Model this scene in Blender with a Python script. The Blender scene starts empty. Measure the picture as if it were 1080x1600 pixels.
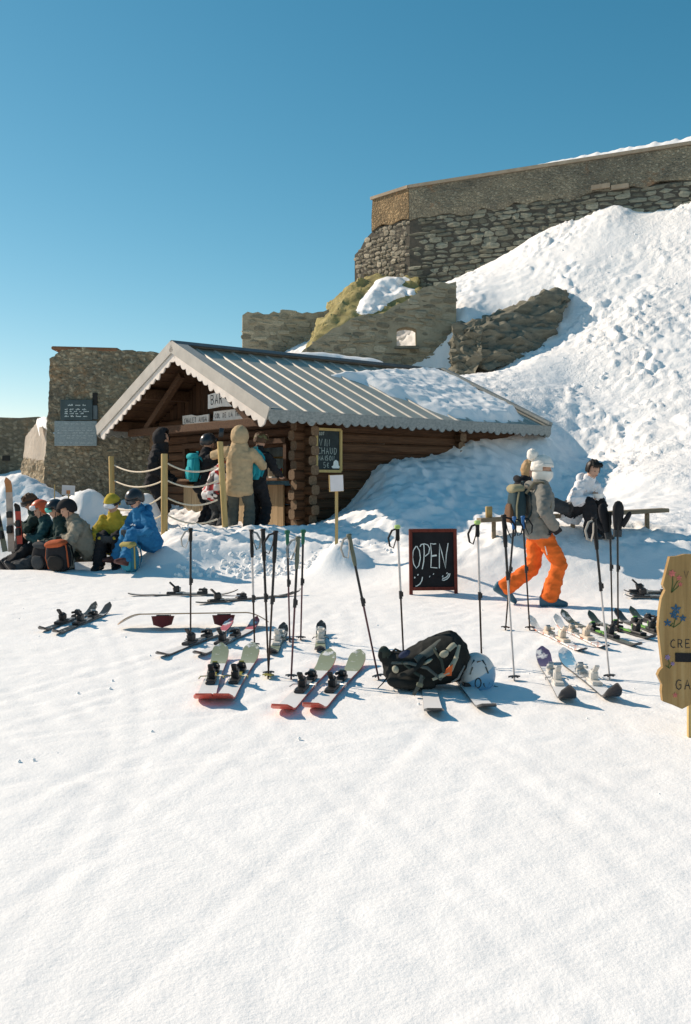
import bpy, bmesh, math, random
import numpy as np
from mathutils import Vector, Matrix, Quaternion

random.seed(7)
rng = np.random.RandomState(11)
R = math.radians
scene = bpy.context.scene
COL = scene.collection

# ------------------------------------------------------------------ camera
cam_data = bpy.data.cameras.new('camera')
cam_data.sensor_fit = 'VERTICAL'
cam_data.sensor_height = 36.0
cam_data.lens = 35.0
cam_data.shift_y = -0.025
cam_data.clip_end = 4000
cam = bpy.data.objects.new('camera', cam_data)
COL.objects.link(cam)
cam.location = (0, 0, 1.9)
cam.rotation_euler = (R(90), 0, 0)
scene.camera = cam

# ------------------------------------------------------------------ light
SUN_EL, SUN_AZ = R(33.5), R(-65)          # azimuth measured from +Y towards +X
sun_dir = Vector((math.sin(SUN_AZ) * math.cos(SUN_EL), math.cos(SUN_AZ) * math.cos(SUN_EL), math.sin(SUN_EL)))
world = bpy.data.worlds.new('World')
scene.world = world
world.use_nodes = True
wn = world.node_tree
for n in list(wn.nodes):
    wn.nodes.remove(n)
sky = wn.nodes.new('ShaderNodeTexSky')
sky.sky_type = 'NISHITA'
sky.sun_disc = False
sky.sun_elevation = SUN_EL
sky.sun_rotation = SUN_AZ
sky.altitude = 2400
sky.air_density = 1.0
sky.dust_density = 1.0
sky.ozone_density = 1.0
# film response of the sky, channel by channel and the same all round: deeper above, paler to the horizon
sep = wn.nodes.new('ShaderNodeSeparateColor'); com = wn.nodes.new('ShaderNodeCombineColor')
wn.links.new(sky.outputs[0], sep.inputs[0])
for ch, (gam, k) in enumerate(((1.60, 0.29), (0.98, 0.80), (0.87, 0.87))):
    pw = wn.nodes.new('ShaderNodeMath'); pw.operation = 'POWER'; pw.inputs[1].default_value = gam
    ml = wn.nodes.new('ShaderNodeMath'); ml.operation = 'MULTIPLY'; ml.inputs[1].default_value = k
    wn.links.new(sep.outputs[ch], pw.inputs[0]); wn.links.new(pw.outputs[0], ml.inputs[0]); wn.links.new(ml.outputs[0], com.inputs[ch])
bg = wn.nodes.new('ShaderNodeBackground')
bg.inputs['Strength'].default_value = 0.105
wo = wn.nodes.new('ShaderNodeOutputWorld')
wn.links.new(com.outputs[0], bg.inputs['Color'])
wn.links.new(bg.outputs[0], wo.inputs[0])

sl = bpy.data.lights.new('sun', 'SUN')
sl.energy = 3.4
sl.angle = R(0.53)
sl.color = (1.0, 0.83, 0.66)
so = bpy.data.objects.new('sun', sl)
COL.objects.link(so)
so.location = (-20, 12, 25)
so.rotation_euler = sun_dir.to_track_quat('Z', 'Y').to_euler()

vs = scene.view_settings
vs.view_transform = 'Standard'
vs.look = 'None'
vs.exposure = 0.68
vs.gamma = 1.0
vs.use_curve_mapping = False
scene.cycles.max_bounces = 8
scene.cycles.diffuse_bounces = 6
scene.cycles.use_denoising = True

# ------------------------------------------------------------------ picture <-> place
F, HOR, EYE = 1555.6, 760.0, 1.9
def P(px, py, Y):
    return Vector(((px - 540) / F * Y, Y, EYE - (py - HOR) / F * Y))
def XA(px, Y):
    return (px - 540) / F * Y

# ------------------------------------------------------------------ noise
_perm = np.random.RandomState(3).permutation(256)
_perm = np.concatenate([_perm, _perm, _perm])
_g = np.random.RandomState(5).normal(size=(256, 3))
_g /= np.linalg.norm(_g, axis=1)[:, None]
def perlin(x, y, z=None, seed=0):
    x = np.asarray(x, float); y = np.asarray(y, float)
    z = np.zeros_like(x) + 0.37 if z is None else np.asarray(z, float)
    x = x + seed * 17.13; y = y + seed * 5.71
    xi = np.floor(x).astype(int); yi = np.floor(y).astype(int); zi = np.floor(z).astype(int)
    xf, yf, zf = x - xi, y - yi, z - zi
    fade = lambda t: t * t * t * (t * (t * 6 - 15) + 10)
    u, v, w = fade(xf), fade(yf), fade(zf)
    def gr(a, b, c):
        h = _perm[(_perm[(_perm[(xi + a) & 255] + yi + b) & 255] + zi + c) & 255]
        g = _g[h]
        return g[..., 0] * (xf - a) + g[..., 1] * (yf - b) + g[..., 2] * (zf - c)
    l = lambda a, b, t: a + (b - a) * t
    return l(l(l(gr(0,0,0), gr(1,0,0), u), l(gr(0,1,0), gr(1,1,0), u), v),
             l(l(gr(0,0,1), gr(1,0,1), u), l(gr(0,1,1), gr(1,1,1), u), v), w) * 1.5
def fbm(x, y, f, octv=3, z=None, seed=0):
    s, a = 0, 1.0
    for o in range(octv):
        s = s + a * perlin(x * f, y * f, None if z is None else z * f, seed + o)
        f *= 2.03; a *= 0.5
    return s
def billow(x, y, f, octv=2, seed=0):
    s, a = 0, 1.0
    for o in range(octv):
        s = s + a * (1 - 2 * np.abs(perlin(x * f, y * f, None, seed + o)))
        f *= 2.1; a *= 0.5
    return s

# ------------------------------------------------------------------ materials
def nt(name):
    m = bpy.data.materials.new(name)
    m.use_nodes = True
    t = m.node_tree
    b = t.nodes['Principled BSDF']
    return m, t, b
def node(t, kind, **kw):
    n = t.nodes.new(kind)
    for k, v in kw.items():
        if k in n.inputs:
            n.inputs[k].default_value = v
        else:
            setattr(n, k, v)
    return n
def c4(c):
    return (c[0], c[1], c[2], 1.0)
def coords(t, scale=(1, 1, 1), kind='Object'):
    tc = node(t, 'ShaderNodeTexCoord')
    mp = node(t, 'ShaderNodeMapping')
    mp.inputs['Scale'].default_value = scale
    t.links.new(tc.outputs[kind], mp.inputs['Vector'])
    return mp.outputs[0]
def ramp(t, fac, stops):
    r = node(t, 'ShaderNodeValToRGB')
    els = r.color_ramp.elements
    while len(els) < len(stops):
        els.new(0.5)
    for e, (p, c) in zip(els, stops):
        e.position = p; e.color = c4(c)
    t.links.new(fac, r.inputs[0])
    return r.outputs[0]
def bump(t, b, h, strength, dist=0.02, prev=None):
    n = node(t, 'ShaderNodeBump')
    n.inputs['Strength'].default_value = strength
    n.inputs['Distance'].default_value = dist
    t.links.new(h, n.inputs['Height'])
    if prev is not None:
        t.links.new(prev, n.inputs['Normal'])
    t.links.new(n.outputs[0], b.inputs['Normal'])
    return n.outputs[0]
def noise_tex(t, vec, scale, detail=4, rough=0.55):
    n = node(t, 'ShaderNodeTexNoise')
    n.inputs['Scale'].default_value = scale
    n.inputs['Detail'].default_value = detail
    n.inputs['Roughness'].default_value = rough
    t.links.new(vec, n.inputs['Vector'])
    return n.outputs[0]

_cache = {}
def plain(name, col, rough=0.6, metal=0.0, var=0.18, scale=9.0, bstr=0.15, bscale=60.0, stretch=(1, 1, 1), spec=0.3, rand=0.0):
    """A painted / fabric / plastic / wood surface with grain and slight wear."""
    if name in _cache:
        return _cache[name]
    m, t, b = nt(name)
    v = coords(t, stretch)
    lo = [c * (1 - var) for c in col]; hi = [min(1, c * (1 + var)) for c in col]
    out = ramp(t, noise_tex(t, v, scale), [(0.3, lo), (0.7, hi)])
    if rand > 0:
        oi = node(t, 'ShaderNodeObjectInfo')
        h = node(t, 'ShaderNodeHueSaturation')
        mr = node(t, 'ShaderNodeMapRange')
        mr.inputs['To Min'].default_value = 1 - rand; mr.inputs['To Max'].default_value = 1 + rand
        t.links.new(oi.outputs['Random'], mr.inputs['Value'])
        t.links.new(mr.outputs[0], h.inputs['Value'])
        t.links.new(out, h.inputs['Color'])
        out = h.outputs[0]
    t.links.new(out, b.inputs['Base Color'])
    b.inputs['Roughness'].default_value = rough
    b.inputs['Metallic'].default_value = metal
    b.inputs['Specular IOR Level'].default_value = spec
    if bstr:
        bump(t, b, noise_tex(t, v, bscale, 3), bstr, 0.004)
    _cache[name] = m
    return m

def cloth(name, col, rough=0.85, var=0.12):
    return plain('cloth_' + name, col, rough, 0, var, 14, 0.25, 260, spec=0.15)

def snow_material():
    m, t, b = nt('snow')
    v = coords(t)
    n1 = noise_tex(t, v, 1.3, 5); n2 = noise_tex(t, v, 9, 5, 0.62); n3 = noise_tex(t, v, 55, 3, 0.6)
    vo = node(t, 'ShaderNodeTexVoronoi'); vo.inputs['Scale'].default_value = 13
    t.links.new(v, vo.inputs['Vector'])
    colr = ramp(t, n1, [(0.3, (0.90, 0.895, 0.89)), (0.7, (0.935, 0.93, 0.925))])
    spk = ramp(t, noise_tex(t, v, 30, 6, 0.75), [(0.70, (1, 1, 1)), (0.80, (0.80, 0.76, 0.72))])
    mx = node(t, 'ShaderNodeMix', data_type='RGBA', blend_type='MULTIPLY')
    mx.inputs[0].default_value = 1.0
    t.links.new(colr, mx.inputs[6]); t.links.new(spk, mx.inputs[7])
    t.links.new(mx.outputs[2], b.inputs['Base Color'])
    b.inputs['Roughness'].default_value = 0.75
    b.inputs['Specular IOR Level'].default_value = 0.12
    at_ = node(t, 'ShaderNodeAttribute', attribute_name='churn')       # how broken up the snow surface is
    ma = node(t, 'ShaderNodeMath', operation='MULTIPLY_ADD'); ma.inputs[1].default_value = 0.52; ma.inputs[2].default_value = 0.12
    t.links.new(at_.outputs['Fac'], ma.inputs[0])
    p = bump(t, b, n2, 0.15, 0.07)
    t.links.new(ma.outputs[0], t.nodes[-1].inputs['Strength'])
    p = bump(t, b, noise_tex(t, v, 24, 4, 0.65), 0.15, 0.03, p)
    t.links.new(ma.outputs[0], t.nodes[-1].inputs['Strength'])
    p = bump(t, b, n3, 0.22, 0.012, p)
    return m
SNOW = snow_material()

def stone_material(name, cols, scale=5.0, bstr=0.8, bscale=22, rand=0.3, strata=(1, 1, 1)):
    m, t, b = nt(name)
    v = coords(t, strata)
    out = ramp(t, noise_tex(t, v, scale, 6, 0.65), [(0.25 + 0.5 * i / (len(cols) - 1), c) for i, c in enumerate(cols)])
    oi = node(t, 'ShaderNodeObjectInfo')
    mr = node(t, 'ShaderNodeMapRange')
    mr.inputs['To Min'].default_value = 1 - rand; mr.inputs['To Max'].default_value = 1 + rand
    t.links.new(oi.outputs['Random'], mr.inputs['Value'])
    h = node(t, 'ShaderNodeHueSaturation')
    t.links.new(mr.outputs[0], h.inputs['Value']); t.links.new(out, h.inputs['Color'])
    t.links.new(h.outputs[0], b.inputs['Base Color'])
    b.inputs['Roughness'].default_value = 0.9
    b.inputs['Specular IOR Level'].default_value = 0.15
    p = bump(t, b, noise_tex(t, v, bscale, 5, 0.65), bstr, 0.03)
    return m
def rubble_material(name, base, pebble, scale=14, rust=(0.30, 0.16, 0.07)):
    """Pebbly lime-rubble wall face: small stones set in mortar, too fine to pick apart."""
    m, t, b = nt(name)
    v = coords(t, (1, 1, 1.35))
    wob = node(t, 'ShaderNodeTexNoise'); wob.inputs['Scale'].default_value = 9
    t.links.new(v, wob.inputs['Vector'])
    mx0 = node(t, 'ShaderNodeMix', data_type='RGBA'); mx0.inputs[0].default_value = 0.12
    t.links.new(v, mx0.inputs[6]); t.links.new(wob.outputs['Color'], mx0.inputs[7])
    vo = node(t, 'ShaderNodeTexVoronoi'); vo.inputs['Scale'].default_value = scale
    t.links.new(mx0.outputs[2], vo.inputs['Vector'])
    sep = node(t, 'ShaderNodeSeparateColor'); t.links.new(vo.outputs['Color'], sep.inputs[0])
    peb = ramp(t, sep.outputs[0], [(0.0, [c * 0.55 for c in pebble]), (0.55, pebble), (1.0, [min(1, c * 1.5) for c in pebble])])
    edge = ramp(t, vo.outputs['Distance'], [(0.35, (0, 0, 0)), (0.62, (1, 1, 1))])
    mx = node(t, 'ShaderNodeMix', data_type='RGBA')
    t.links.new(edge, mx.inputs[0]); t.links.new(peb, mx.inputs[6])
    mx.inputs[7].default_value = c4(base)
    big = ramp(t, noise_tex(t, v, 0.7, 6, 0.65), [(0.34, (0.60, 0.61, 0.62)), (0.64, (1.18, 1.12, 1.02))])
    mx2 = node(t, 'ShaderNodeMix', data_type='RGBA', blend_type='MULTIPLY'); mx2.inputs[0].default_value = 1
    t.links.new(mx.outputs[2], mx2.inputs[6]); t.links.new(big, mx2.inputs[7])
    rf = ramp(t, noise_tex(t, v, 0.9, 6, 0.7), [(0.58, (0, 0, 0)), (0.72, (0.8, 0.8, 0.8))])
    mx3 = node(t, 'ShaderNodeMix', data_type='RGBA')
    t.links.new(rf, mx3.inputs[0]); t.links.new(mx2.outputs[2], mx3.inputs[6]); mx3.inputs[7].default_value = c4(rust)
    t.links.new(mx3.outputs[2], b.inputs['Base Color'])
    b.inputs['Roughness'].default_value = 0.95
    b.inputs['Specular IOR Level'].default_value = 0.1
    inv = node(t, 'ShaderNodeMath', operation='SUBTRACT'); inv.inputs[0].default_value = 1.0
    t.links.new(vo.outputs['Distance'], inv.inputs[1])
    p = bump(t, b, inv.outputs[0], 0.9, 0.04)
    bump(t, b, noise_tex(t, v, 40, 4, 0.7), 0.5, 0.015, p)
    return m

def wood_material(name, c1, c2, axis=0, scale=3.0, rand=0.18, rough=0.75, bstr=0.4):
    m, t, b = nt(name)
    st = [14.0, 14.0, 14.0]; st[axis] = 0.9
    v = coords(t, st)
    oi = node(t, 'ShaderNodeObjectInfo')
    add = node(t, 'ShaderNodeVectorMath', operation='ADD')
    mul = node(t, 'ShaderNodeMath', operation='MULTIPLY'); mul.inputs[1].default_value = 37.0
    t.links.new(oi.outputs['Random'], mul.inputs[0])
    t.links.new(v, add.inputs[0]); t.links.new(mul.outputs[0], add.inputs[1])
    n1 = noise_tex(t, add.outputs[0], scale, 6, 0.6)
    col = ramp(t, n1, [(0.3, c1), (0.7, c2)])
    mr = node(t, 'ShaderNodeMapRange')
    mr.inputs['To Min'].default_value = 1 - rand; mr.inputs['To Max'].default_value = 1 + rand
    t.links.new(oi.outputs['Random'], mr.inputs['Value'])
    h = node(t, 'ShaderNodeHueSaturation')
    t.links.new(mr.outputs[0], h.inputs['Value']); t.links.new(col, h.inputs['Color'])
    t.links.new(h.outputs[0], b.inputs['Base Color'])
    b.inputs['Roughness'].default_value = rough
    b.inputs['Specular IOR Level'].default_value = 0.2
    bump(t, b, n1, bstr, 0.008)
    return m

# ------------------------------------------------------------------ mesh builder
class MB:
    def __init__(s):
        s.v = []; s.f = []; s.m = []
    def quadstrip(s, rings, closed=True, caps=True, mi=0):
        b = len(s.v); n = len(rings[0])
        for r in rings:
            s.v.extend([tuple(p) for p in r])
        for i in range(len(rings) - 1):
            for j in range(n if closed else n - 1):
                k = (j + 1) % n
                s.f.append((b + i * n + j, b + i * n + k, b + (i + 1) * n + k, b + (i + 1) * n + j)); s.m.append(mi)
        if caps and closed:
            s.f.append(tuple(b + j for j in reversed(range(n)))); s.m.append(mi)
            e = b + (len(rings) - 1) * n
            s.f.append(tuple(e + j for j in range(n))); s.m.append(mi)
        return s
    def box(s, c, size, rot=None, mi=0, bevel=0.0):
        hx, hy, hz = [k / 2 for k in size]
        c = Vector(c)
        if bevel:
            q = bevel
            def ring(z, i):
                xs, ys = hx - i, hy - i
                pts = [(xs - q, -ys), (xs, -ys + q), (xs, ys - q), (xs - q, ys), (-xs + q, ys), (-xs, ys - q), (-xs, -ys + q), (-xs + q, -ys)]
                return [Vector((x, y, z)) for x, y in pts]
            rings = [ring(-hz, q * .7), ring(-hz + q, 0), ring(hz - q, 0), ring(hz, q * .7)]
        else:
            rings = [[Vector((x, y, z)) for x, y in ((hx, -hy), (hx, hy), (-hx, hy), (-hx, -hy))] for z in (-hz, hz)]
        if rot is not None:
            rings = [[rot @ p for p in r] for r in rings]
        return s.quadstrip([[p + c for p in r] for r in rings], mi=mi)
    def beam(s, a, b, w, h, up=(0, 0, 1), mi=0, bevel=0.0):
        a, b = Vector(a), Vector(b)
        d = (b - a); L = d.length; d.normalize()
        x = d.cross(Vector(up))
        if x.length < 1e-5: x = Vector((1, 0, 0))
        x.normalize(); z = x.cross(d)
        rot = Matrix((x, d, z)).transposed()
        return s.box((a + b) / 2, (w, L, h), rot, mi, bevel)
    def tube(s, pts, rad, n=8, mi=0, caps=True, flat=1.0):
        pts = [Vector(p) for p in pts]
        if not hasattr(rad, '__len__'): rad = [rad] * len(pts)
        rings = []; ref = None
        for i, p in enumerate(pts):
            d = (pts[min(i + 1, len(pts) - 1)] - pts[max(i - 1, 0)])
            if d.length < 1e-9: d = Vector((0, 0, 1))
            d.normalize()
            if ref is None:
                ref = d.orthogonal().normalized()
            ref = (ref - d * ref.dot(d))
            if ref.length < 1e-6: ref = d.orthogonal()
            ref.normalize()
            w = d.cross(ref)
            rings.append([p + (ref * math.cos(2 * math.pi * k / n) + w * math.sin(2 * math.pi * k / n) * flat) * rad[i] for k in range(n)])
        return s.quadstrip(rings, mi=mi, caps=caps)
    def sphere(s, c, r, nu=16, nv=10, mi=0, rot=None, fn=None):
        c = Vector(c)
        if not hasattr(r, '__len__'): r = (r, r, r)
        rings = []
        for i in range(nv + 1):
            th = math.pi * (0.02 + 0.96 * i / nv) - math.pi / 2
            ring = []
            for j in range(nu):
                ph = 2 * math.pi * j / nu
                p = Vector((math.cos(th) * math.cos(ph), math.cos(th) * math.sin(ph), math.sin(th)))
                if fn: p = fn(p)
                p = Vector((p.x * r[0], p.y * r[1], p.z * r[2]))
                if rot is not None: p = rot @ p
                ring.append(p + c)
            rings.append(ring)
        return s.quadstrip(rings, mi=mi)
    def prism(s, outline, o, u, v, n, mi=0):
        """outline in (u,v), extruded along vector n from plane o."""
        o, u, v, n = Vector(o), Vector(u), Vector(v), Vector(n)
        a = [o + u * x + v * y for x, y in outline]
        if (u.cross(v)).dot(n) < 0:
            a.reverse()
        b = len(s.v); k = len(a)
        s.v.extend([tuple(p) for p in a]); s.v.extend([tuple(p + n) for p in a])
        s.f.append(tuple(b + i for i in reversed(range(k)))); s.m.append(mi)
        s.f.append(tuple(b + k + i for i in range(k))); s.m.append(mi)
        for i in range(k):
            j = (i + 1) % k
            s.f.append((b + i, b + j, b + k + j, b + k + i)); s.m.append(mi)
        return s
    def mesh(s, name):
        me = bpy.data.meshes.new(name)
        me.from_pydata(s.v, [], s.f)
        me.polygons.foreach_set('material_index', s.m)
        return me
    def build(s, name, mats, parent=None, smooth=True, world=True, angle=40):
        if world and parent is not None:
            off = Vector((0, 0, 0)); p = parent
            while p is not None:
                off += p.location; p = p.parent
            s.v = [(a[0] - off.x, a[1] - off.y, a[2] - off.z) for a in s.v]
        me = s.mesh(name)
        return link_mesh(name, me, mats, parent, smooth, angle)
def link_mesh(name, me, mats, parent=None, smooth=True, angle=40):
    if not isinstance(mats, (list, tuple)): mats = [mats]
    for m in mats: me.materials.append(m)
    me.validate()
    if smooth:
        me.shade_smooth()
        try:
            me.set_sharp_from_angle(angle=R(angle))
        except Exception:
            pass
    o = bpy.data.objects.new(name, me)
    COL.objects.link(o)
    if parent is not None: o.parent = parent
    return o
def thing(name, label, cat, loc=(0, 0, 0), group=None):
    o = bpy.data.objects.new(name, None)
    o.empty_display_size = 0.2
    COL.objects.link(o)
    o.location = loc
    return tag(o, label, cat, group)
def tag(o, label=None, cat=None, group=None, kind=None):
    if label: o['label'] = label
    if cat: o['category'] = cat
    if group: o['group'] = group
    if kind: o['kind'] = kind
    return o
def recentre(o, loc):
    """Move a parentless mesh's origin to loc without moving the mesh."""
    loc = Vector(loc)
    o.data.transform(Matrix.Translation(-loc)); o.location = loc
    return o
# ================================================================== terrain
U50 = R(50.4)
D = Vector((math.sin(U50), math.cos(U50), 0))        # chalet: front to back
A = Vector((-math.cos(U50), math.sin(U50), 0))       # chalet: right eave to left eave
R0 = Vector((-1.234, 16.0, 0))
def W(u, t, z):
    return R0 + D * u + A * t + Vector((0, 0, z))

FB, FC, FA = Vector((2.19, 34.0)), Vector((10.3, 29.7)), Vector((0.96, 35.4))
def wall_pt(px):
    k = (px - 540) / F
    d = FC - FB
    t = (k * FB.y - FB.x) / (d.x - k * d.y)
    return FB + d * t
ctrl = []
def cw(x, y, z): ctrl.append((x, y, z))
def cp(px, py, Y): p = P(px, py, Y); cw(*p)
for y in (-14, -6, 0, 4, 8, 10.5):
    for x in (-26, -14, -7, -2, 3, 8, 15, 28):
        cw(x, y, 0.045 * y)
for px in (-150, 20, 150, 300, 450): cw(XA(px, 13.6), 13.6, 0.045 * 13.6)
for px in (-150, 20, 120, 210): cw(XA(px, 15.9), 15.9, 0.045 * 15.9)
for px in (-150, 0, 60, 120, 180): cw(XA(px, 14.7), 14.7, 0.045 * 14.7 + .01)
for px in (560, 700, 800): cw(XA(px, 12.3), 12.3, 0.045 * 12.3)
for px in (900, 1000, 1080, 1300): cw(XA(px, 11.6), 11.6, 0.045 * 11.6)
# bank behind the seated row, snow rim before the bar, terrace of the bar
for a in ((-200, 800, 17.5), (20, 790, 17.5), (60, 800, 17), (150, 792, 16.8), (215, 800, 16.4), 
          (300, 848, 15.0), (270, 834, 15.4), (335, 838, 15.3), (400, 836, 15.2), (450, 838, 15.3), (330, 888, 14.4), (430, 893, 14.25), (480, 888, 14.2),
          (600, 845, 15), (560, 900, 13.8), (640, 866, 14.1), (560, 815, 16), (620, 800, 15.8)): cp(*a)
for a in ((-3.5, 16.6, 1.05), (-2.2, 16.5, 1.05), (-1.2, 16.6, 1.06), (-4.3, 18.2, 1.1), (-3.0, 18.4, 1.05), (-5.2, 20.3, 1.3)): cw(*a)
# bank along the shaded side wall
for a in ((545, 795, 17.6), (590, 737, 18.0), (650, 719, 18.7), (700, 716, 19.1), (745, 696, 19.5), (790, 705, 19.9), (830, 692, 20.3), (862, 692, 20.6),
          (620, 770, 16.8), (700, 770, 17.3), (800, 760, 18.2), (650, 832, 15.2), (720, 842, 14.8), (780, 797, 16.6), (855, 784, 18.3), (880, 765, 19.2),
          (850, 838, 13.4), (900, 845, 13.3), (980, 835, 13.6), (1060, 830, 14), (1000, 796, 16.2), (1080, 800, 16), (760, 872, 13.1), (900, 884, 12.8), (1000, 890, 12.6), (1080, 885, 12.6)): cp(*a)
# great snow slope
for a in ((905, 716, 21.3), (905, 748, 19.8), (1000, 735, 18.8), (1080, 745, 18), (900, 680, 21.9), (1000, 680, 21), (1080, 680, 20.5), (900, 600, 24), (1000, 600, 23.2),
          (1080, 590, 22.8), (830, 612, 23.2), (760, 592, 24.3), (840, 560, 25.3), (900, 520, 26.4), (1000, 500, 25.5), (1080, 480, 25.5), (900, 440, 28.2),
          (1000, 420, 28), (1080, 400, 27.5), (735, 590, 25.3), (800, 575, 25.6), (850, 545, 26.3), (890, 485, 27.3),
          (720, 510, 27.9), (770, 508, 27.9), (820, 482, 28.0), (876, 448, 28.3), (720, 470, 29), (800, 440, 29.5), (860, 415, 29.5)): cp(*a)
for px, py in ((725, 432), (790, 398), (850, 362), (900, 346), (965, 322), (1000, 332), (1080, 318), (1200, 312)):
    q = wall_pt(px); cp(px, py, q.y)
for a in ((12.5, 16, 1.9), (12, 20, 2.9), (12, 25, 6.6), (20, 16, 2.2), (20, 22, 5), (20, 28, 9)): cw(*a)
# behind the hut, left shoulder, beyond
for a in ((500, 590, 27.5), (600, 592, 27.5), (690, 598, 27.4), (650, 596, 26), (700, 602, 25.6), (560, 590, 25), (450, 600, 27), (600, 600, 24)): cp(*a)
for a in ( (-5, 25, 2.6), (-9, 21, 1.75), (-9, 25, 2.0), (-14, 24, 1.6), (-24, 22, 1.0), (-14, 17, 1.1), (-9, 32, 3.0), (-4, 31, 5.0),
          (-22, 36, 1.0), (0, 38, 8), (10, 38, 10), (24, 38, 10)): cw(*a)
ctrl = np.array(ctrl)
def _tps(r2):
    return np.where(r2 > 1e-9, 0.5 * r2 * np.log(np.maximum(r2, 1e-12)), 0)
_n = len(ctrl)
_r2 = ((ctrl[:, None, :2] - ctrl[None, :, :2]) ** 2).sum(-1)
_K = np.zeros((_n + 3, _n + 3))
_K[:_n, :_n] = _tps(_r2) + np.eye(_n) * 0.012
_K[:_n, _n] = 1; _K[:_n, _n + 1:] = ctrl[:, :2]
_K[_n, :_n] = 1; _K[_n + 1:, :_n] = ctrl[:, :2].T
_rhs = np.concatenate([ctrl[:, 2] - 0.045 * ctrl[:, 1], np.zeros(3)])
_w = np.linalg.solve(_K, _rhs)
def Hs(X, Y):
    """Snow height without the fine lumps."""
    X = np.asarray(X, float); Y = np.asarray(Y, float)
    sh = X.shape; x = X.ravel(); y = Y.ravel()
    out = np.empty_like(x)
    for i in range(0, len(x), 40000):
        xs, ys = x[i:i + 40000], y[i:i + 40000]
        r2 = (xs[:, None] - ctrl[None, :, 0]) ** 2 + (ys[:, None] - ctrl[None, :, 1]) ** 2
        out[i:i + 40000] = _tps(r2) @ _w[:_n] + _w[_n] + _w[_n + 1] * xs + _w[_n + 2] * ys
    z = out + 0.045 * y
    flat = 1 / (1 + np.exp((y - 12.2) * 5))
    z = z * (1 - flat) + 0.045 * y * flat
    g = lambda cx, cy, h, sx, sy: h * np.exp(-((x - cx) / sx) ** 2 - ((y - cy) / sy) ** 2)
    c = P(535, 880, 14.0)
    z = z + g(c.x - .02, c.y, 0.22, 0.24, 0.3) + g(c.x + .12, c.y - .1, 0.16, 0.55, 0.5) + g(c.x - .3, c.y - .1, 0.08, 0.2, 0.25)
    c = P(232, 800, 16.6); z = z + g(c.x, c.y, 0.42, 0.22, 0.35)
    c = P(140, 800, 16.8); z = z + g(c.x, c.y, 0.18, 0.5, 0.4)
    c = P(30, 800, 17.6); z = z + g(c.x, c.y, 0.45, 0.7, 0.6)
    c = P(610, 838, 15.2); z = z + g(c.x, c.y, 0.16, 0.35, 0.3)
    c = P(285, 885, 14.7); z = z + g(c.x, c.y, 0.10, 0.8, 0.3)
    return np.clip(z, -3, 11.6).reshape(sh)
def gz(x, y):
    return float(Hs(np.array([x]), np.array([y]))[0])
_Ys = np.arange(2.5, 36, 0.01)
def GP(px, py):
    X = (px - 540) / F * _Ys; Z = EYE - (py - HOR) / F * _Ys
    h = Hs(X, _Ys)
    i = int(np.argmax(Z <= h))
    return Vector((X[i], _Ys[i], float(h[i])))

def smooth01(x, a, b):
    t = np.clip((x - a) / (b - a), 0, 1); return t * t * (3 - 2 * t)
def lumps(X, Y, Z):
    res = Z - 0.045 * Y
    n = 0.0035 * fbm(X, Y, 1.6, 3, seed=1) + 0.004 * fbm(X * 1.0, Y, 7.0, 3, seed=4)
    # trampled and skied-over foreground: streaks and scuffs
    ang = 0.5; xr = X * math.cos(ang) + Y * math.sin(ang); yr = -X * math.sin(ang) + Y * math.cos(ang)
    n += 0.0015 * perlin(xr * 0.5, yr * 3.2, seed=9) * smooth01(12 - Y, 0, 5)
    xr2 = X * math.cos(-1.0) + Y * math.sin(-1.0); yr2 = -X * math.sin(-1.0) + Y * math.cos(-1.0)
    tr = perlin(xr2 * 0.35, yr2 * 4.5, seed=21)
    n -= 0.006 * smooth01(tr, 0.34, 0.5) * smooth01(11 - Y, 0, 4)
    sc = fbm(X, Y, 3.5, 2, seed=31)
    n -= 0.005 * smooth01(sc, 0.5, 0.8)
    trod = smooth01(Y, 7, 10) * (1 - smooth01(Y, 12, 14))
    n += trod * (0.004 * billow(X, Y, 4, 2, seed=33))
    slope = smooth01(res, 0.35, 1.1) * smooth01(X - 0.15 * Y, -1.2, 0.6)
    lobe = np.exp(-((X - 4.2) / 1.8) ** 2 - ((Y - 29.0) / 1.7) ** 2)
    # shaded bank beside the hut stays soft; the open slope is avalanche rubble
    u = (X - R0.x) * D.x + (Y - R0.y) * D.y; t = (X - R0.x) * A.x + (Y - R0.y) * A.y
    soft = np.exp(-np.maximum(0, np.abs(u - 2.5) - 3.0) ** 2 / 1.5) * np.exp(-np.maximum(0, np.abs(t + 1.6) - 1.8) ** 2 / 0.8)
    rough = slope * (1 - 0.85 * lobe) * (1 - soft)
    patch = 0.5 + 0.9 * smooth01(fbm(X, Y, 0.35, 2, seed=40), -0.35, 0.5)
    global CHURN
    CHURN = rough * (0.45 + 0.55 * smooth01(fbm(X, Y, 0.5, 2, seed=66), -.4, .3))
    n += rough * patch * (0.06 * fbm(X, Y, 0.7, 3, seed=41) + 0.02 * billow(X, Y, 1.9, 2, seed=45) + (0.055 * smooth01(fbm(X + .3 * Y, Y, 5.6, 2, seed=49), -.15, .6) + 0.04 * smooth01(perlin(X * 9, Y * 9, seed=50), -.1, .5)) * (0.3 + smooth01(fbm(X, Y, 0.9, 2, seed=58), -.3, .45)) + 0.07 * smooth01(fbm(X, Y, 1.5, 3, seed=47), .42, .75))
    n += slope * soft * (0.10 * fbm(X, Y, 1.1, 2, seed=51) + 0.035 * billow(X, Y, 3.2, 2, seed=53))
    n += slope * lobe * (0.05 * perlin(X * 0.7 + Y * .3, Y * 3.5, seed=55))
    rim = smooth01(res, 0.12, 0.35) * (1 - slope) * smooth01(Y, 12.5, 13.5)
    n += rim * (0.055 * billow(X, Y, 2.6, 2, seed=61) + 0.035 * billow(X, Y, 6.5, 2, seed=63))
    return n
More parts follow.
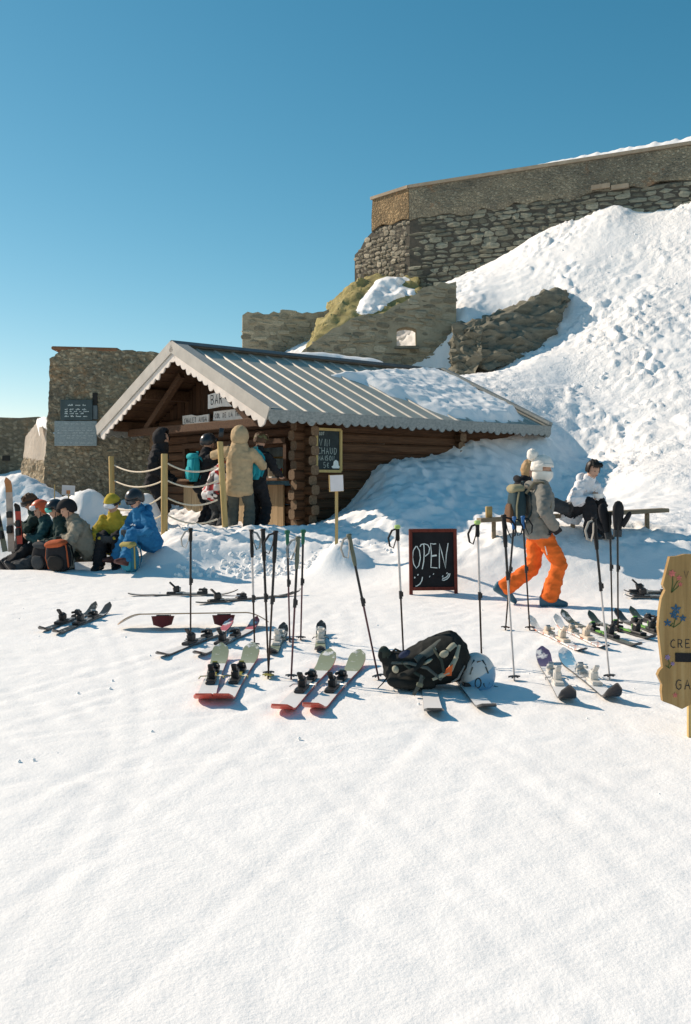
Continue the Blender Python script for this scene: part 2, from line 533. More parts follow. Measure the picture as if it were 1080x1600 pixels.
def axis(parts):
    out = []
    for a, b, s in parts:
        out.extend(np.arange(a, b, s))
    return np.array(out)
xs = axis([(-34, -14, 1.0), (-14, -7.5, 0.16), (-7.5, 12.5, 0.055), (12.5, 18, 0.2), (18, 36, 1.0)])
ys = axis([(-16, 0, 0.8), (0, 2.8, 0.2), (2.8, 9, 0.04), (9, 16, 0.05), (16, 32, 0.055), (32, 42, 0.5)])
GX, GY = np.meshgrid(xs, ys)
GZ0 = Hs(GX, GY)
GZ = GZ0 + lumps(GX, GY, GZ0)
# ski grooves and boot prints pressed into the packed snow
trs = random.Random(23)
for k in range(26):
    x0 = trs.uniform(-5, 5); sl_ = trs.choice((trs.uniform(-.9, -.2), trs.uniform(.2, .9), trs.uniform(-2.2, 2.2))); cv = trs.uniform(-.06, .06); dep = trs.uniform(.002, .0055); w_ = trs.uniform(.035, .05)
    for off in (-.11, .11) if k % 3 else (0,):
        dx_ = (GX - (x0 + off + sl_ * (GY - 7) + cv * (GY - 7) ** 2)) / math.sqrt(1 + sl_ ** 2)
        GZ -= dep * np.exp(-(dx_ / w_) ** 4) * smooth01(13 - GY, 0, 2.5) * (GY > 2)
        GZ += dep * .5 * np.exp(-((dx_ - w_ * 1.7) / (w_ * .7)) ** 2) * smooth01(13 - GY, 0, 2.5)
for k in range(620):
    y0 = 3.5 + 10.5 * trs.random() ** .6; x0 = trs.uniform(-.42 * y0 - .5, .42 * y0 + .5); a_ = trs.uniform(0, 3.14); dep = trs.uniform(.002, .008) * (1 if y0 > 8 else .5)
    i0, i1 = np.searchsorted(ys, (y0 - .35, y0 + .35)); j0, j1 = np.searchsorted(xs, (x0 - .35, x0 + .35))
    gx_, gy_ = GX[i0:i1, j0:j1] - x0, GY[i0:i1, j0:j1] - y0
    u_ = gx_ * math.cos(a_) + gy_ * math.sin(a_); v_ = -gx_ * math.sin(a_) + gy_ * math.cos(a_)
    e_ = (u_ / .12) ** 2 + (v_ / .045) ** 2
    GZ[i0:i1, j0:j1] += -dep * np.exp(-e_ ** 2) + dep * .45 * np.exp(-((np.sqrt(e_) - 1.45) / .35) ** 2)
# edges of the detailed sheet sink under the far field
edge = np.maximum(smooth01(np.abs(GX), 24, 33), np.maximum(smooth01(GY, 37, 41), smooth01(-GY, 9, 15)))
GZ = GZ * (1 - edge) + (-2.2) * edge
nx, ny = len(xs), len(ys)
idx = np.arange(nx * ny).reshape(ny, nx)
quads = np.stack([idx[:-1, :-1], idx[:-1, 1:], idx[1:, 1:], idx[1:, :-1]], -1).reshape(-1, 4)
cxm = (GX[:-1, :-1] + GX[1:, 1:]).ravel() / 2; cym = (GY[:-1, :-1] + GY[1:, 1:]).ravel() / 2
uu = (cxm - R0.x) * D.x + (cym - R0.y) * D.y; tt = (cxm - R0.x) * A.x + (cym - R0.y) * A.y
inside = (uu > 1.15) & (uu < 6.35) & (tt > 0.56) & (tt < 5.5)
quads = quads[~inside]
def np_mesh(name, verts, quads):
    me = bpy.data.meshes.new(name)
    me.vertices.add(len(verts)); me.vertices.foreach_set('co', verts.astype(np.float32).ravel())
    me.loops.add(quads.size); me.loops.foreach_set('vertex_index', quads.astype(np.int32).ravel())
    me.polygons.add(len(quads))
    me.polygons.foreach_set('loop_start', np.arange(0, quads.size, 4, dtype=np.int32))
    me.polygons.foreach_set('loop_total', np.full(len(quads), 4, np.int32))
    me.update(calc_edges=True)
    me.shade_smooth()
    return me
def np_grid(name, X, Y, Z, mat, parent=None):
    n_y, n_x = X.shape
    i = np.arange(n_x * n_y).reshape(n_y, n_x)
    q = np.stack([i[:-1, :-1], i[:-1, 1:], i[1:, 1:], i[1:, :-1]], -1).reshape(-1, 4)
    me = np_mesh(name, np.stack([X, Y, Z], -1).reshape(-1, 3), q)
    me.materials.append(mat)
    o = bpy.data.objects.new(name, me); COL.objects.link(o)
    if parent is not None: o.parent = parent
    return o
me = np_mesh('snow_ground', np.stack([GX, GY, GZ], -1).reshape(-1, 3), quads)
at_ = me.attributes.new('churn', 'FLOAT', 'POINT'); at_.data.foreach_set('value', CHURN.astype(np.float32).ravel())
me.materials.append(SNOW)
ground = bpy.data.objects.new('snow_ground', me); COL.objects.link(ground)
tag(ground, 'trampled sunlit snow rising into a rubbly snow slope', None, None, 'structure')
fx = np.array([-1500, -400, -120, -50, -25, 0, 25, 50, 120, 400, 1500.0])
FX, FY = np.meshgrid(fx, fx)
rr = np.sqrt(FX ** 2 + FY ** 2)
far = np_grid('snow_field', FX, FY, -2.0 - 0.06 * np.maximum(0, rr - 40), SNOW)
tag(far, 'snowfield falling away round the pass', None, None, 'structure')
# ================================================================== stone walls
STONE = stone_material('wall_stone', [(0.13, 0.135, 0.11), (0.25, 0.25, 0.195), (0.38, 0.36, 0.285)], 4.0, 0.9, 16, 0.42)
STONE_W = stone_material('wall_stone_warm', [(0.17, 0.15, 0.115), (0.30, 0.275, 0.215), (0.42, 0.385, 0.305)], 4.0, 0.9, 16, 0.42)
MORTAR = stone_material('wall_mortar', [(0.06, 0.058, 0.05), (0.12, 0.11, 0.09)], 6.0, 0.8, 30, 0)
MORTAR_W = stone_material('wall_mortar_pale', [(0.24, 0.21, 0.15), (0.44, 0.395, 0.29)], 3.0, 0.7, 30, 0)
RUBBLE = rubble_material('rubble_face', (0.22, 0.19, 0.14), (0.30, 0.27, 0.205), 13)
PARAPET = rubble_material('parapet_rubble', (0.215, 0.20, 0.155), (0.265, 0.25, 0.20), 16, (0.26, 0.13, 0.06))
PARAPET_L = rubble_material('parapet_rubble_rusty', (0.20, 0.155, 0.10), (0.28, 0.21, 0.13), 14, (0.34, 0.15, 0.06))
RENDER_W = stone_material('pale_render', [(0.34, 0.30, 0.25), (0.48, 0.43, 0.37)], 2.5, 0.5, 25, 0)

def stone_pool(n, seed, dome=0.35):
    rs = np.random.RandomState(seed); pool = []
    for k in range(n):
        bm = bmesh.new()
        bmesh.ops.create_cube(bm, size=1.0)
        bmesh.ops.subdivide_edges(bm, edges=bm.edges[:], cuts=1, use_grid_fill=True)
        sk = rs.uniform(-0.14, 0.14, 4)
        for v in bm.verts:
            c = v.co
            r = Vector((abs(c.x), abs(c.y), abs(c.z)))
            k_out = (c.x * 2) ** 2 * (c.z * 2) ** 2          # pull outline corners in
            c.x *= 1 - 0.16 * k_out; c.z *= 1 - 0.2 * k_out
            c.z += sk[0] * c.x + sk[1] * (c.x ** 2); c.x += sk[2] * c.z
            if c.y < -0.3 and (abs(c.x) > 0.3 or abs(c.z) > 0.3):
                c.y += dome * (0.5 + rs.rand())              # front face domes
            c.x += rs.uniform(-0.06, 0.06); c.z += rs.uniform(-0.07, 0.07); c.y += rs.uniform(-0.08, 0.08)
        me = bpy.data.meshes.new('stone'); bm.to_mesh(me); bm.free()
        me.shade_smooth()
        try: me.set_sharp_from_angle(angle=R(50))
        except Exception: pass
        pool.append(me)
    return pool
POOL = stone_pool(10, 4); POOL_W = stone_pool(8, 9)
for me in POOL: me.materials.append(STONE)
for me in POOL_W: me.materials.append(STONE_W)
STONE_R = stone_material('ruin_stone', [(0.22, 0.195, 0.14), (0.36, 0.325, 0.24), (0.50, 0.46, 0.35)], 4.0, 0.9, 16, 0.38)
POOL_R = stone_pool(8, 19)
for me in POOL_R: me.materials.append(STONE_R)

def in_poly(x, y, poly):
    c = False; n = len(poly)
    for i in range(n):
        x1, y1 = poly[i]; x2, y2 = poly[(i + 1) % n]
        if (y1 > y) != (y2 > y) and x < (x2 - x1) * (y - y1) / (y2 - y1) + x1: c = not c
    return c
def lay_stones(parent, o2, u2, poly, hrange, wrange, pool, seed, depth=0.09, out=(0.0, 0.05), holes=(), keep=300, zmin=None, fill_name='small_stones', gap=0.0, jz=.4):
    """Rough courses of single stones on a vertical face starting at o2 (x,y) along u2; poly in (along, z)."""
    rs = random.Random(seed)
    zs = [p[1] for p in poly]; us = [p[0] for p in poly]
    z = min(zs); items = []
    while z < max(zs):
        h = rs.uniform(*hrange)
        u = min(us) - rs.uniform(0, 0.2)
        while u < max(us):
            w = rs.uniform(*wrange)
            if rs.random() < 0.12: w *= 1.5
            hh = h * rs.uniform(0.95 - .45 * jz, 1.05 + .2 * jz)
            cu, cz = u + w / 2, z + h / 2 + rs.uniform(-0.3, 0.3) * h * jz
            ok = in_poly(cu, cz, poly) and in_poly(cu - w * .33, cz, poly) and in_poly(cu + w * .33, cz, poly)
            for (h0, h1, h2, h3) in holes:
                if h0 - w * .45 < cu < h1 + w * .45 and h2 - h * .45 < cz < h3 + h * .45: ok = False
            if ok and zmin is not None:
                q = o2 + u2 * cu
                if cz + h < gz(q.x, q.y - 0.3) - 0.05: ok = False
            if ok: items.append((cu, cz, w, hh))
            u += w + gap
        z += h
    items.sort(key=lambda i: -i[2] * i[3])
    ang = math.atan2(u2.y, u2.x)
    nrm = Vector((u2.y, -u2.x))
    base = parent.location
    rest = None
    for i, (cu, cz, w, hh) in enumerate(items):
        q = o2 + u2 * cu + nrm * (rs.uniform(*out) - depth * 0.3)
        loc = Vector((q.x, q.y, cz)); sc = (w * 0.97, depth * rs.uniform(0.9, 1.3), hh * 0.95)
        rot = (rs.uniform(-.05, .05), rs.uniform(-.16, .16) * jz, ang + rs.uniform(-.06, .06))
        me = rs.choice(pool)
        if i < keep:
            o = bpy.data.objects.new('stone', me); COL.objects.link(o)
            o.parent = parent; o.location = loc - base; o.rotation_euler = rot; o.scale = sc
        else:
            if rest is None: rest = bmesh.new()
            n0 = len(rest.verts)
            rest.from_mesh(me)
            rest.verts.ensure_lookup_table()
            Mx = Matrix.LocRotScale(loc - base, __import__('mathutils').Euler(rot), Vector(sc))
            bmesh.ops.transform(rest, matrix=Mx, verts=rest.verts[n0:])
    if rest is not None:
        me = bpy.data.meshes.new(fill_name); rest.to_mesh(me); rest.free()
        o = link_mesh(fill_name, me, pool[0].materials[0], parent)
        o['kind'] = 'stuff'
    return len(items)

def wall_slab(mb, o2, u2, poly, thick, mi=0):
    nrm = Vector((u2.y, -u2.x, 0))
    mb.prism(poly, Vector((o2.x, o2.y, 0)), Vector((u2.x, u2.y, 0)), Vector((0, 0, 1)), -nrm * thick, mi)
    return mb
def ragged(poly_top, step, amp, seed):
    """Break a top line up into uneven steps."""
    rs = random.Random(seed); out = []
    for i in range(len(poly_top) - 1):
        (x0, y0), (x1, y1) = poly_top[i], poly_top[i + 1]
        n = max(1, int(abs(x1 - x0) / step))
        for k in range(n):
            t = k / n; out.append((x0 + (x1 - x0) * t, y0 + (y1 - y0) * t + rs.uniform(-amp, amp)))
    out.append(poly_top[-1]); return out

# ---- great fort wall on the crest
fort = thing('fort_wall', 'high grey dry-stone fortress wall with rubble parapet on the crest above the snow slope', 'wall', (5.5, 32.2, 8.0)); fort['kind'] = 'thing'
uR = (FC - FB).normalized(); LR = (FC - FB).length * 1.42
TOPZ = 12.12
def zpx(py, Y): return EYE - (py - HOR) / F * Y
core = MB()
wall_slab(core, FB, uR, [(0, 6.5), (LR, 6.5), (LR, 11.05), (0, 11.05)], 1.2)
uL = (FB - FA).normalized(); AP = FA - uL * 0.95
LL = (FB - AP).length; LA = 0.95
left_poly = [(0, 6.5), (LL, 6.5), (LL, 11.05), (LA, 11.05), (LA - .02, 10.95), (0.55, 10.75), (0.3, 10.45), (0, 10.3)]
wall_slab(core, AP, uL, left_poly, 1.2)
core.build('wall_core', MORTAR, fort, smooth=False)
par = MB()
band = [(0, 11.05)] + ragged([(0.01, 11.03), (3, 10.98), (6, 11.0), (9, 11.1), (LR - .01, 11.1)], 0.35, 0.11, 3) + [(LR, 11.1), (LR, TOPZ - .06), (0, TOPZ - .06)]
nR = Vector((uR.y, -uR.x)); nL = Vector((uL.y, -uL.x))
wall_slab(par, FB + nR * 0.05, uR, band[1:], 1.25)
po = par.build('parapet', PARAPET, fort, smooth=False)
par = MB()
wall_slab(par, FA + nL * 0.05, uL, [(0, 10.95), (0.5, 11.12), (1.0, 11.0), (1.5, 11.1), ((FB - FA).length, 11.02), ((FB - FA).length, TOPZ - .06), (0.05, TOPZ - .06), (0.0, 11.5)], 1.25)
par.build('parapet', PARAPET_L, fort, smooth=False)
cop = MB()
q0 = FB - uR * 0.0; q1 = FB + uR * LR
COPE = stone_material('coping', [(0.26, 0.21, 0.15), (0.40, 0.34, 0.26)], 3, 0.5, 20, 0)
for (a2, b2, nn) in ((FA, FB, nL), (FB, q1, nR)):
    a3 = a2 - nn * 0.5; b3 = b2 - nn * 0.5
    cop.beam((a3.x, a3.y, TOPZ), (b3.x, b3.y, TOPZ), 1.24, 0.1)
cop.build('coping', COPE, fort, smooth=False)
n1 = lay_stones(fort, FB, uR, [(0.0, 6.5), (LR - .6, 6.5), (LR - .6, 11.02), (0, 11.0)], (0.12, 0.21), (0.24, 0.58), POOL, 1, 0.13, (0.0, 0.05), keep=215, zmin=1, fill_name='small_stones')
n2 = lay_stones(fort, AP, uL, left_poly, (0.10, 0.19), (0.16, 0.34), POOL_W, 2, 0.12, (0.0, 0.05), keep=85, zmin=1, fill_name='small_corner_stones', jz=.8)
# pale lintel stones in the parapet joint
mb = MB()
for k, (pa, pb) in enumerate(((926, 955), (957, 984))):
    a2, b2 = wall_pt(pa) + nR * 0.1, wall_pt(pb) + nR * 0.1
    zc = zpx(292, a2.y)
    mb.beam((a2.x, a2.y, zc - .03), (b2.x, b2.y, zc - .03), 0.12, 0.13)
mb.build('lintel_stone', COPE, fort, smooth=False)
# snow lying along the wall top
nseg = 220
tv = np.linspace(0.19, 1.0, nseg)
crossv = np.linspace(-1, 1, 9)
SX = np.zeros((9, nseg)); SY = SX.copy(); SZ = SX.copy()
for j, c in enumerate(crossv):
    for i, t in enumerate(tv):
        q = FB + uR * (LR * t) - nR * (0.5 - c * 0.6 * (1 if c < 0 else 1.03))
        hgt = (0.05 + 0.2 * smooth01(t, 0.19, 0.6)) * (1 - abs(c) ** 3)
        SX[j, i], SY[j, i] = q.x, q.y
        SZ[j, i] = TOPZ + 0.04 + hgt * (1 + 0.35 * float(perlin(np.array([t * 60]), np.array([c * 2.0]))[0])) - (0.06 if abs(c) == 1 else 0)
sc = np_grid('snow_cap', SX - fort.location.x, SY - fort.location.y, SZ - fort.location.z, SNOW, fort)

# ---- rocks
def rock(name, pts, mat, seed, amp=0.18, freq=1.3, cuts=4, strata=None, kind='structure', parent=None):
    bm = bmesh.new()
    for p in pts: bm.verts.new(p)
    r = bmesh.ops.convex_hull(bm, input=bm.verts[:])
    for v in [v for v in bm.verts if not v.link_faces]: bm.verts.remove(v)
    bmesh.ops.triangulate(bm, faces=bm.faces[:])
    for _ in range(cuts):
        bmesh.ops.subdivide_edges(bm, edges=[e for e in bm.edges if e.calc_length() > 0.14], cuts=1)
        bmesh.ops.triangulate(bm, faces=bm.faces[:])
    bm.normal_update()
    co = np.array([v.co[:] for v in bm.verts]); no = np.array([v.normal[:] for v in bm.verts])
    s = strata or (1, 1, 1)
    x, y, z = co[:, 0] * s[0], co[:, 1] * s[1], co[:, 2] * s[2]
    h = amp * fbm(x, y, freq, 3, z=z, seed=seed) + amp * 0.8 * (np.abs(perlin(x * 2.2, y * 2.2, z * 2.2, seed + 9)) - 0.3)
    st = perlin(x * .6, y * .6, z * 5.0 + x * 1.2, seed + 3)
    h += amp * 0.35 * np.sign(st) * np.abs(st) ** 0.5
    co = co + no * h[:, None]
    for v, c in zip(bm.verts, co): v.co = c
    me = bpy.data.meshes.new(name); bm.to_mesh(me); bm.free()
    o = link_mesh(name, me, mat, parent, True, 35)
    if kind: o['kind'] = kind
    return o
ROCK = stone_material('schist', [(0.10, 0.10, 0.08), (0.19, 0.18, 0.14), (0.29, 0.27, 0.205)], 2.5, 0.9, 12, 0, (1, 1, 3.5))
LICHEN = stone_material('lichen_rock', [(0.16, 0.13, 0.075), (0.30, 0.26, 0.11), (0.42, 0.37, 0.20)], 1.8, 0.8, 14, 0)
def pts(front, back):
    return [P(*a) for a in front] + [P(a[0], a[1], a[2] + back) for a in front]
rocks = [rock('rock_outcrop', [P(*a) for a in ((470, 560, 29.2), (482, 542, 29.0), (520, 500, 30.5), (552, 446, 33.5), (585, 433, 34), (648, 432, 34.2), (660, 470, 31.5), (600, 520, 29.0), (560, 560, 28.8),
     (520, 470, 36), (560, 440, 37), (650, 432, 37), (520, 560, 34))], LICHEN, 5, 0.22, 0.9, 5)]
rk = rocks[0]
tag(rk, 'lichen-yellowed sloping rock below the corner of the high wall')
rk = rock('rock_outcrop', [P(*a) for a in ((716, 585, 26.2), (760, 575, 25.9), (838, 560, 26.3), (848, 500, 26.6), (882, 486, 27.0), (886, 450, 27.4), (840, 468, 27.0), (770, 508, 26.5), (712, 512, 26.6),
     (716, 585, 28.5), (838, 560, 28.5), (884, 455, 28.8), (712, 512, 28.4))], ROCK, 8, 0.20, 1.1, 5, (1, 1, 2.2))
tag(rk, 'dark layered rock jutting out under the smooth snow drift')
rk = rock('rock_outcrop', [P(*a) for a in ((708, 512, 26.7), (752, 510, 26.3), (756, 560, 25.8), (735, 590, 25.9), (708, 590, 26.2), (708, 525, 28), (750, 520, 28), (735, 590, 27.5), (708, 590, 27.5))], ROCK, 12, 0.18, 1.6, 5, (1, 1, 3.5))
tag(rk, 'broken dark rock ledge against the ruined window wall')

# snow patch on the lichen rock
def snow_pad(name, corners, thick, n=46, seed=1, parent=None):
    """Lumpy snow pad draped on a sloping quad of rock; corners P00,P10,P11,P01."""
    c = [np.array(k) for k in corners]
    s, t = np.meshgrid(np.linspace(0, 1, n), np.linspace(0, 1, n))
    base = (c[0][None, None] * ((1 - s) * (1 - t))[..., None] + c[1] * (s * (1 - t))[..., None] + c[2] * (s * t)[..., None] + c[3] * ((1 - s) * t)[..., None])
    r = np.sqrt((2 * s - 1) ** 2 + (2 * t - 1) ** 2) + 0.30 * fbm(s * 3, t * 3, 1.0, 3, seed=seed)
    h = thick * (1 - np.clip(r, 0, 1.6) ** 2.5)
    nrm = np.cross(c[1] - c[0], c[3] - c[0]); nrm /= np.linalg.norm(nrm)
    if nrm[1] > 0: nrm = -nrm
    v = base + nrm * h[..., None]
    off = Vector((0, 0, 0)) if parent is None else parent.location
    o = np_grid(name, v[..., 0] - off[0], v[..., 1] - off[1], v[..., 2] - off[2], SNOW, parent)
    return o
from mathutils.bvhtree import BVHTree
bmr = bmesh.new(); bmr.from_mesh(rocks[0].data); tree = BVHTree.FromBMesh(bmr); bmr.free()
shape = [(556, 488), (562, 470), (578, 452), (588, 438), (604, 432), (628, 430), (640, 436), (626, 446), (648, 452), (650, 460), (622, 466), (606, 474), (596, 486), (580, 490), (566, 492)]
eye_ = Vector((0, 0, EYE)); n_ = 70
gx_ = np.linspace(548, 658, n_); gy_ = np.linspace(424, 498, n_)
def edge_d(x, y):
    best = 1e9
    for k in range(len(shape)):
        a_, b_ = Vector(shape[k]), Vector(shape[(k + 1) % len(shape)]); q = Vector((x, y)); t_ = max(0, min(1, (q - a_).dot(b_ - a_) / (b_ - a_).length_squared))
        best = min(best, (q - a_ - (b_ - a_) * t_).length)
    return best if in_poly(x, y, shape) else -best
vv, ff, vid = [], [], {}
for i_ in range(n_):
    for j_ in range(n_):
        d_ = edge_d(gx_[j_], gy_[i_])
        if d_ < -3: continue
        ray = (P(gx_[j_], gy_[i_], 30) - eye_).normalized()
        h_ = tree.ray_cast(eye_, ray)
        if h_[0] is None: continue
        th_ = max(-.05, min(.16, d_ * .022 + .0)) + .02 * float(perlin(np.array([gx_[j_] * .15]), np.array([gy_[i_] * .15]))[0])
        vid[(i_, j_)] = len(vv); vv.append(tuple(h_[0] - ray * th_ + Vector((0, 0, th_ * .5))))
for (i_, j_), k in vid.items():
    q = [vid.get((i_ + a_, j_ + b_)) for a_, b_ in ((0, 0), (0, 1), (1, 1), (1, 0))]
    if None not in q: ff.append(q)
me_ = bpy.data.meshes.new('snow_patch'); me_.from_pydata(vv, [], ff)
sp = link_mesh('snow_patch', me_, SNOW, None, True, 180)
sm_ = sp.modifiers.new('soft', 'SMOOTH'); sm_.factor = .5; sm_.iterations = 4
tag(sp, 'smooth snow patch lying on the lichen-yellowed rock', None, None, 'structure')

# ---- ruined wall with the window
ruin = thing('ruined_wall', 'ruined stone wall with one small window opening behind the chalet roof', 'wall', (1.2, 28.3, 5.0)); ruin['kind'] = 'thing'
O2 = Vector((XA(462, 28.0), 28.0)); U2 = Vector((1, 0.0)).normalized()
def uz(px, py): return (XA(px, 28.0) - O2.x, zpx(py, 28.0))
win = (uz(620, 542), uz(651, 515))
w0, w1, wz0, wz1 = win[0][0], win[1][0], win[0][1], win[1][1]
top = [uz(*a) for a in ((470, 552), (500, 530), (530, 508), (560, 495), (600, 488), (630, 470), (660, 452), (690, 442), (713, 440))]
top = ragged(top, 0.16, 0.05, 5)
r_end = uz(713, 600)[0]
mid = [p for p in top]
def top_at(u):
    for (x0, y0), (x1, y1) in zip(mid, mid[1:]):
        if x0 <= u <= x1: return y0 + (y1 - y0) * (u - x0) / max(1e-6, x1 - x0)
    return mid[-1][1]
zb = 3.6
leftp = [(mid[0][0], zb), (w0, zb)] + [(w0, top_at(w0))] + [p for p in reversed(mid) if p[0] < w0]
midtop = [(w0, wz1), (w1, wz1), (w1, top_at(w1))] + [p for p in reversed(mid) if w0 < p[0] < w1] + [(w0, top_at(w0))]
# arched head of the opening
arch = [(w0, wz1), (w0 + (w1 - w0) * .15, wz1 + .05), (w0 + (w1 - w0) * .5, wz1 + .08), (w0 + (w1 - w0) * .85, wz1 + .05)]
midtop = arch + midtop[1:]
midbot = [(w0, zb), (w1, zb), (w1, wz0), (w0, wz0)]
rightp = [(w1, zb), (r_end, zb)] + [(r_end, mid[-1][1])] + [p for p in reversed(mid) if w1 < p[0] < r_end] + [(w1, top_at(w1))]
mb = MB()
for poly in (leftp, midtop, midbot, rightp): wall_slab(mb, O2, U2, poly, 0.55)
mb.build('wall_core', MORTAR_W, ruin, smooth=False)
mb = MB(); a = O2 + U2 * (w0 - .06); b = O2 + U2 * (w1 + .06)
mb.beam((a.x, a.y - .06, wz0 - .03), (b.x, b.y - .06, wz0 - .03), 0.3, 0.07); mb.build('window_sill', ROCK, ruin, smooth=False)
full = [(mid[0][0], zb), (r_end, zb)] + list(reversed(mid))
lay_stones(ruin, O2, U2, full, (0.09, 0.17), (0.18, 0.46), POOL_R, 22, 0.10, (0.0, 0.06), holes=[(w0, w1, wz0, wz1 + .06)], keep=290, zmin=1, gap=0.04, jz=1.0)
# heap of snow seen through the opening
sp = snow_pad('snow_heap', [P(596, 560, 29.0), P(680, 560, 29.0), P(680, 505, 29.6), P(596, 505, 29.6)], 0.35, seed=6)
tag(sp, 'bright snow heaped behind the small window opening', None, None, 'structure')

# ledge with a strip of snow behind the ridge of the roof
low = thing('low_wall', 'low stone ledge wall with a strip of snow, just behind the chalet ridge', 'wall', (0.5, 26.2, 4.5)); low['kind'] = 'thing'
mb = MB(); a, b = P(440, 566, 26.2), P(712, 590, 26.2)
mb.beam((a.x, a.y, 4.7), (b.x, b.y, 4.2), 0.6, 1.3)
mb.build('wall_core', PARAPET, low, smooth=False)
xs_ = np.linspace(P(452, 0, 26.2).x, P(600, 0, 26.2).x, 60); cs = np.linspace(-1, 1, 9)
X_, C_ = np.meshgrid(xs_, cs)
endf = np.clip(np.minimum(X_ - xs_[0], xs_[-1] - X_) / 0.5, 0, 1) ** 0.5
np_grid('snow_cap', X_ - 0.5, C_ * 0.28, 5.31 - .075 * (X_ - X_.min()) + 0.14 * endf * (1 - np.abs(C_) ** 3) * (1 + .4 * perlin(X_ * 3, C_)) - 4.5, SNOW, low)

# ---- broken wall to the left of the rock
brk = thing('broken_wall', 'broken stone wall end with ragged top, left of the lichen rock', 'wall', (-2.6, 33.0, 5.5)); brk['kind'] = 'thing'
O3 = Vector((XA(379, 32.5), 32.5)); U3 = Vector((1, 0.12)).normalized()
def uz3(px, py): return (XA(px, 32.5) - O3.x, zpx(py, 32.5))
top3 = ragged([uz3(*a) for a in ((379, 491), (395, 487), (420, 489), (450, 484), (480, 487), (515, 480))], 0.15, 0.05, 8)
poly3 = [(0, 3.5), (top3[-1][0], 3.5)] + list(reversed(top3))
mb = MB(); wall_slab(mb, O3, U3, poly3, 0.7); mb.build('wall_core', MORTAR_W, brk, smooth=False)
lay_stones(brk, O3, U3, [(0, 5.4)] + [(poly3[1][0], 5.4)] + poly3[2:], (0.10, 0.2), (0.22, 0.5), POOL_R, 31, 0.10, (0.0, 0.05), keep=290, gap=0.03, jz=1.0)

# ---- rubble wall with the plaques, left of the chalet
lw = thing('rubble_wall', 'thick brown rubble wall end carrying two plaques, left of the chalet', 'wall', (-4.6, 21.8, 1.6)); lw['kind'] = 'thing'
YL = 21.4
def lz(px, py): return (XA(px, YL), zpx(py, YL))
topl = [lz(*a) for a in ((78, 560), (86, 556), (95, 545), (150, 544), (207, 546), (211, 551), (250, 551), (300, 553))]
poly = [lz(66, 820), lz(330, 820), lz(330, 553)] + list(reversed(ragged(topl, 0.12, 0.022, 4)))
# subdivided face so that it is uneven
mb = MB(); mb.prism(poly, (0, YL, 0), (1, 0, 0), (0, 0, 1), (0, 1.4, 0))
o = mb.build('wall_body', RUBBLE, lw, smooth=False)
bm = bmesh.new(); bm.from_mesh(o.data)
bmesh.ops.triangulate(bm, faces=bm.faces[:])
for _ in range(6):
    es = [e for e in bm.edges if e.calc_length() > 0.09]
    if len(bm.verts) > 26000: break
    bmesh.ops.subdivide_edges(bm, edges=es, cuts=1); bmesh.ops.triangulate(bm, faces=[f for f in bm.faces if len(f.verts) > 3])
bm.normal_update()
co = np.array([v.co[:] for v in bm.verts]); no = np.array([v.normal[:] for v in bm.verts])
h = 0.035 * fbm(co[:, 0], co[:, 1], 2.5, 3, z=co[:, 2], seed=2) + 0.022 * fbm(co[:, 0], co[:, 1], 11, 2, z=co[:, 2], seed=6)
co += no * h[:, None]
for v, c in zip(bm.verts, co): v.co = c
bm.to_mesh(o.data); bm.free()
# coping slab pieces
mb = MB()
a, b = P(96, 545, YL + .7), P(206, 547, YL + .7)
mb.beam((a.x - .02, YL + .7, zpx(544, YL) + .01), (b.x - .15, YL + .7, zpx(546, YL)), 1.42, 0.07, bevel=.02)
mb.build('coping', stone_material('rust_stone', [(0.16, 0.08, 0.045), (0.27, 0.15, 0.09)], 3, 0.8, 20, 0), lw, smooth=False)
mb = MB(); c = P(149, 633, YL); mb.box((c.x, YL - .0, c.z + .1), (0.1, 0.07, 0.32))
mb.build('slot', plain('slot_dark', (0.03, 0.028, 0.025), 0.9), lw, smooth=False)
mb = MB(); mb.box((c.x, YL - .01, c.z - .16), (0.11, 0.07, 0.3), bevel=.01)
mb.build('slot_lid', plain('lead_grey', (0.14, 0.17, 0.18), 0.7), lw, smooth=False)

# lit, battered buttress and the far wall end
bt = MB()
bx = lambda px, py, Y: P(px, py, Y)
fr = [bx(80, 815, 21.35), bx(82, 660, 21.5), bx(62, 655, 22.6), bx(40, 682, 23.6), bx(38, 700, 23.6), bx(24, 815, 23.4)]
o2 = [p + Vector((1.2, 0.9, 0)) for p in fr]
n = len(fr)
bt.v = [tuple(p) for p in fr + o2]
bt.f = [tuple(range(n)), tuple(reversed(range(n, 2 * n)))] + [(i, n + i, n + (i + 1) % n, (i + 1) % n) for i in range(n)]
bt.m = [0] * len(bt.f)
bo = bt.build('buttress', [RENDER_W], None, smooth=False)
bm = bmesh.new(); bm.from_mesh(bo.data); bmesh.ops.recalc_face_normals(bm, faces=bm.faces[:]); bmesh.ops.triangulate(bm, faces=bm.faces[:])
for _ in range(6):
    bmesh.ops.subdivide_edges(bm, edges=[e for e in bm.edges if e.calc_length() > 0.1], cuts=1); bmesh.ops.triangulate(bm, faces=[f for f in bm.faces if len(f.verts) > 3])
bm.normal_update()
zc = zpx(722, 22.4)
for v in bm.verts:
    c = v.co
    k = 1.0 if c.z < zc + 0.12 * math.sin(c.x * 9 + c.y * 7) else 0.25
    nn = float(fbm(np.array([c.x]), np.array([c.y]), 6.0, 3, z=np.array([c.z]), seed=3)[0])
    v.co = c + v.normal * (0.05 * nn * k)
rubm = rubble_material('buttress_rubble', (0.30, 0.25, 0.18), (0.40, 0.35, 0.27), 12)
for f in bm.faces:
    f.material_index = 1 if f.calc_center_median().z < zc + 0.12 * math.sin(f.calc_center_median().x * 9 + f.calc_center_median().y * 7) else 0
bm.to_mesh(bo.data); bm.free(); bo.data.materials.append(rubm)
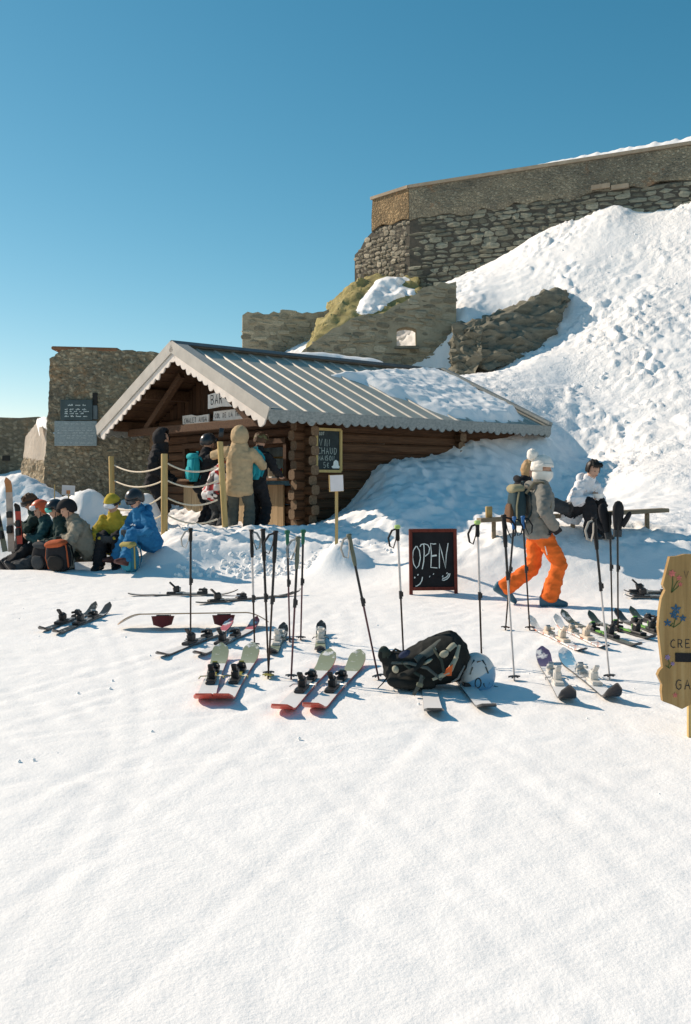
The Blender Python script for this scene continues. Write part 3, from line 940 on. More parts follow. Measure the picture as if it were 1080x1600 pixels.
recentre(bo, P(45, 815, 22.5))
tag(bo, 'sunlit sloping buttress with pale render, at the left end of the brown rubble wall', 'wall', None, 'thing')
sp = snow_pad('snow_cap', [P(57, 668, 22.0), P(84, 672, 21.3), P(84, 652, 22.0), P(57, 655, 22.9)], 0.10, seed=9)
sp.parent = bo; sp.data.transform(Matrix.Translation(-bo.location))

fw = MB()
YF = 26.5
polyf = [(XA(-120, YF), 0.8), (XA(64, YF), 0.8), (XA(60, YF), zpx(651, YF)), (XA(30, YF), zpx(653, YF)), (XA(0, YF), zpx(652, YF)), (XA(-120, YF), zpx(655, YF))]
fw.prism(polyf, (0, YF, 0), (1, 0, 0), (0, 0, 1), (0, 1.5, 0))
FARR = rubble_material('far_rubble', (0.16, 0.15, 0.115), (0.22, 0.205, 0.16), 9)
fo = fw.build('far_wall', FARR, None, smooth=False)
recentre(fo, (XA(0, YF), YF, 1.5)); tag(fo, 'dark stone wall end at the far left behind the pale buttress', 'wall', None, 'thing')
mb = MB(); c = P(10, 716, YF); mb.box((c.x, YF, c.z), (0.2, 0.06, 0.13)); mb.build('loophole', plain('slot_dark', (0.03, 0.03, 0.03)), fo, smooth=False)

# ---- lettering
LET = {'A': [[(0, 0), (.45, 1), (.9, 0)], [(.18, .38), (.72, .38)]], 'B': [[(0, 0), (0, 1), (.6, .95), (.75, .75), (.55, .53), (0, .5)], [(.55, .53), (.85, .28), (.65, .03), (0, 0)]],
 'C': [[(.85, .85), (.5, 1), (.15, .8), (0, .5), (.12, .2), (.5, 0), (.85, .12)]], 'D': [[(0, 0), (0, 1), (.55, .92), (.85, .5), (.55, .08), (0, 0)]],
 'E': [[(.75, 1), (0, 1), (0, 0), (.78, 0)], [(0, .52), (.6, .52)]], 'G': [[(.85, .85), (.5, 1), (.12, .8), (0, .45), (.15, .12), (.5, 0), (.85, .15), (.85, .45), (.5, .45)]],
 'H': [[(0, 0), (0, 1)], [(.8, 0), (.8, 1)], [(0, .5), (.8, .5)]], 'I': [[(.4, 0), (.4, 1)]], 'L': [[(0, 1), (0, 0), (.7, 0)]],
 'M': [[(0, 0), (.05, 1), (.45, .35), (.85, 1), (.9, 0)]], 'N': [[(0, 0), (0.02, 1), (.78, 0), (.85, 1)]], 'O': [[(.42, 1), (.08, .75), (0, .4), (.2, .05), (.45, 0), (.75, .2), (.85, .6), (.65, .93), (.42, 1)]],
 'P': [[(0, 0), (0.03, 1), (.6, .97), (.82, .76), (.6, .5), (.02, .46)]], 'R': [[(0, 0), (0, 1), (.6, .95), (.75, .75), (.55, .52), (0, .5)], [(.4, .5), (.8, 0)]],
 'S': [[(.75, .9), (.4, 1), (.08, .8), (.3, .55), (.7, .4), (.7, .12), (.35, 0), (0, .1)]], 'T': [[(0, 1), (.85, 1)], [(.42, 1), (.42, 0)]], 'U': [[(0, 1), (.02, .25), (.35, 0), (.7, .2), (.75, 1)]],
 'V': [[(0, 1), (.4, 0), (.85, 1)]], '5': [[(.7, 1), (.1, 1), (.05, .55), (.5, .6), (.75, .3), (.45, 0), (0, .08)]], '\u20ac': [[(.8, .85), (.45, 1), (.15, .7), (.15, .3), (.45, 0), (.8, .15)], [(0, .6), (.5, .6)], [(0, .42), (.5, .42)]], '.': [[(.3, 0), (.36, .06)]], '-': [[(.1, .5), (.6, .5)]]}
def stroke(mb, pts2, o, u, v, n, th, jit=0.0, mi=0):
    """A flat painted line on a board: one thin ribbon per stroke, mitred."""
    q = [Vector(p) for p in pts2]
    L, Rr = [], []
    for i, p in enumerate(q):
        d0 = (q[i] - q[i - 1]).normalized() if i else (q[1] - q[0]).normalized()
        d1 = (q[i + 1] - q[i]).normalized() if i < len(q) - 1 else d0
        d = (d0 + d1)
        d = d0 if d.length < 0.2 else d.normalized()
        nn = Vector((-d.y, d.x)) * th / 2
        L.append(p + nn); Rr.append(p - nn)
    b = len(mb.v)
    for a_, c_ in zip(L, Rr):
        for k in (a_, c_): mb.v.append(tuple(o + u * k.x + v * k.y + n))
    for i in range(len(q) - 1):
        k = b + 2 * i; mb.f.append((k, k + 1, k + 3, k + 2)); mb.m.append(mi)
def write(mb, text, o, u, v, n, h, th, wd=0.62, gap=0.28, jit=0.03, seed=0, mi=0):
    rs = random.Random(seed); x = 0
    for ch in text:
        if ch != ' ':
            for s in LET[ch]:
                stroke(mb, [(x + a * h * wd + rs.uniform(-jit, jit) * h, b * h + rs.uniform(-jit, jit) * h) for a, b in s], o, u, v, n, th, mi=mi)
        x += h * (wd + gap) if ch not in 'I.' else h * (wd * .6 + gap)
    return x

UX, UZ, TOCAM = Vector((1, 0, 0)), Vector((0, 0, 1)), Vector((0, -1, 0))
PL_D = plain('plaque_dark', (0.05, 0.075, 0.08), 0.5); PL_L = plain('plaque_grey', (0.24, 0.29, 0.30), 0.55, var=0.25, scale=40)
CHALK = plain('chalk', (0.72, 0.8, 0.78), 0.9, var=0.15, scale=60, bstr=0)
ETCH = plain('etched_letters', (0.48, 0.53, 0.53), 0.8, bstr=0)
def plaque(label, x0, y0, x1, y1, mat, lm, rows, seed):
    a, b = P(x0, y1, YL), P(x1, y0, YL)
    c = (a + b) / 2
    t = thing('plaque', label, 'plaque', (c.x, YL - .06, a.z))
    mb = MB(); mb.box((c.x, YL - .065, c.z), (b.x - a.x, .05, b.z - a.z), bevel=.008); mb.build('plate', mat, t, smooth=False)
    rs = random.Random(seed); mb = MB(); Wd, Hh = b.x - a.x, b.z - a.z
    for (y, x_, w_, th) in rows:
        x = x_ * Wd
        while x < (x_ + w_) * Wd:
            ww = rs.uniform(.06, .13)
            for k in range(int(ww / 0.022)):
                hh = th * rs.choice((.6, .6, 1.0))
                xx = x + k * .022
                stroke(mb, [(xx, y * Hh), (xx + rs.uniform(0, .008), y * Hh + hh)], Vector((a.x, YL - .094, a.z)), UX, UZ, Vector(), .012)
                if rs.random() < .6: stroke(mb, [(xx, y * Hh + hh * rs.choice((0, .5, .9))), (xx + .016, y * Hh + hh * .5)], Vector((a.x, YL - .094, a.z)), UX, UZ, Vector(), .01)
            x += ww + .03
    mb.build('lettering', lm, t, smooth=False)
plaque('dark slate plaque with pale lines of lettering, the upper of two on the rubble wall', 96, 625, 146, 657, PL_D, CHALK, [(.70, .25, .62, .035), (.5, .15, .55, .03), (.40, .15, .7, .03), (.3, .15, .5, .03), (.16, .15, .66, .035)], 2)
plaque('larger light grey plaque with faint lettering, the lower of two on the rubble wall', 87, 658, 153, 697, PL_L, ETCH, [(.86, .25, .45, .03), (.7, .2, .7, .025), (.6, .08, .82, .025), (.5, .08, .82, .025), (.39, .15, .7, .025), (.3, .3, .4, .025), (.1, .12, .75, .025)], 5)
# ================================================================== chalet
LOG = wood_material('log_brown', (0.045, 0.022, 0.011), (0.115, 0.060, 0.031), 0, 3.0, 0.25)
LOG_END = plain('log_end', (0.17, 0.115, 0.07), 0.8, var=0.3, scale=30)
PLANK = wood_material('plank_brown', (0.035, 0.017, 0.009), (0.085, 0.044, 0.023), 2, 3.0, 0.25)
BEAM = wood_material('beam_brown', (0.045, 0.022, 0.012), (0.10, 0.055, 0.03), 0, 3.0, 0.2)
PALEWOOD = wood_material('pale_wood', (0.36, 0.25, 0.12), (0.55, 0.41, 0.22), 2, 2.0, 0.1)
GREYWOOD = wood_material('weathered_board', (0.20, 0.22, 0.215), (0.36, 0.37, 0.35), 0, 2.0, 0.1)
WHITEBOARD = plain('bargeboard_paint', (0.68, 0.63, 0.58), 0.6, var=0.12, scale=5)
def roof_metal():
    m, t, b = nt('roof_metal')
    v = coords(t)
    col = ramp(t, noise_tex(t, v, 1.2, 6, 0.65), [(0.3, (0.31, 0.335, 0.295)), (0.7, (0.42, 0.435, 0.385))])
    t.links.new(col, b.inputs['Base Color'])
    b.inputs['Roughness'].default_value = 0.55; b.inputs['Metallic'].default_value = 0.15
    bump(t, b, noise_tex(t, v, 30, 3), 0.08, 0.004)
    return m
METAL = roof_metal()
TRIM = plain('verge_metal', (0.40, 0.39, 0.355), 0.5, 0.1, 0.12, 4)
RIBM = plain('rib_metal', (0.50, 0.47, 0.42), 0.5, 0.1, 0.12, 5)
RIDGE = plain('ridge_cap_metal', (0.055, 0.065, 0.07), 0.45, 0.3, 0.2, 4)
chalet = thing('chalet', 'brown log chalet bar with ribbed metal roof, half buried in snow', 'building', tuple(W(3.8, 3.05, 1.0)))
EZ, RZ, HW, RL = 3.11, 4.50, 3.05, 7.0
def roof_z(t): return EZ + (RZ - EZ) * (1 - abs(t - HW) / HW)
nU = (RZ - EZ) / HW
sl_r = Vector((A.x, A.y, nU)).normalized()                   # up the right slope
n_r = D.cross(sl_r); n_r = n_r if n_r.z > 0 else -n_r
sl_l = Vector((-A.x, -A.y, nU)).normalized()
n_l = D.cross(sl_l); n_l = n_l if n_l.z > 0 else -n_l
SLEN = math.hypot(HW, RZ - EZ)
for (t0, sl_, nn) in ((0, sl_r, n_r), (2 * HW, sl_l, n_l)):
    mb = MB()
    mb.prism([(0, 0), (RL, 0), (RL, SLEN), (0, SLEN)], W(0, t0, EZ) - nn * .035, D, sl_, nn * .035)
    mb.build('roof_sheet', METAL, chalet, smooth=False)
    # rib profile: low trapezoid
    n_rib = 17
    for k in range(n_rib):
        u = 0.42 + k * (RL - 0.62) / (n_rib - 1)
        o_ = W(u, t0, EZ) + sl_ * 0.0
        mb = MB()
        mb.prism([(-.032, 0), (.032, 0), (.018, .024), (-.018, .024)], o_ + nn * .001, D, nn, sl_ * (SLEN - .13))
        mb.build('rib', RIBM, chalet, smooth=False)
# under-boarding, visible from below at the front
for (t0, sl_, nn) in ((0, sl_r, n_r), (2 * HW, sl_l, n_l)):
    k = 0
    y = 0.04
    while y < SLEN - .14:
        mb = MB(); mb.prism([(0.05, y), (RL - .05, y), (RL - .05, y + .145), (0.05, y + .145)], W(0, t0, EZ) - nn * (.06 + .004 * (k % 2)), D, sl_, nn * .022)
        mb.build('roof_board', BEAM, chalet, smooth=False); y += .152; k += 1
# ridge cap
mb = MB()
for (sl_, nn) in ((sl_r, n_r), (sl_l, n_l)):
    mb.prism([(-.04, 0), (RL + .04, 0), (RL + .04, .20), (-.04, .20)], W(0, HW, RZ) + Vector((0, 0, .075)), D, -sl_, nn * .02)
mb.build('ridge_cap', RIDGE, chalet, smooth=False)
# verge trims and scalloped bargeboards at both gables
def scallops(L, depth, step, drop):
    pts2 = [(0, 0), (0, -depth)]
    n_ = int(L / step)
    for k in range(n_):
        x0 = k * L / n_
        for q in range(1, 7):
            a_ = q / 7
            pts2.append((x0 + a_ * L / n_, -depth - drop * math.sin(math.pi * a_) * (1 if k % 4 else 1.6)))
        pts2.append((x0 + L / n_, -depth))
    pts2.append((L, 0))
    return pts2
for (t0, sl_, nn) in ((0, sl_r, n_r), (2 * HW, sl_l, n_l)):
    for u0, dn, front in ((-.045, 1, True), (RL + .015, 1, False)):
        mb = MB()
        mb.prism([(-.05, -.13), (SLEN + .02, -.13), (SLEN + .02, .075), (-.05, .075)], W(u0, t0, EZ), sl_, nn, D * .03)
        if front: mb.prism([(-.05, 0), (SLEN + .0, 0), (SLEN + .0, .24), (-.05, .24)], W(u0, t0, EZ) + nn * .075, sl_, D, nn * .012)
        else: mb.prism([(-.05, 0), (SLEN + .0, 0), (SLEN + .0, .12), (-.05, .12)], W(u0 - .09, t0, EZ) + nn * .075, sl_, D, nn * .05)
        mb.build('verge_trim', TRIM if front else GREYWOOD, chalet, smooth=False)
        mb = MB()
        mb.prism(scallops(SLEN - .02, .13, .2, .055), W(u0 + .033, t0, EZ) - nn * .10 + sl_ * .02, sl_, nn, D * .025)
        mb.build('bargeboard', WHITEBOARD if front else GREYWOOD, chalet, smooth=False)
for t0, sg in ((0, -1), (2 * HW, 1)):
    mb = MB()
    mb.prism(scallops(RL + .06, .16, .19, .05), W(-.03, t0 + sg * .03, EZ + .03), D, UZ, A * (sg * .028))
    mb.build('fascia_board', GREYWOOD, chalet, smooth=False)
# purlins and rafters under the front overhang
for t in (0.5, 1.75, HW, 4.35, 5.6):
    zt = roof_z(t) - .16
    mb = MB(); mb.beam(W(.10, t, zt - .05), W(RL - .15, t, zt - .05), .14, .2, bevel=.012); mb.build('purlin', BEAM, chalet, smooth=False)
for u in (0.45,):
    mb = MB(); mb.beam(W(u, .5, 3.0), W(u, 5.6, 3.0), .12, .15, bevel=.01); mb.build('tie_beam', BEAM, chalet, smooth=False)
    for ta, tb in ((1.2, 2.6), (4.9, 3.5)):
        mb = MB(); mb.beam(W(u, ta, 3.05), W(u, tb, roof_z(tb) - .28), .1, .12); mb.build('brace', BEAM, chalet, smooth=False)

def log(a, b, h=.165, w=.17, mats=(LOG, LOG_END), parent=None, seed=0):
    """One squared, slightly rounded log with a lighter sawn end."""
    a, b = Vector(a), Vector(b)
    d = (b - a); L = d.length; d.normalize()
    x = d.cross(UZ).normalized()
    prof = [(-.5, -.3), (-.5, .3), (-.32, .5), (.32, .5), (.5, .3), (.5, -.3), (.32, -.5), (-.32, -.5)]
    rs = random.Random(seed); rings = []
    for k in range(5):
        t = k / 4
        c = a + d * (L * t) + UZ * rs.uniform(-.006, .006) + x * rs.uniform(-.007, .007)
        rings.append([c + x * (px_ * w) + UZ * (pz_ * h) for px_, pz_ in prof])
    loc = (a + b) / 2
    ang = math.atan2(d.y, d.x)
    mb = MB(); mb.quadstrip(rings, caps=False, mi=0)
    n_ = len(mb.v)
    mb.f.append(tuple(reversed(range(8)))); mb.m.append(1)
    mb.f.append(tuple(range(n_ - 8, n_))); mb.m.append(1)
    # local frame along the log so that the grain follows it
    Mi = Matrix.Rotation(-ang, 4, 'Z') @ Matrix.Translation(-loc)
    mb.v = [tuple(Mi @ Vector(v)) for v in mb.v]
    o = mb.build('log', list(mats), parent, True, world=False, angle=35)
    o.location = loc - parent.location; o.rotation_euler = (0, 0, ang)
    return o
LH = .168; FZ = 1.0; NL = 13
for k in range(NL):
    z = FZ + LH * (k + .5)
    # right wall; top logs run on past the back corner in steps
    ue = {12: 6.45, 11: 6.45, 10: 6.2, 9: 6.2, 8: 5.95}.get(k, 4.98)
    log(W(.82 + .05 * (k % 2), .5, z), W(ue, .5, z), parent=chalet, seed=k)
    if z > 2.2:
        log(W(.95, 5.6, z), W(6.2, 5.6, z), parent=chalet, seed=k + 40)
    else:
        log(W(.95, 5.6, z), W(6.2, 5.6, z), parent=chalet, seed=k + 40)
    zz = z + LH / 2
    # cross walls: short crossing ends at the corners
    if k < 12: log(W(1.12, .22 + .07 * (k % 2), zz - .002), W(1.12, .86 if 1.99 < zz < 2.65 else .9, zz - .002), h=.16, parent=chalet, seed=k + 80)
    log(W(4.78, .62 if k == 12 else .26 + .05 * (k % 2), zz - .002), W(4.78, 5.48 if k == 12 else 5.75, zz - .002), h=.16, parent=chalet, seed=k + 120)
    if zz < 1.98 or zz > 2.66:
        log(W(1.12, .902, zz - .002), W(1.12, 4.3, zz - .002), h=.16, parent=chalet, seed=k + 160)
    log(W(1.12, 4.302, zz - .002), W(1.12, 5.45 if k == 12 else 5.85, zz - .002), h=.16, parent=chalet, seed=k + 200)
# gable boards above the log wall
for k in range(34):
    t = .58 + k * .15
    if t > 5.5: break
    ztop = roof_z(t + .07) - .1 - abs(0.07 * nU)
    if ztop < 3.3: continue
    mb = MB(); mb.prism([(t, 3.25), (t + .143, 3.25), (t + .143, min(roof_z(t + .143), roof_z(t)) - .09), (t, min(roof_z(t + .143), roof_z(t)) - .09)], W(1.08 + .006 * (k % 2), 0, 0), A, UZ, D * .03)
    mb.build('gable_board', PLANK, chalet, smooth=False)
mb = MB(); mb.prism([(.5, 3.2), (5.6, 3.2), (HW, roof_z(HW) - .1)], W(4.8, 0, 0), A, UZ, D * .04); mb.build('back_gable', PLANK, chalet, smooth=False)
# serving hatch: frame, counter and apron boards lit by the sun
mb = MB()
mb.beam(W(.98, .84, 2.7), W(.98, 4.34, 2.7), .09, .1, bevel=.008)
mb.build('hatch_lintel', BEAM, chalet, smooth=False)
for t in (.88, 4.3, 2.5):
    if t == 2.5: continue
    mb = MB(); mb.beam(W(1.0, t, 2.02), W(1.0, t, 2.65), .09, .09, up=D); mb.build('hatch_post', BEAM, chalet, smooth=False)
CTOP = wood_material('counter_top', (0.10, 0.055, 0.03), (0.2, 0.12, 0.07), 0, 2, 0.1)
mb = MB(); mb.beam(W(.93, .72, 2.02), W(.93, 4.5, 2.02), .5, .045, bevel=.008); mb.build('counter', CTOP, chalet, smooth=False)
APRON = wood_material('apron_board', (0.26, 0.18, 0.10), (0.42, 0.31, 0.18), 2, 2.5, 0.15)
k = 0; t = .95
while t < 4.25:
    mb = MB(); mb.prism([(t, 1.0), (t + .155, 1.0), (t + .155, 1.93), (t, 1.93)], W(.98 - .004 * (k % 2), 0, 0), A, UZ, D * .03)
    mb.build('apron_board', APRON, chalet, smooth=False); t += .162; k += 1
# inside the bar: floor, back wall, shelves with bottles and cups
INT = plain('bar_wall_paint', (0.5, 0.64, 0.70), 0.8, var=0.3, scale=4)
mb = MB(); mb.prism([(1.2, .6), (4.7, .6), (4.7, 5.5), (1.2, 5.5)], R0 + UZ * .98, D, A, UZ * .05); mb.build('floor', PLANK, chalet, smooth=False)
mb = MB(); mb.prism([(.6, 1.05), (5.5, 1.05), (5.5, 3.1), (.6, 3.1)], W(3.0, 0, 0), A, UZ, D * .04); mb.build('bar_back_wall', INT, chalet, smooth=False)
mb = MB(); mb.prism([(1.25, 1.05), (2.98, 1.05), (2.98, 3.1), (1.25, 3.1)], W(0, .62, 0), D, UZ, A * .02); mb.build('bar_side_wall', INT, chalet, smooth=False)
rs = random.Random(3)
bcols = [(0.32, 0.05, 0.04), (0.35, 0.28, 0.08), (0.05, 0.16, 0.08), (0.30, 0.33, 0.34), (0.10, 0.05, 0.02), (0.5, 0.5, 0.48)]
for z in (1.75, 2.15, 2.5):
    mb = MB(); mb.beam(W(2.88, .7, z), W(2.88, 5.3, z), .2, .03); mb.build('shelf', PALEWOOD, chalet, smooth=False)
def bottle(loc, h, r, col, label):
    mb = MB(); mb.tube([(0, 0, 0), (0, 0, .01), (0, 0, h * .6), (0, 0, h * .72), (0, 0, h * .78), (0, 0, h)], [r * .92, r, r, r * .55, r * .36, r * .36], 12)
    o = mb.build('bottle', plain('bottle_%d' % int(col[0] * 1000 + col[1] * 100 + col[2] * 10), col, 0.15, var=.1, spec=.6), None, world=False)
    o.location = loc; tag(o, label, 'bottle', 'bottles on the bar shelves'); return o
for z in (1.767, 2.167):
    for q, t in enumerate((0.85, 1.02, 1.2, 1.36, 1.55)):
        ci = rs.randrange(6)
        bottle(W(2.86, t + rs.uniform(-.03, .03), z), rs.uniform(.24, .31), .038, bcols[ci], '%s bottle, %s from the right on the %s shelf inside the bar hatch' % (('red', 'yellow', 'green', 'clear grey', 'brown', 'white')[ci], ('first', 'second', 'third', 'fourth', 'fifth')[q], 'lower' if z < 2 else 'upper'))
t_ = thing('menu_card', 'small pink paper pinned up inside the bar hatch', 'paper', tuple(W(2.93, 1.62, 2.40)))
mb = MB(); mb.box((0, 0, 0), (.16, .005, .26)); o = mb.build('sheet', plain('pink_paper', (0.62, 0.26, 0.30), 0.8), t_, world=False); o.rotation_euler = (0, 0, -math.atan2(-A.y, -A.x) if False else math.atan2(A.y, A.x))
for j, (t, z, w_, h_) in enumerate(((1.28, 2.45, .16, .18), (1.28, 2.22, .15, .15))):
    fr_ = thing('picture_frame', ('upper' if j == 0 else 'lower') + ' small dark framed notice on the wall inside the bar hatch', 'picture', tuple(W(2.93, t, z)))
    for nm, sz, mt_, yy in (('frame', (w_, .02, h_), BEAM, 0), ('board', (w_ - .04, .012, h_ - .04), plain('slate', (0.03, 0.045, 0.05), 0.7), .012)):
        mb = MB(); mb.box((0, yy, 0), sz); o = mb.build(nm, mt_, fr_, world=False, smooth=False); o.rotation_euler = (0, 0, math.atan2(A.y, A.x))
# things on the counter
cup = thing('napkin_box', 'small beige box with white napkins on the bar counter', 'box', tuple(W(.9, 1.15, 2.0435)))
mb = MB(); mb.box((0, 0, .09), (.16, .14, .18), bevel=.006); mb.build('box', plain('card', (0.5, 0.4, 0.27), .8), cup, world=False, smooth=False)
mb = MB(); mb.box((0, 0, .20), (.1, .03, .06), Matrix.Rotation(.2, 3, 'X')); mb.build('napkins', plain('napkin', (.8, .78, .74), .9), cup, world=False, smooth=False)
for j, (t, w_) in enumerate(((1.2, .22), (.92, .1))):
    tr = MB(); tr.box((0, 0, .012), (w_, .16, .024), Matrix.Rotation(math.atan2(A.y, A.x), 3, 'Z'), bevel=.004)
    o = tr.build('tray', plain('tray_white', (.75, .70, .62), .5), None, world=False); o.location = W(.76, t, 2.0435)
    tag(o, ('wide' if j == 0 else 'small') + ' white tray on the edge of the bar counter', 'tray')
for j, (t, col, h) in enumerate(((.98, (.55, .42, .06), .2), (1.06, (.45, .06, .04), .18))):
    mb = MB(); mb.tube([(0, 0, 0), (0, 0, h * .75), (0, 0, h * .82), (0, 0, h)], [.033, .033, .022, .008], 10)
    o = mb.build('sauce_bottle', plain('sauce%d' % j, col, .35), None, world=False); o.location = W(1.02, t, 2.0435)
    tag(o, ('yellow' if j == 0 else 'red') + ' squeeze bottle at the right end of the bar counter', 'bottle')

# snow lying on the far half of the roof
n_u, n_s = 130, 70
uu_, ss_ = np.meshgrid(np.linspace(2.2, 6.96, n_u), np.linspace(0.02, SLEN - .16, n_s))
w_ = np.clip((uu_ - 2.2) / (RL - 2.2), 0, 1); v_ = ss_ / SLEN
front_edge = 2.75 + 1.7 * np.clip((0.75 - v_) / .75, 0, 1) ** 0.8 + np.clip((v_ - .70) / .24, 0, 1) * 3.0 + 0.25 * fbm(uu_, ss_, 1.2, 3, seed=71)
ins = smooth01(uu_ - front_edge, 0.0, 0.55)
eave = smooth01(v_ + .03 * fbm(uu_, ss_, 3, 2, seed=76), 0.02 + .1 * smooth01(uu_, 6.0, 6.9), .14 + .12 * smooth01(uu_, 6.0, 6.9))
back = smooth01(RL - .02 - uu_, 0.10, .32)
th_ = ins * eave * back * (0.10 + .04 * fbm(uu_, ss_, 1.0, 2, seed=72) + .03 * billow(uu_, ss_, 3.5, 2, seed=74)) - 0.02 * (1 - ins * eave * back)
roofp = [np.array(W(0, 0, EZ)[:])[None, None] + uu_[..., None] * np.array(D[:]) + ss_[..., None] * np.array(sl_r[:]) + (th_ + .012)[..., None] * np.array(n_r[:])][0] - np.array(chalet.location[:])
np_grid('snow_cover', roofp[..., 0], roofp[..., 1], roofp[..., 2], SNOW, chalet)

# painted plank signs under the gable
SIGNW = plain('sign_white', (0.74, 0.72, 0.68), 0.7, var=.12, scale=8); INK = plain('sign_ink', (0.03, 0.03, 0.035), 0.8, bstr=0)
def plank_sign(label, px0, px1, outline, text, u_plane, fs, th, tx, ty, seed, extra=None):
    """outline in picture pixels on the plane u = u_plane of the chalet front."""
    def hit(px, py):
        k = (px - 540) / F
        o_ = W(u_plane, 0, 0); t = (k * o_.y - o_.x) / (A.x - k * A.y)
        q = o_ + A * t
        return t, EYE - (py - HOR) / F * q.y
    pl = [hit(*p) for p in outline]
    t0 = max(p[0] for p in pl); z0 = min(p[1] for p in pl)
    s = thing('plank_sign', label, 'sign', tuple(W(u_plane, (t0 + min(p[0] for p in pl)) / 2, z0)))
    mb = MB(); mb.prism(pl, W(u_plane, 0, 0), A, UZ, D * .03); mb.build('board', SIGNW, s, smooth=False)
    mb = MB(); a_ = hit(*tx)
    write(mb, text, W(u_plane - .004, a_[0], a_[1]), -A, UZ, Vector(), fs, th, 0.6, .25, .03, seed)
    if extra:
        a_ = hit(*extra[1]); write(mb, extra[0], W(u_plane - .004, a_[0], a_[1]), -A, UZ, Vector(), extra[2], th * .8, .6, .25, .03, seed + 1)
    o = mb.build('lettering', INK, s, smooth=False)
plank_sign('ragged white plank sign reading CHALET ANGA, lowest left under the gable', 0, 0, [(285, 650), (299, 648), (307, 650), (326, 647), (326, 660), (321, 665), (308, 664), (286, 667)], 'CHALET ANGA', .9, .092, .014, (288.5, 661.5), 0, 1)
plank_sign('white plank sign reading BAR, highest under the gable, partly behind the bargeboard', 0, 0, [(325, 617), (335, 614), (352, 612), (357, 616), (357, 628), (376, 630), (366, 635), (345, 635), (325, 639)], 'BAR R', .62, .17, .02, (330, 632), 0, 2)
plank_sign('long white plank sign reading COL DE LA TRAVERSE under the gable', 0, 0, [(334, 643), (352, 641), (378, 638), (383, 644), (403, 645), (402, 653), (386, 652), (380, 655), (358, 657), (333, 657)], 'COL DE LA TRAVERSE', .8, .082, .013, (336, 653.5), 0, 3, ('TTE', (386, 650.5), .06))

# slate menu on the shaded side wall
def side_hit(px, py, t_plane):
    k = (px - 540) / F; o_ = W(0, t_plane, 0); u = (k * o_.y - o_.x) / (D.x - k * D.y)
    q = o_ + D * u
    return u, EYE - (py - HOR) / F * q.y
mt = .36
m0, m1 = side_hit(494, 736, mt), side_hit(532, 672, mt)
menu = thing('menu_board', 'tall chalk menu board in yellow wood frame on the chalet side wall', 'sign', tuple(W((m0[0] + m1[0]) / 2, mt, m0[1])))
SLATE = plain('slate_board', (0.022, 0.035, 0.038), 0.7, var=.3, scale=12); YWOOD = wood_material('yellow_frame', (0.42, 0.32, 0.12), (0.55, 0.43, 0.19), 2, 2, .05)
mb = MB(); mb.prism([(m0[0], m0[1]), (m1[0], m0[1]), (m1[0], m1[1]), (m0[0], m1[1])], W(0, mt, 0), D, UZ, A * .02); mb.build('slate', SLATE, menu, smooth=False)
for (a_, b_) in (((m0[0], m0[1]), (m1[0], m0[1])), ((m0[0], m1[1]), (m1[0], m1[1])), ((m0[0], m0[1]), (m0[0], m1[1])), ((m1[0], m0[1]), (m1[0], m1[1]))):
    mb = MB(); mb.beam(W(a_[0], mt - .008, a_[1]), W(b_[0], mt - .008, b_[1]), .045, .04, up=A); mb.build('frame_bar', YWOOD, menu, smooth=False)
mb = MB()
FAINT = plain('chalk_faint', (0.34, 0.42, 0.40), 0.9, bstr=0)
hh = m1[1] - m0[1]; ww = m1[0] - m0[0]
for txt, x_, y_, h_, s_ in (('GOT', .12, .86, .05, 4), ('VIN', .12, .60, .12, 5), ('CHAUD', .06, .41, .11, 6), ('MAISON', .08, .26, .08, 7), ('5\u20ac', .3, .08, .09, 8)):
    write(mb, txt, W(m0[0] + ww * x_, mt - .006, m0[1] + hh * y_), D, UZ, Vector(), h_, .012, .62, .2, .05, s_)
mb.build('lettering', FAINT, menu, smooth=False)
mb = MB(); co_ = W(m0[0] + ww * .8, mt - .007, m0[1] + hh * .07)
mb.prism([(-.07, 0), (.07, 0), (.1, .03), (.06, .05), (.05, .12), (.0, .15), (-.05, .12), (-.06, .05), (-.1, .03)], co_, D, UZ, -A * .004)
mb.build('cup_drawing', CHALK, menu, smooth=False)
# ================================================================== people
def ik(a, c, l1, l2, pole):
    a, c, pole = Vector(a), Vector(c), Vector(pole)
    d = c - a; L = min(max(d.length, abs(l1 - l2) + .01), l1 + l2 - .004)
    d.normalize(); c = a + d * L
    x = (l1 * l1 - l2 * l2 + L * L) / (2 * L)
    h = math.sqrt(max(0, l1 * l1 - x * x))
    p = pole - d * pole.dot(d)
    p = p.normalized() if p.length > 1e-6 else d.orthogonal().normalized()
    return a + d * x + p * h, c
SKIN = plain('skin', (0.52, 0.31, 0.22), 0.55, var=0.08, scale=20, bstr=.05)
BOOTS = plain('boot_black', (0.025, 0.025, 0.028), 0.45, var=.3); BOOTB = plain('boot_blue', (0.04, 0.11, 0.16), 0.4)
BOOTR = plain('boot_dark_red', (0.08, 0.03, 0.025), 0.4, var=.4); BUCKLE = plain('buckle', (0.55, 0.55, 0.54), 0.35, .6)
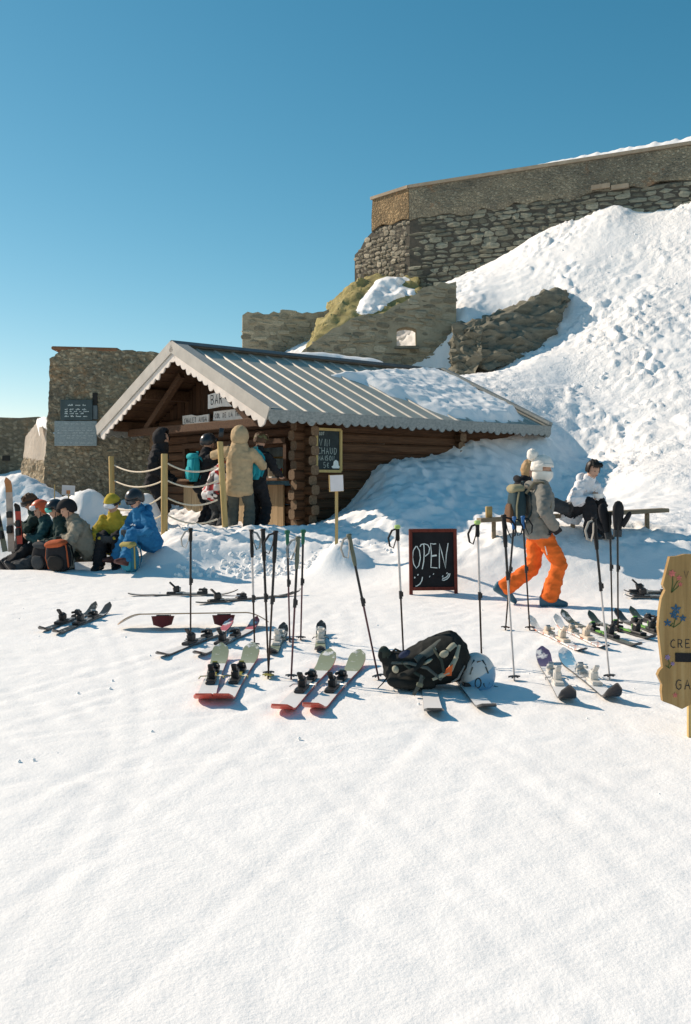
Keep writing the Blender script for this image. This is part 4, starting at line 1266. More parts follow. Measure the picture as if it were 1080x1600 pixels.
class Body:
    def __init__(s): s.mb = MB(); s.samp = []
    def loft(s, cs, rx, ry, right, zone, n=16, fold=1.0):
        """Rings of half-widths rx (along right) and ry round the centres cs; closed with rounded ends."""
        cs = [Vector(c) for c in cs]; k = len(cs)
        rx = list(rx) if hasattr(rx, '__len__') else [rx] * k; ry = list(ry) if hasattr(ry, '__len__') else [ry] * k
        rings = []
        def ring(c, d, a, b):
            r = (Vector(right) - d * Vector(right).dot(d))
            r = r.normalized() if r.length > .05 else d.orthogonal().normalized()
            f = d.cross(r)
            return [c + r * (a * math.cos(2 * math.pi * j / n)) + f * (b * math.sin(2 * math.pi * j / n)) for j in range(n)], r, f
        for i, c in enumerate(cs):
            d = (cs[min(i + 1, k - 1)] - cs[max(i - 1, 0)]).normalized()
            if i == 0:
                e = min(rx[0], ry[0])
                for q in (.95, .6): rings.append(ring(c - d * e * .45 * q, d, rx[0] * math.sqrt(1 - q * q), ry[0] * math.sqrt(1 - q * q))[0])
            rr, r, f = ring(c, d, rx[i], ry[i]); rings.append(rr)
            if i == k - 1:
                e = min(rx[i], ry[i])
                for q in (.6, .95): rings.append(ring(c + d * e * .45 * q, d, rx[i] * math.sqrt(1 - q * q), ry[i] * math.sqrt(1 - q * q))[0])
        for i in range(k - 1):
            L = (cs[i + 1] - cs[i]).length; m = max(1, int(L / .03))
            for q in range(m + 1):
                t = q / m; d = (cs[i + 1] - cs[i]).normalized()
                r = (Vector(right) - d * Vector(right).dot(d)); r = r.normalized() if r.length > .05 else d.orthogonal().normalized()
                s.samp.append((cs[i].lerp(cs[i + 1], t), r, d.cross(r), d, rx[i] + (rx[i + 1] - rx[i]) * t, ry[i] + (ry[i + 1] - ry[i]) * t, .05, zone, fold))
        s.mb.quadstrip(rings)
    def ball(s, c, r, rot, zone, fn=None, fold=0.0):
        s.mb.sphere(c, r, 24, 18, rot=rot, fn=fn)
        ax = [rot @ Vector(a) for a in ((1, 0, 0), (0, 1, 0), (0, 0, 1))]
        s.samp.append((Vector(c), ax[0], ax[1], ax[2], r[0], r[1], r[2], zone, fold))
    def finish(s, name, mats, zones, voxel, parent, seed, foldamp):
        me = s.mb.mesh(name + '_raw')
        o = bpy.data.objects.new(name + '_raw', me); COL.objects.link(o)
        rm = o.modifiers.new('r', 'REMESH'); rm.mode = 'VOXEL'; rm.voxel_size = voxel; rm.adaptivity = 0
        sm = o.modifiers.new('s', 'SMOOTH'); sm.factor = .5; sm.iterations = 3
        dg = bpy.context.evaluated_depsgraph_get()
        out = bpy.data.meshes.new_from_object(o.evaluated_get(dg))
        bpy.data.objects.remove(o); bpy.data.meshes.remove(me)
        nv = len(out.vertices)
        co = np.empty(nv * 3, np.float32); out.vertices.foreach_get('co', co); co = co.reshape(-1, 3).astype(float)
        no = np.empty(nv * 3, np.float32); out.vertices.foreach_get('normal', no); no = no.reshape(-1, 3).astype(float)
        best = np.full(nv, 1e9); zi = np.zeros(nv, int); fo = np.zeros(nv)
        for (c, r, f, d, rx, ry, rz, z, fold) in s.samp:
            q = co - np.array(c)
            e = np.sqrt((q @ np.array(r) / rx) ** 2 + (q @ np.array(f) / ry) ** 2 + (q @ np.array(d) / rz) ** 2) - 1
            e = e * min(rx, ry)
            k = e < best
            best[k] = e[k]; zi[k] = zones.index(z); fo[k] = fold
        h = fbm(co[:, 0], co[:, 1], 9, 2, z=co[:, 2] * 1.6, seed=seed) * 0.6 + (0.5 - np.sqrt(np.abs(perlin(co[:, 0] * 6, co[:, 1] * 6, co[:, 2] * 10, seed + 7)))) * 1.1 - .05
        co += no * (h * fo * foldamp)[:, None]
        out.vertices.foreach_set('co', co.astype(np.float32).ravel())
        nf = len(out.polygons)
        lt = np.empty(len(out.loops), np.int32); out.loops.foreach_get('vertex_index', lt)
        ls = np.empty(nf, np.int32); out.polygons.foreach_get('loop_start', ls)
        for m in mats: out.materials.append(m)
        out.polygons.foreach_set('material_index', zi[lt[ls]].astype(np.int32))
        out.update(); out.shade_smooth(); out.name = name
        ob = bpy.data.objects.new(name, out); COL.objects.link(ob); ob.parent = parent
        return ob
def headshape(p):
    x, y, z = p
    if z < 0:
        k = (-z) ** 1.4
        x *= 1 - .38 * k; y = y * (1 - .15 * k) + .12 * k
    if y > 0: y = y * (1 - .08 * (1 - abs(z)))
    y += .20 * math.exp(-(x / .16) ** 2 - ((z + .12) / .2) ** 2) * (1 if y > 0 else 0)      # nose
    y += .06 * math.exp(-(x / .35) ** 2 - ((z - .22) / .12) ** 2) * (1 if y > 0 else 0)      # brow
    y -= .05 * math.exp(-((abs(x) - .38) / .16) ** 2 - ((z - .02) / .14) ** 2) * (1 if y > 0 else 0)  # eye sockets
    y += .06 * math.exp(-(x / .3) ** 2 - ((z + .48) / .1) ** 2) * (1 if y > 0 else 0)        # lips
    return Vector((x, y, z))
def shell(name, c, rot, rad, keep, mat, parent, th=.012, nu=40, nv=28, fn=None, noise_amp=0.0, seed=0, world_off=None):
    """Part of an ellipsoid (hat, helmet, hood, hair) as a shell of real thickness."""
    bm = bmesh.new(); grid = []
    for i in range(nv + 1):
        t = math.pi * i / nv - math.pi / 2; row = []
        for j in range(nu):
            ph = 2 * math.pi * j / nu
            row.append(Vector((math.cos(t) * math.cos(ph), math.cos(t) * math.sin(ph), math.sin(t))))
        grid.append(row)
    vmap = {}
    def vert(i, j):
        j %= nu
        if i in (0, nv): j = 0
        if (i, j) not in vmap:
            p = grid[i][j].copy()
            if noise_amp: p *= 1 + noise_amp * float(fbm(np.array([p.x * 3]), np.array([p.y * 3]), 1.5, 2, z=np.array([p.z * 1.5]), seed=seed)[0])
            if fn: p = fn(p)
            p = Vector((p.x * rad[0], p.y * rad[1], p.z * rad[2]))
            vmap[(i, j)] = bm.verts.new(rot @ p + c)
        return vmap[(i, j)]
    for i in range(nv):
        for j in range(nu):
            m = (grid[i][j] + grid[i + 1][j] + grid[i][(j + 1) % nu] + grid[i + 1][(j + 1) % nu]) / 4
            if keep(m):
                vs_ = []
                for a_, b_ in ((i, j), (i, j + 1), (i + 1, j + 1), (i + 1, j)):
                    v = vert(a_, b_)
                    if v not in vs_: vs_.append(v)
                if len(vs_) > 2: bm.faces.new(vs_)
    bmesh.ops.recalc_face_normals(bm, faces=bm.faces[:])
    bmesh.ops.smooth_vert(bm, verts=[v for v in bm.verts if v.is_boundary], factor=.5, use_axis_x=True, use_axis_y=True, use_axis_z=True)
    me = bpy.data.meshes.new(name); bm.to_mesh(me); bm.free()
    o = link_mesh(name, me, mat, parent, True, 60)
    md = o.modifiers.new('thick', 'SOLIDIFY'); md.thickness = th; md.offset = 0
    return o
LENS = plain('lens_dark', (0.02, 0.02, 0.025), 0.12, var=.1, bstr=0, spec=.7)
def person(label, loc, face, pelvis=(0, 0, .93), lean=(0, .03, 1), twist=0.0, head=(0, 0), hands=None, feet=None, jacket=None, trousers=None, glove=None,
           hat=None, hood=None, goggles=None, hair=None, boots=None, hem=.14, size=1.0, seed=0, voxel=.016, foldamp=.026, elbow=None, knee=None, bulk=1.0, face_detail=True, collar=True, longhair=False, scarf=None):
    f2 = Vector((face[0], face[1], 0)).normalized(); r2 = Vector((f2.y, -f2.x, 0))
    root = thing('person', label, 'person', loc)
    Mx = Matrix((r2 * size, f2 * size, Vector((0, 0, size)))).transposed()
    T = lambda p: Mx @ Vector(p)                                   # local pose -> scene axes, about loc
    B = Body()
    pel = Vector(pelvis); s = Vector(lean).normalized()
    rt = Vector((math.cos(twist), -math.sin(twist), 0)); rt = (rt - s * rt.dot(s)).normalized()
    ft = s.cross(rt)
    hands = hands or {}; feet = feet or {}; elbow = elbow or {}; knee = knee or {}
    TR = lambda q: T(q)
    zones = ['jacket', 'trousers', 'glove', 'skin']
    rT = T(rt).normalized(); k = size; bk = bulk
    spine = lambda a: T(pel + s * a)
    # trousers
    B.loft([spine(-.10), spine(.0), spine(.08)], [.155 * k, .175 * k, .16 * k], [.12 * k, .13 * k, .12 * k], rT, 'trousers')
    ank = {}
    for sd, sg in (('L', -1), ('R', 1)):
        hip = pel + rt * (.095 * sg) - s * .04
        a = Vector(feet.get(sd, (.10 * sg, 0.0, .09)))
        kn, a2 = ik(hip, a, .43, .43, Vector(knee.get(sd, (.08 * sg, 1, .1))))
        ank[sd] = (kn, a2)
        m1 = hip.lerp(kn, .5); m2 = kn.lerp(a2, .5)
        B.loft([T(hip), T(m1), T(kn)], [.108 * k, .098 * k, .084 * k], [.115 * k, .102 * k, .086 * k], rT, 'trousers')
        B.loft([T(kn), T(m2), T(a2)], [.088 * k, .092 * k, .096 * k], [.09 * k, .096 * k, .106 * k], rT, 'trousers')
    # jacket
    st = [-hem, -.04, .08, .2, .33, .42, .475, .52]
    B.loft([spine(a) for a in st], [x * k * bk for x in (.205, .2, .19, .192, .205, .19, .13, .085)], [x * k * bk for x in (.15, .148, .14, .142, .148, .13, .10, .085)], rT, 'jacket')
    neck = pel + s * .50
    hd_yaw, hd_p = head
    cy, sy = math.cos(hd_yaw), math.sin(hd_yaw)
    fwd = (Vector((0, 1, 0)) * cy + Vector((1, 0, 0)) * sy)
    hf = (fwd * math.cos(hd_p) + Vector((0, 0, 1)) * math.sin(hd_p)).normalized()
    hr = Vector((cy, -sy, 0)); hu = hr.cross(hf)
    hc = neck + (s * .55 + hu * .45).normalized() * .165 + hf * .02
    Hrot = Matrix((T(hr).normalized(), T(hf).normalized(), T(hu).normalized())).transposed()
    HC = T(hc)
    B.loft([T(neck), T(hc - hu * .05)], [.058 * k] * 2, [.06 * k] * 2, rT, 'skin', fold=0)
    if collar: B.loft([T(neck - s * .03), T(neck + s * .05)], [.1 * k, .092 * k], [.1 * k, .095 * k], rT, 'jacket', fold=.5)
    if hood == 'up': B.loft([T(neck - s * .06), T(neck + s * .03), T(hc - hu * .06)], [.175 * k, .14 * k, .115 * k], [.14 * k, .13 * k, .115 * k], rT, 'jacket')
    B.ball(HC, (.078 * k, .098 * k, .118 * k), Hrot, 'skin', headshape)
    for sg in (-1, 1): B.ball(HC + Hrot @ Vector((.078 * sg * k, -.01 * k, -.01 * k)), (.012 * k, .022 * k, .034 * k), Hrot, 'skin')
    # arms and hands
    for sd, sg in (('L', -1), ('R', 1)):
        sh = pel + s * .435 + rt * (.185 * sg * bk)
        tgt, pn, curl = hands.get(sd, ((.24 * sg, .05, .80), (-sg, 0, 0), .5))
        el, wr = ik(sh, Vector(tgt), .285, .255, Vector(elbow.get(sd, (.6 * sg, -.7, -.4))))
        B.loft([T(sh - rt * .04 * sg), T(sh.lerp(el, .5)), T(el)], [.082 * k * bk, .073 * k * bk, .066 * k * bk], [.085 * k * bk, .075 * k * bk, .066 * k * bk], rT, 'jacket', fold=1.2)
        B.loft([T(el), T(el.lerp(wr, .55)), T(wr)], [.066 * k * bk, .06 * k * bk, .054 * k * bk], [.066 * k * bk, .06 * k * bk, .052 * k * bk], rT, 'jacket', fold=1.2)
        hz = 'glove' if glove is not None else 'skin'
        g = 1.35 if glove is not None else 1.0
        fd = (wr - el).normalized(); pn = Vector(pn); pn = (pn - fd * pn.dot(fd))
        pn = pn.normalized() if pn.length > .05 else fd.orthogonal().normalized()
        ac = fd.cross(pn) * sg
        B.loft([T(wr - fd * .02), T(wr + fd * .05), T(wr + fd * .095)], [.028 * k * g, .040 * k * g, .040 * k * g], [.022 * k * g, .018 * k * g, .016 * k * g], T(ac), hz, n=12, fold=0)
        for q, (off, ln) in enumerate(((-.030, .062), (-.010, .075), (.010, .070), (.030, .055))):
            b0 = wr + fd * .09 + ac * off * g
            p_ = [b0]; dd = fd.copy(); ang = curl * .75
            for seg in range(3):
                dd = (dd * math.cos(ang) + pn * math.sin(ang)).normalized()
                p_.append(p_[-1] + dd * ln * (.45, .32, .23)[seg] * 1.05)
            B.loft([T(x) for x in p_], [.0105 * k * g, .010 * k * g, .009 * k * g, .0075 * k * g], [.0105 * k * g, .010 * k * g, .009 * k * g, .0075 * k * g], T(ac), hz, n=8, fold=0)
        tb = wr + fd * .03 - ac * .035 * g
        td = (fd * .7 - ac * .6 + pn * .45).normalized()
        B.loft([T(tb), T(tb + td * .04), T(tb + td * .04 + (td * .6 + fd * .4 + pn * .3).normalized() * .03)], [.014 * k * g, .0125 * k * g, .0095 * k * g], [.014 * k * g, .0125 * k * g, .0095 * k * g], T(ac), hz, n=8, fold=0)
    mats = [jacket, trousers, glove or SKIN, SKIN]
    B.finish('body', mats, zones, voxel, root, seed, foldamp)
    # boots
    for sd, sg in (('L', -1), ('R', 1)):
        kn, a = ank[sd]
        toe = Vector(feet.get('toe' + sd, (0.06 * sg, 1, -.05))).normalized()
        up = (kn - a).normalized()
        tu = Vector((0, 0, 1)) - toe * toe.z; tu.normalize()
        rr = toe.cross(tu)
        b = Body(); mb = b.mb
        b.loft([T(a + up * .10), T(a + up * .04), T(a - tu * .02)], [.07 * k, .068 * k, .066 * k], [.078 * k, .076 * k, .078 * k], T(rr), 'a', 14)
        rg = []
        for (y, w_, h0, h1) in ((-.105, .030, -.075, .03), (-.085, .048, -.088, .05), (-.02, .052, -.09, .06), (.07, .054, -.09, .03), (.14, .055, -.09, -.01), (.19, .046, -.088, -.03), (.215, .02, -.08, -.045)):
            ring = []
            for j in range(12):
                th = 2 * math.pi * j / 12
                cx = abs(math.cos(th)) ** .6 * (1 if math.cos(th) > 0 else -1); cz = abs(math.sin(th)) ** .6 * (1 if math.sin(th) > 0 else -1)
                ring.append(T(a + toe * y + rr * (w_ * cx) + tu * ((h0 + h1) / 2 + (h1 - h0) / 2 * cz)))
            rg.append(ring)
        mb.quadstrip(rg)
        bo_ = mb.build('boot', boots or BOOTS, root, world=False)
        bmk = MB()
        for hgt in (-.03, .0):
            c_ = a + up * hgt + toe * .09
            bmk.box(T(c_), (.05 * k, .018 * k, .014 * k), Matrix((T(rr).normalized(), T(toe).normalized(), T(tu).normalized())).transposed())
        bmk.build('buckles', BUCKLE, bo_, world=False, smooth=False)
    o3 = lambda x, y, z: HC + Hrot @ (Vector((x, y, z)) * k)
    if face_detail:
        for sg in (-1, 1):
            mb = MB(); mb.sphere(o3(.031 * sg, .078, .004), (.013 * k, .008 * k, .007 * k), 10, 8, rot=Hrot); mb.build('eye', LENS, root, world=False)
        mb = MB(); mb.tube([o3(-.022, .086, -.056), o3(0, .096, -.055), o3(.022, .086, -.056)], .0045 * k, 6); mb.build('mouth', plain('lips', (.36, .15, .12), .5), root, world=False)
    if scarf is not None:
        shell('neck_warmer', o3(0, -.002, -.045), Hrot, (.094 * k, .114 * k, .11 * k), lambda m: -.85 < m.z < .30, scarf, root, .014 * k, noise_amp=.06)
    if hair is not None:
        keep = (lambda m: (m.y < .30 and m.z > -.45) or (m.z > .42)) if not longhair else (lambda m: m.y < .35 and m.z > -.95 or m.z > .5)
        shell('hair', o3(0, -.008, .02), Hrot, (.092 * k, .112 * k, (.125 if not longhair else .15) * k), keep, hair, root, .02 * k, noise_amp=.13, seed=seed)
        if not longhair:
            mb = MB()
            for q in range(9):
                x_ = -.065 + q * .0162
                mb.tube([o3(x_, .06, .118), o3(x_ * 1.05 + .004 * (q % 3), .094, .092), o3(x_ * 1.1 + .008, .099, .05 + .01 * (q % 2))], [.016 * k, .014 * k, .004 * k], 6)
            mb.build('fringe', hair, root, world=False)
    if hat and hat[0] == 'helmet':
        h = shell('helmet', o3(0, -.006, .025), Hrot, (.119 * k, .142 * k, .140 * k), lambda m: m.z > (.24 if m.y > .35 else (-.42 + 1.5 * max(0, m.y)) if m.y > -.2 else -.55), hat[1], root, .02 * k)
        for sg in (-1, 1):
            mb = MB(); mb.tube([o3(.10 * sg, .02, -.02), o3(.085 * sg, .03, -.085), o3(.03 * sg, .05, -.125)], .006 * k, 6); mb.build('chin_strap', BOOTS, root, world=False)
        for x_ in (-.045, 0, .045):
            mb = MB(); mb.box(o3(x_, .035, .152 - abs(x_) * .25), (.014 * k, .05 * k, .008 * k), Hrot); mb.build('vent', LENS, h, world=False, smooth=False)
    elif hat and hat[0] == 'beanie':
        shell('beanie', o3(0, -.01, .035), Hrot, (.111 * k, .126 * k, .138 * k), lambda m: m.z > (.12 if m.y > 0 else -.28), hat[1], root, .016 * k, noise_amp=.05, seed=seed)
        shell('hat_cuff', o3(0, -.01, .035), Hrot, (.115 * k, .124 * k, .14 * k), lambda m: (.04 < m.z + .28 * max(0, -m.y) < .33), hat[1], root, .018 * k)
        if len(hat) > 2:
            mb = MB(); mb.sphere(o3(0, -.13, .175), .068 * k, 18, 12, fn=lambda p: p * (1 + .12 * math.sin(p.x * 21) * math.sin(p.y * 19 + 1) * math.cos(p.z * 23))); mb.build('pompom', hat[1], root, world=False)
    elif hat and hat[0] == 'cap':
        shell('cap', o3(0, -.005, .04), Hrot, (.098 * k, .116 * k, .098 * k), lambda m: m.z > .02, hat[1], root, .01 * k)
        mb = MB(); mb.quadstrip([[o3(x_ * .075, .095 + y_ * (1 - .4 * x_ * x_), .055 - .012 * y_ * 8 + dz) for x_ in (-1, -.5, 0, .5, 1)] for (y_, dz) in ((0, 0), (.07, 0), (.07, -.006), (0, -.006))], closed=False, caps=False)
        mb.build('cap_peak', hat[1], root, world=False)
    elif hat and hat[0] == 'headband':
        shell('headband', o3(0, -.01, .03), Hrot, (.1 * k, .12 * k, .125 * k), lambda m: -.05 < m.z < .4, hat[1], root, .012 * k)
    if hood == 'up':
        shell('hood', o3(0, -.02, .02), Hrot, (.132 * k, .15 * k, .165 * k), lambda m: not (m.y > .45 and m.z > -.75 and abs(m.x) < .75), jacket, root, .02 * k, noise_amp=.06, seed=seed)
    elif hood == 'down':
        p0 = neck - ft * .09 + s * .0
        mb = MB()
        cs = [T(neck + rt * (.13 * math.cos(a_)) + ft * (-.03 + .10 * math.sin(a_)) - s * (.035 + .02 * math.sin(a_))) for a_ in [R(q) for q in range(-5, -176, -17)]]
        mb.tube(cs, [.025 * k] + [.032 * k + .026 * k * math.sin(math.pi * i / (len(cs) - 1)) for i in range(1, len(cs) - 1)] + [.025 * k], 12); mb.build('hood', jacket, root, world=False)
    if goggles:
        lens, strap, lift = goggles
        zc_ = .012 + lift
        shell('goggle_strap', o3(0, -.006, .025), Hrot, (.124 * k, .144 * k, .134 * k), lambda m: abs(m.z - lift * 7 - .02 + .1 * min(0, m.y)) < .13, strap, root, .008 * k)
        rg = []
        for q in range(-6, 7):
            a_ = q / 6 * 1.05
            cx, cy_ = .105 * math.sin(a_), .012 + .115 * math.cos(a_) + lift * .2
            hh_ = .042 * (1 - .28 * abs(q / 6) ** 3)
            nose = .012 if q == 0 else 0
            rg.append([o3(cx, cy_, zc_ - hh_ + nose), o3(cx * 1.04, cy_ * 1.12 + .004, zc_ - hh_ * .5 + nose), o3(cx * 1.04, cy_ * 1.12 + .004, zc_ + hh_ * .5), o3(cx, cy_, zc_ + hh_), o3(cx * .9, cy_ * .85, zc_)])
        mb = MB(); mb.quadstrip(rg); mb.build('goggle_lens', lens, root, world=False)
    return root, T, dict(pel=pel, s=s, rt=rt, ft=ft, hc=hc, neck=neck)

def pack(label, loc, face, w, h, d, mat, mat2, tilt=(0, 0), straps=True, seed=0, accent=None):
    """A rucksack: bulging body, front pocket, lid, side straps; stands on its base, front towards `face`."""
    f2 = Vector((face[0], face[1], 0)).normalized(); r2 = Vector((f2.y, -f2.x, 0))
    t = thing('backpack', label, 'backpack', loc)
    M3 = Matrix((r2, f2, UZ)).transposed() @ Matrix.Rotation(tilt[0], 3, 'X') @ Matrix.Rotation(tilt[1], 3, 'Y')
    t.rotation_mode = 'QUATERNION'; t.rotation_quaternion = M3.to_quaternion()
    def bag(cw, y0, y1, z0, z1, n=.5, sd=0):
        rg = []
        for i in range(9):
            q = i / 8; z = z0 + (z1 - z0) * q
            k = (math.sin(math.pi * min(1, max(0, .06 + .88 * q)))) ** .35
            ring = []
            for j in range(20):
                th = 2 * math.pi * j / 20
                cx = abs(math.cos(th)) ** n * (1 if math.cos(th) > 0 else -1); cy_ = abs(math.sin(th)) ** n * (1 if math.sin(th) > 0 else -1)
                wob = 1 + .05 * float(perlin(np.array([cx * 2 + sd]), np.array([z * 9 / h + cy_]))[0])
                ring.append(Vector((cx * cw / 2 * k * wob, (y0 + y1) / 2 + cy_ * (y1 - y0) / 2 * k * wob, z)))
            rg.append(ring)
        return rg
    mb = MB(); mb.quadstrip(bag(w, -d / 2, d / 2, 0, h, sd=seed)); mb.build('bag', mat, t, world=False, angle=60)
    mb = MB(); mb.quadstrip(bag(w * .72, d * .35, d * .72, h * .08, h * .55, sd=seed + 2)); mb.build('front_pocket', mat2, t, world=False, angle=60)
    mb = MB(); mb.quadstrip(bag(w * .9, -d * .42, d * .60, h * .80, h * 1.04, sd=seed + 4)); mb.build('lid', mat2 if accent is None else accent, t, world=False, angle=60)
    for sg in (-1, 1):
        mb = MB(); mb.tube([(sg * w * .28, -d * .45, h * .9), (sg * w * .3, -d * .9, h * .75), (sg * w * .32, -d * .95, h * .4), (sg * w * .36, -d * .45, h * .1)], [.03, .035, .03, .014], 8, flat=.35); mb.build('shoulder_strap', mat, t, world=False)
        mb = MB(); mb.tube([(sg * w * .44, d * .1, h * .85), (sg * w * .5, d * .28, h * .5), (sg * w * .46, d * .25, h * .12)], .012, 6); mb.build('side_strap', accent or mat2, t, world=False)
    mb = MB(); mb.tube([(-.04, -d * .4, h), (-.035, -d * .42, h * 1.1), (.035, -d * .42, h * 1.1), (.04, -d * .4, h)], .009, 6); mb.build('grab_handle', mat, t, world=False)
    return t

c_black = cloth('black', (0.022, 0.022, 0.025)); c_char = cloth('charcoal', (0.05, 0.055, 0.06)); c_tan = cloth('tan', (0.45, 0.335, 0.20)); c_gtrous = cloth('grey_green', (0.085, 0.095, 0.085))
c_orange = cloth('orange', (0.78, 0.155, 0.028)); c_grey = cloth('grey', (0.21, 0.205, 0.185)); c_white = cloth('white', (0.74, 0.74, 0.76)); c_yellow = cloth('mustard', (0.46, 0.345, 0.045))
c_blue = cloth('blue', (0.025, 0.155, 0.33)); c_teal = cloth('teal', (0.02, 0.24, 0.30)); c_dgreen = cloth('dark_green', (0.03, 0.055, 0.05)); c_sand = cloth('sand_grey', (0.27, 0.245, 0.195))
c_olive = cloth('olive', (0.14, 0.14, 0.07)); c_knit = cloth('cream_knit', (0.78, 0.74, 0.68)); c_navy = cloth('navy', (0.035, 0.045, 0.07))
HAIRD = plain('hair_black', (0.012, 0.010, 0.009), .5, stretch=(1, 1, .2)); HAIRB = plain('hair_blonde', (0.42, 0.27, 0.13), .6, stretch=(1, 1, .2)); HAIRN = plain('hair_brown', (0.10, 0.055, 0.03), .6)
h_black = plain('helmet_black', (0.02, 0.022, 0.026), .3, spec=.5); h_orange = plain('helmet_orange', (0.62, 0.10, 0.03), .4, spec=.4)
IRID = plain('lens_iridescent', (0.05, 0.5, 0.42), 0.15, var=.6, scale=14, bstr=0, spec=.7); LENSW = plain('goggle_white', (0.70, 0.70, 0.72), .4); STRAPD = plain('strap_dark', (0.03, 0.03, 0.03), .8)
def check_cloth():
    m, t, b = nt('check_cloth')
    ck = node(t, 'ShaderNodeTexChecker'); ck.inputs['Scale'].default_value = 9
    ck.inputs['Color1'].default_value = c4((.72, .70, .70)); ck.inputs['Color2'].default_value = c4((.45, .03, .035))
    v = coords(t); t.links.new(v, ck.inputs['Vector'])
    ck2 = node(t, 'ShaderNodeTexChecker'); ck2.inputs['Scale'].default_value = 4.7
    t.links.new(v, ck2.inputs['Vector']); ck2.inputs['Color1'].default_value = c4((.75, .73, .73)); ck2.inputs['Color2'].default_value = c4((.04, .035, .04))
    mx = node(t, 'ShaderNodeMix', data_type='RGBA'); t.links.new(ramp(t, noise_tex(t, v, 5, 1), [(.5, (0, 0, 0)), (.56, (1, 1, 1))]), mx.inputs[0])
    t.links.new(ck.outputs[0], mx.inputs[6]); t.links.new(ck2.outputs[0], mx.inputs[7]); t.links.new(mx.outputs[2], b.inputs['Base Color'])
    b.inputs['Roughness'].default_value = .85
    return m
c_check = check_cloth()
def on(px, Y, dz=0.0):
    x = XA(px, Y); return (x, Y, gz(x, Y) + dz)

# walker in orange trousers
wx = XA(838, 11.55)
wk, WT, WJ = person('walker in grey jacket, bright orange ski trousers and white bobble hat', (wx, 11.55, gz(wx, 11.55)), (1, .02), pelvis=(0, .03, .905), lean=(0, .04, 1), head=(.12, -.05),
       hands={'R': ((.27, .15, .93), (-1, .2, 0), .9), 'L': ((-.21, .12, .92), (1, .2, 0), .9)}, elbow={'R': (1, -.75, 0), 'L': (-.4, -1, -.2)},
       feet={'R': (.07, .13, .085), 'toeR': (.1, 1, .02), 'L': (-.10, -.36, .19), 'toeL': (-.05, 1, -.62)}, knee={'L': (-.05, 1, .2)},
       jacket=c_grey, trousers=c_orange, glove=c_black, hat=('beanie', c_knit, 1), goggles=None, hood='down', boots=BOOTB, seed=3, voxel=.012, foldamp=.017, hem=.09, face_detail=True, bulk=1.12, scarf=c_knit)
for nm_, pl_, r_, m_ in (('pocket_zip', [(.197, .06, .70), (.192, .085, .60)], .006, c_knit), ('hem_trim', [(.215, .02, .86), (.19, .11, .855), (.14, .165, .85)], .008, c_orange),
                         ('shoulder_strap', [(.14, -.15, 1.30), (.165, -.06, 1.42), (.165, .04, 1.43), (.17, .13, 1.32), (.20, .12, 1.14), (.22, -.02, 1.02)], .022, cloth('pack_strap', (.20, .18, .13)))):
    mb = MB(); mb.tube([WT(q) for q in pl_], r_, 8, flat=.5 if r_ > .01 else 1); mb.build(nm_, m_, wk, world=False)
pack('dark teal and khaki backpack on the back of the orange-trousered walker', (wx - .235, 11.50, gz(wx, 11.55) + .93), (-1, -.15), .30, .46, .17, cloth('pack_teal', (.03, .055, .065)), cloth('pack_brown', (.13, .075, .045)), tilt=(0, 0), seed=2, accent=cloth('pack_khaki', (.30, .27, .17)))
# woman on the bench behind, legs along the plank
bz = P(800, 803, 13.4).z
person('seated woman with blonde hair and black jacket, half hidden behind the walker', (XA(806, 13.45), 13.45, bz), (1, -.08), pelvis=(0, 0, .05), lean=(0, .30, 1), head=(.3, -.2),
       hands={'R': ((.22, .26, .24), (-1, 0, 0), .6), 'L': ((-.22, .2, .22), (1, 0, 0), .6)}, feet={'R': (.09, .80, .085), 'L': (-.08, .74, .10), 'toeR': (.1, .35, .9), 'toeL': (-.1, .4, .9)}, knee={'R': (0, .2, 1), 'L': (0, .2, 1)},
       jacket=c_black, trousers=c_char, glove=c_black, hair=HAIRB, longhair=True, boots=BOOTS, seed=5, hood='down', size=.86)
# young man in white jacket with a bowl
wz = P(905, 806, 13.4).z
gl_ = gz(XA(905, 13.2), 13.2)
ph, TT, J = person('seated young man in white hooded jacket eating from a small bowl', (XA(897, 13.5), 13.5, wz), (.62, -.78), pelvis=(0, 0, .08), lean=(0, .62, 1), head=(.25, -.25),
       hands={'R': ((.075, .36, .27), (-1, 0, .5), .8), 'L': ((-.075, .36, .27), (1, 0, .5), .8)}, elbow={'R': (1, -.4, -.5), 'L': (-1, -.4, -.5)},
       feet={'R': (.13, .40, -.22), 'L': (-.13, .36, -.23), 'toeR': (.2, 1, -.05), 'toeL': (-.2, 1, -.05)}, jacket=c_white, trousers=c_black, hair=HAIRD, boots=BOOTS, seed=7, size=.94, voxel=.012, hood='down', face_detail=True)
bl = Vector(ph.location) + TT((0, .43, .285))
mb = MB(); mb.tube([(0, 0, -.03), (0, 0, -.028), (0, 0, .03), (0, 0, .028)], [.04, .055, .078, .07], 18); o = mb.build('bowl', plain('bowl_white', (.78, .77, .74), .4), None, world=False); o.location = bl
tag(o, 'small white bowl in the hands of the young man in white', 'bowl')

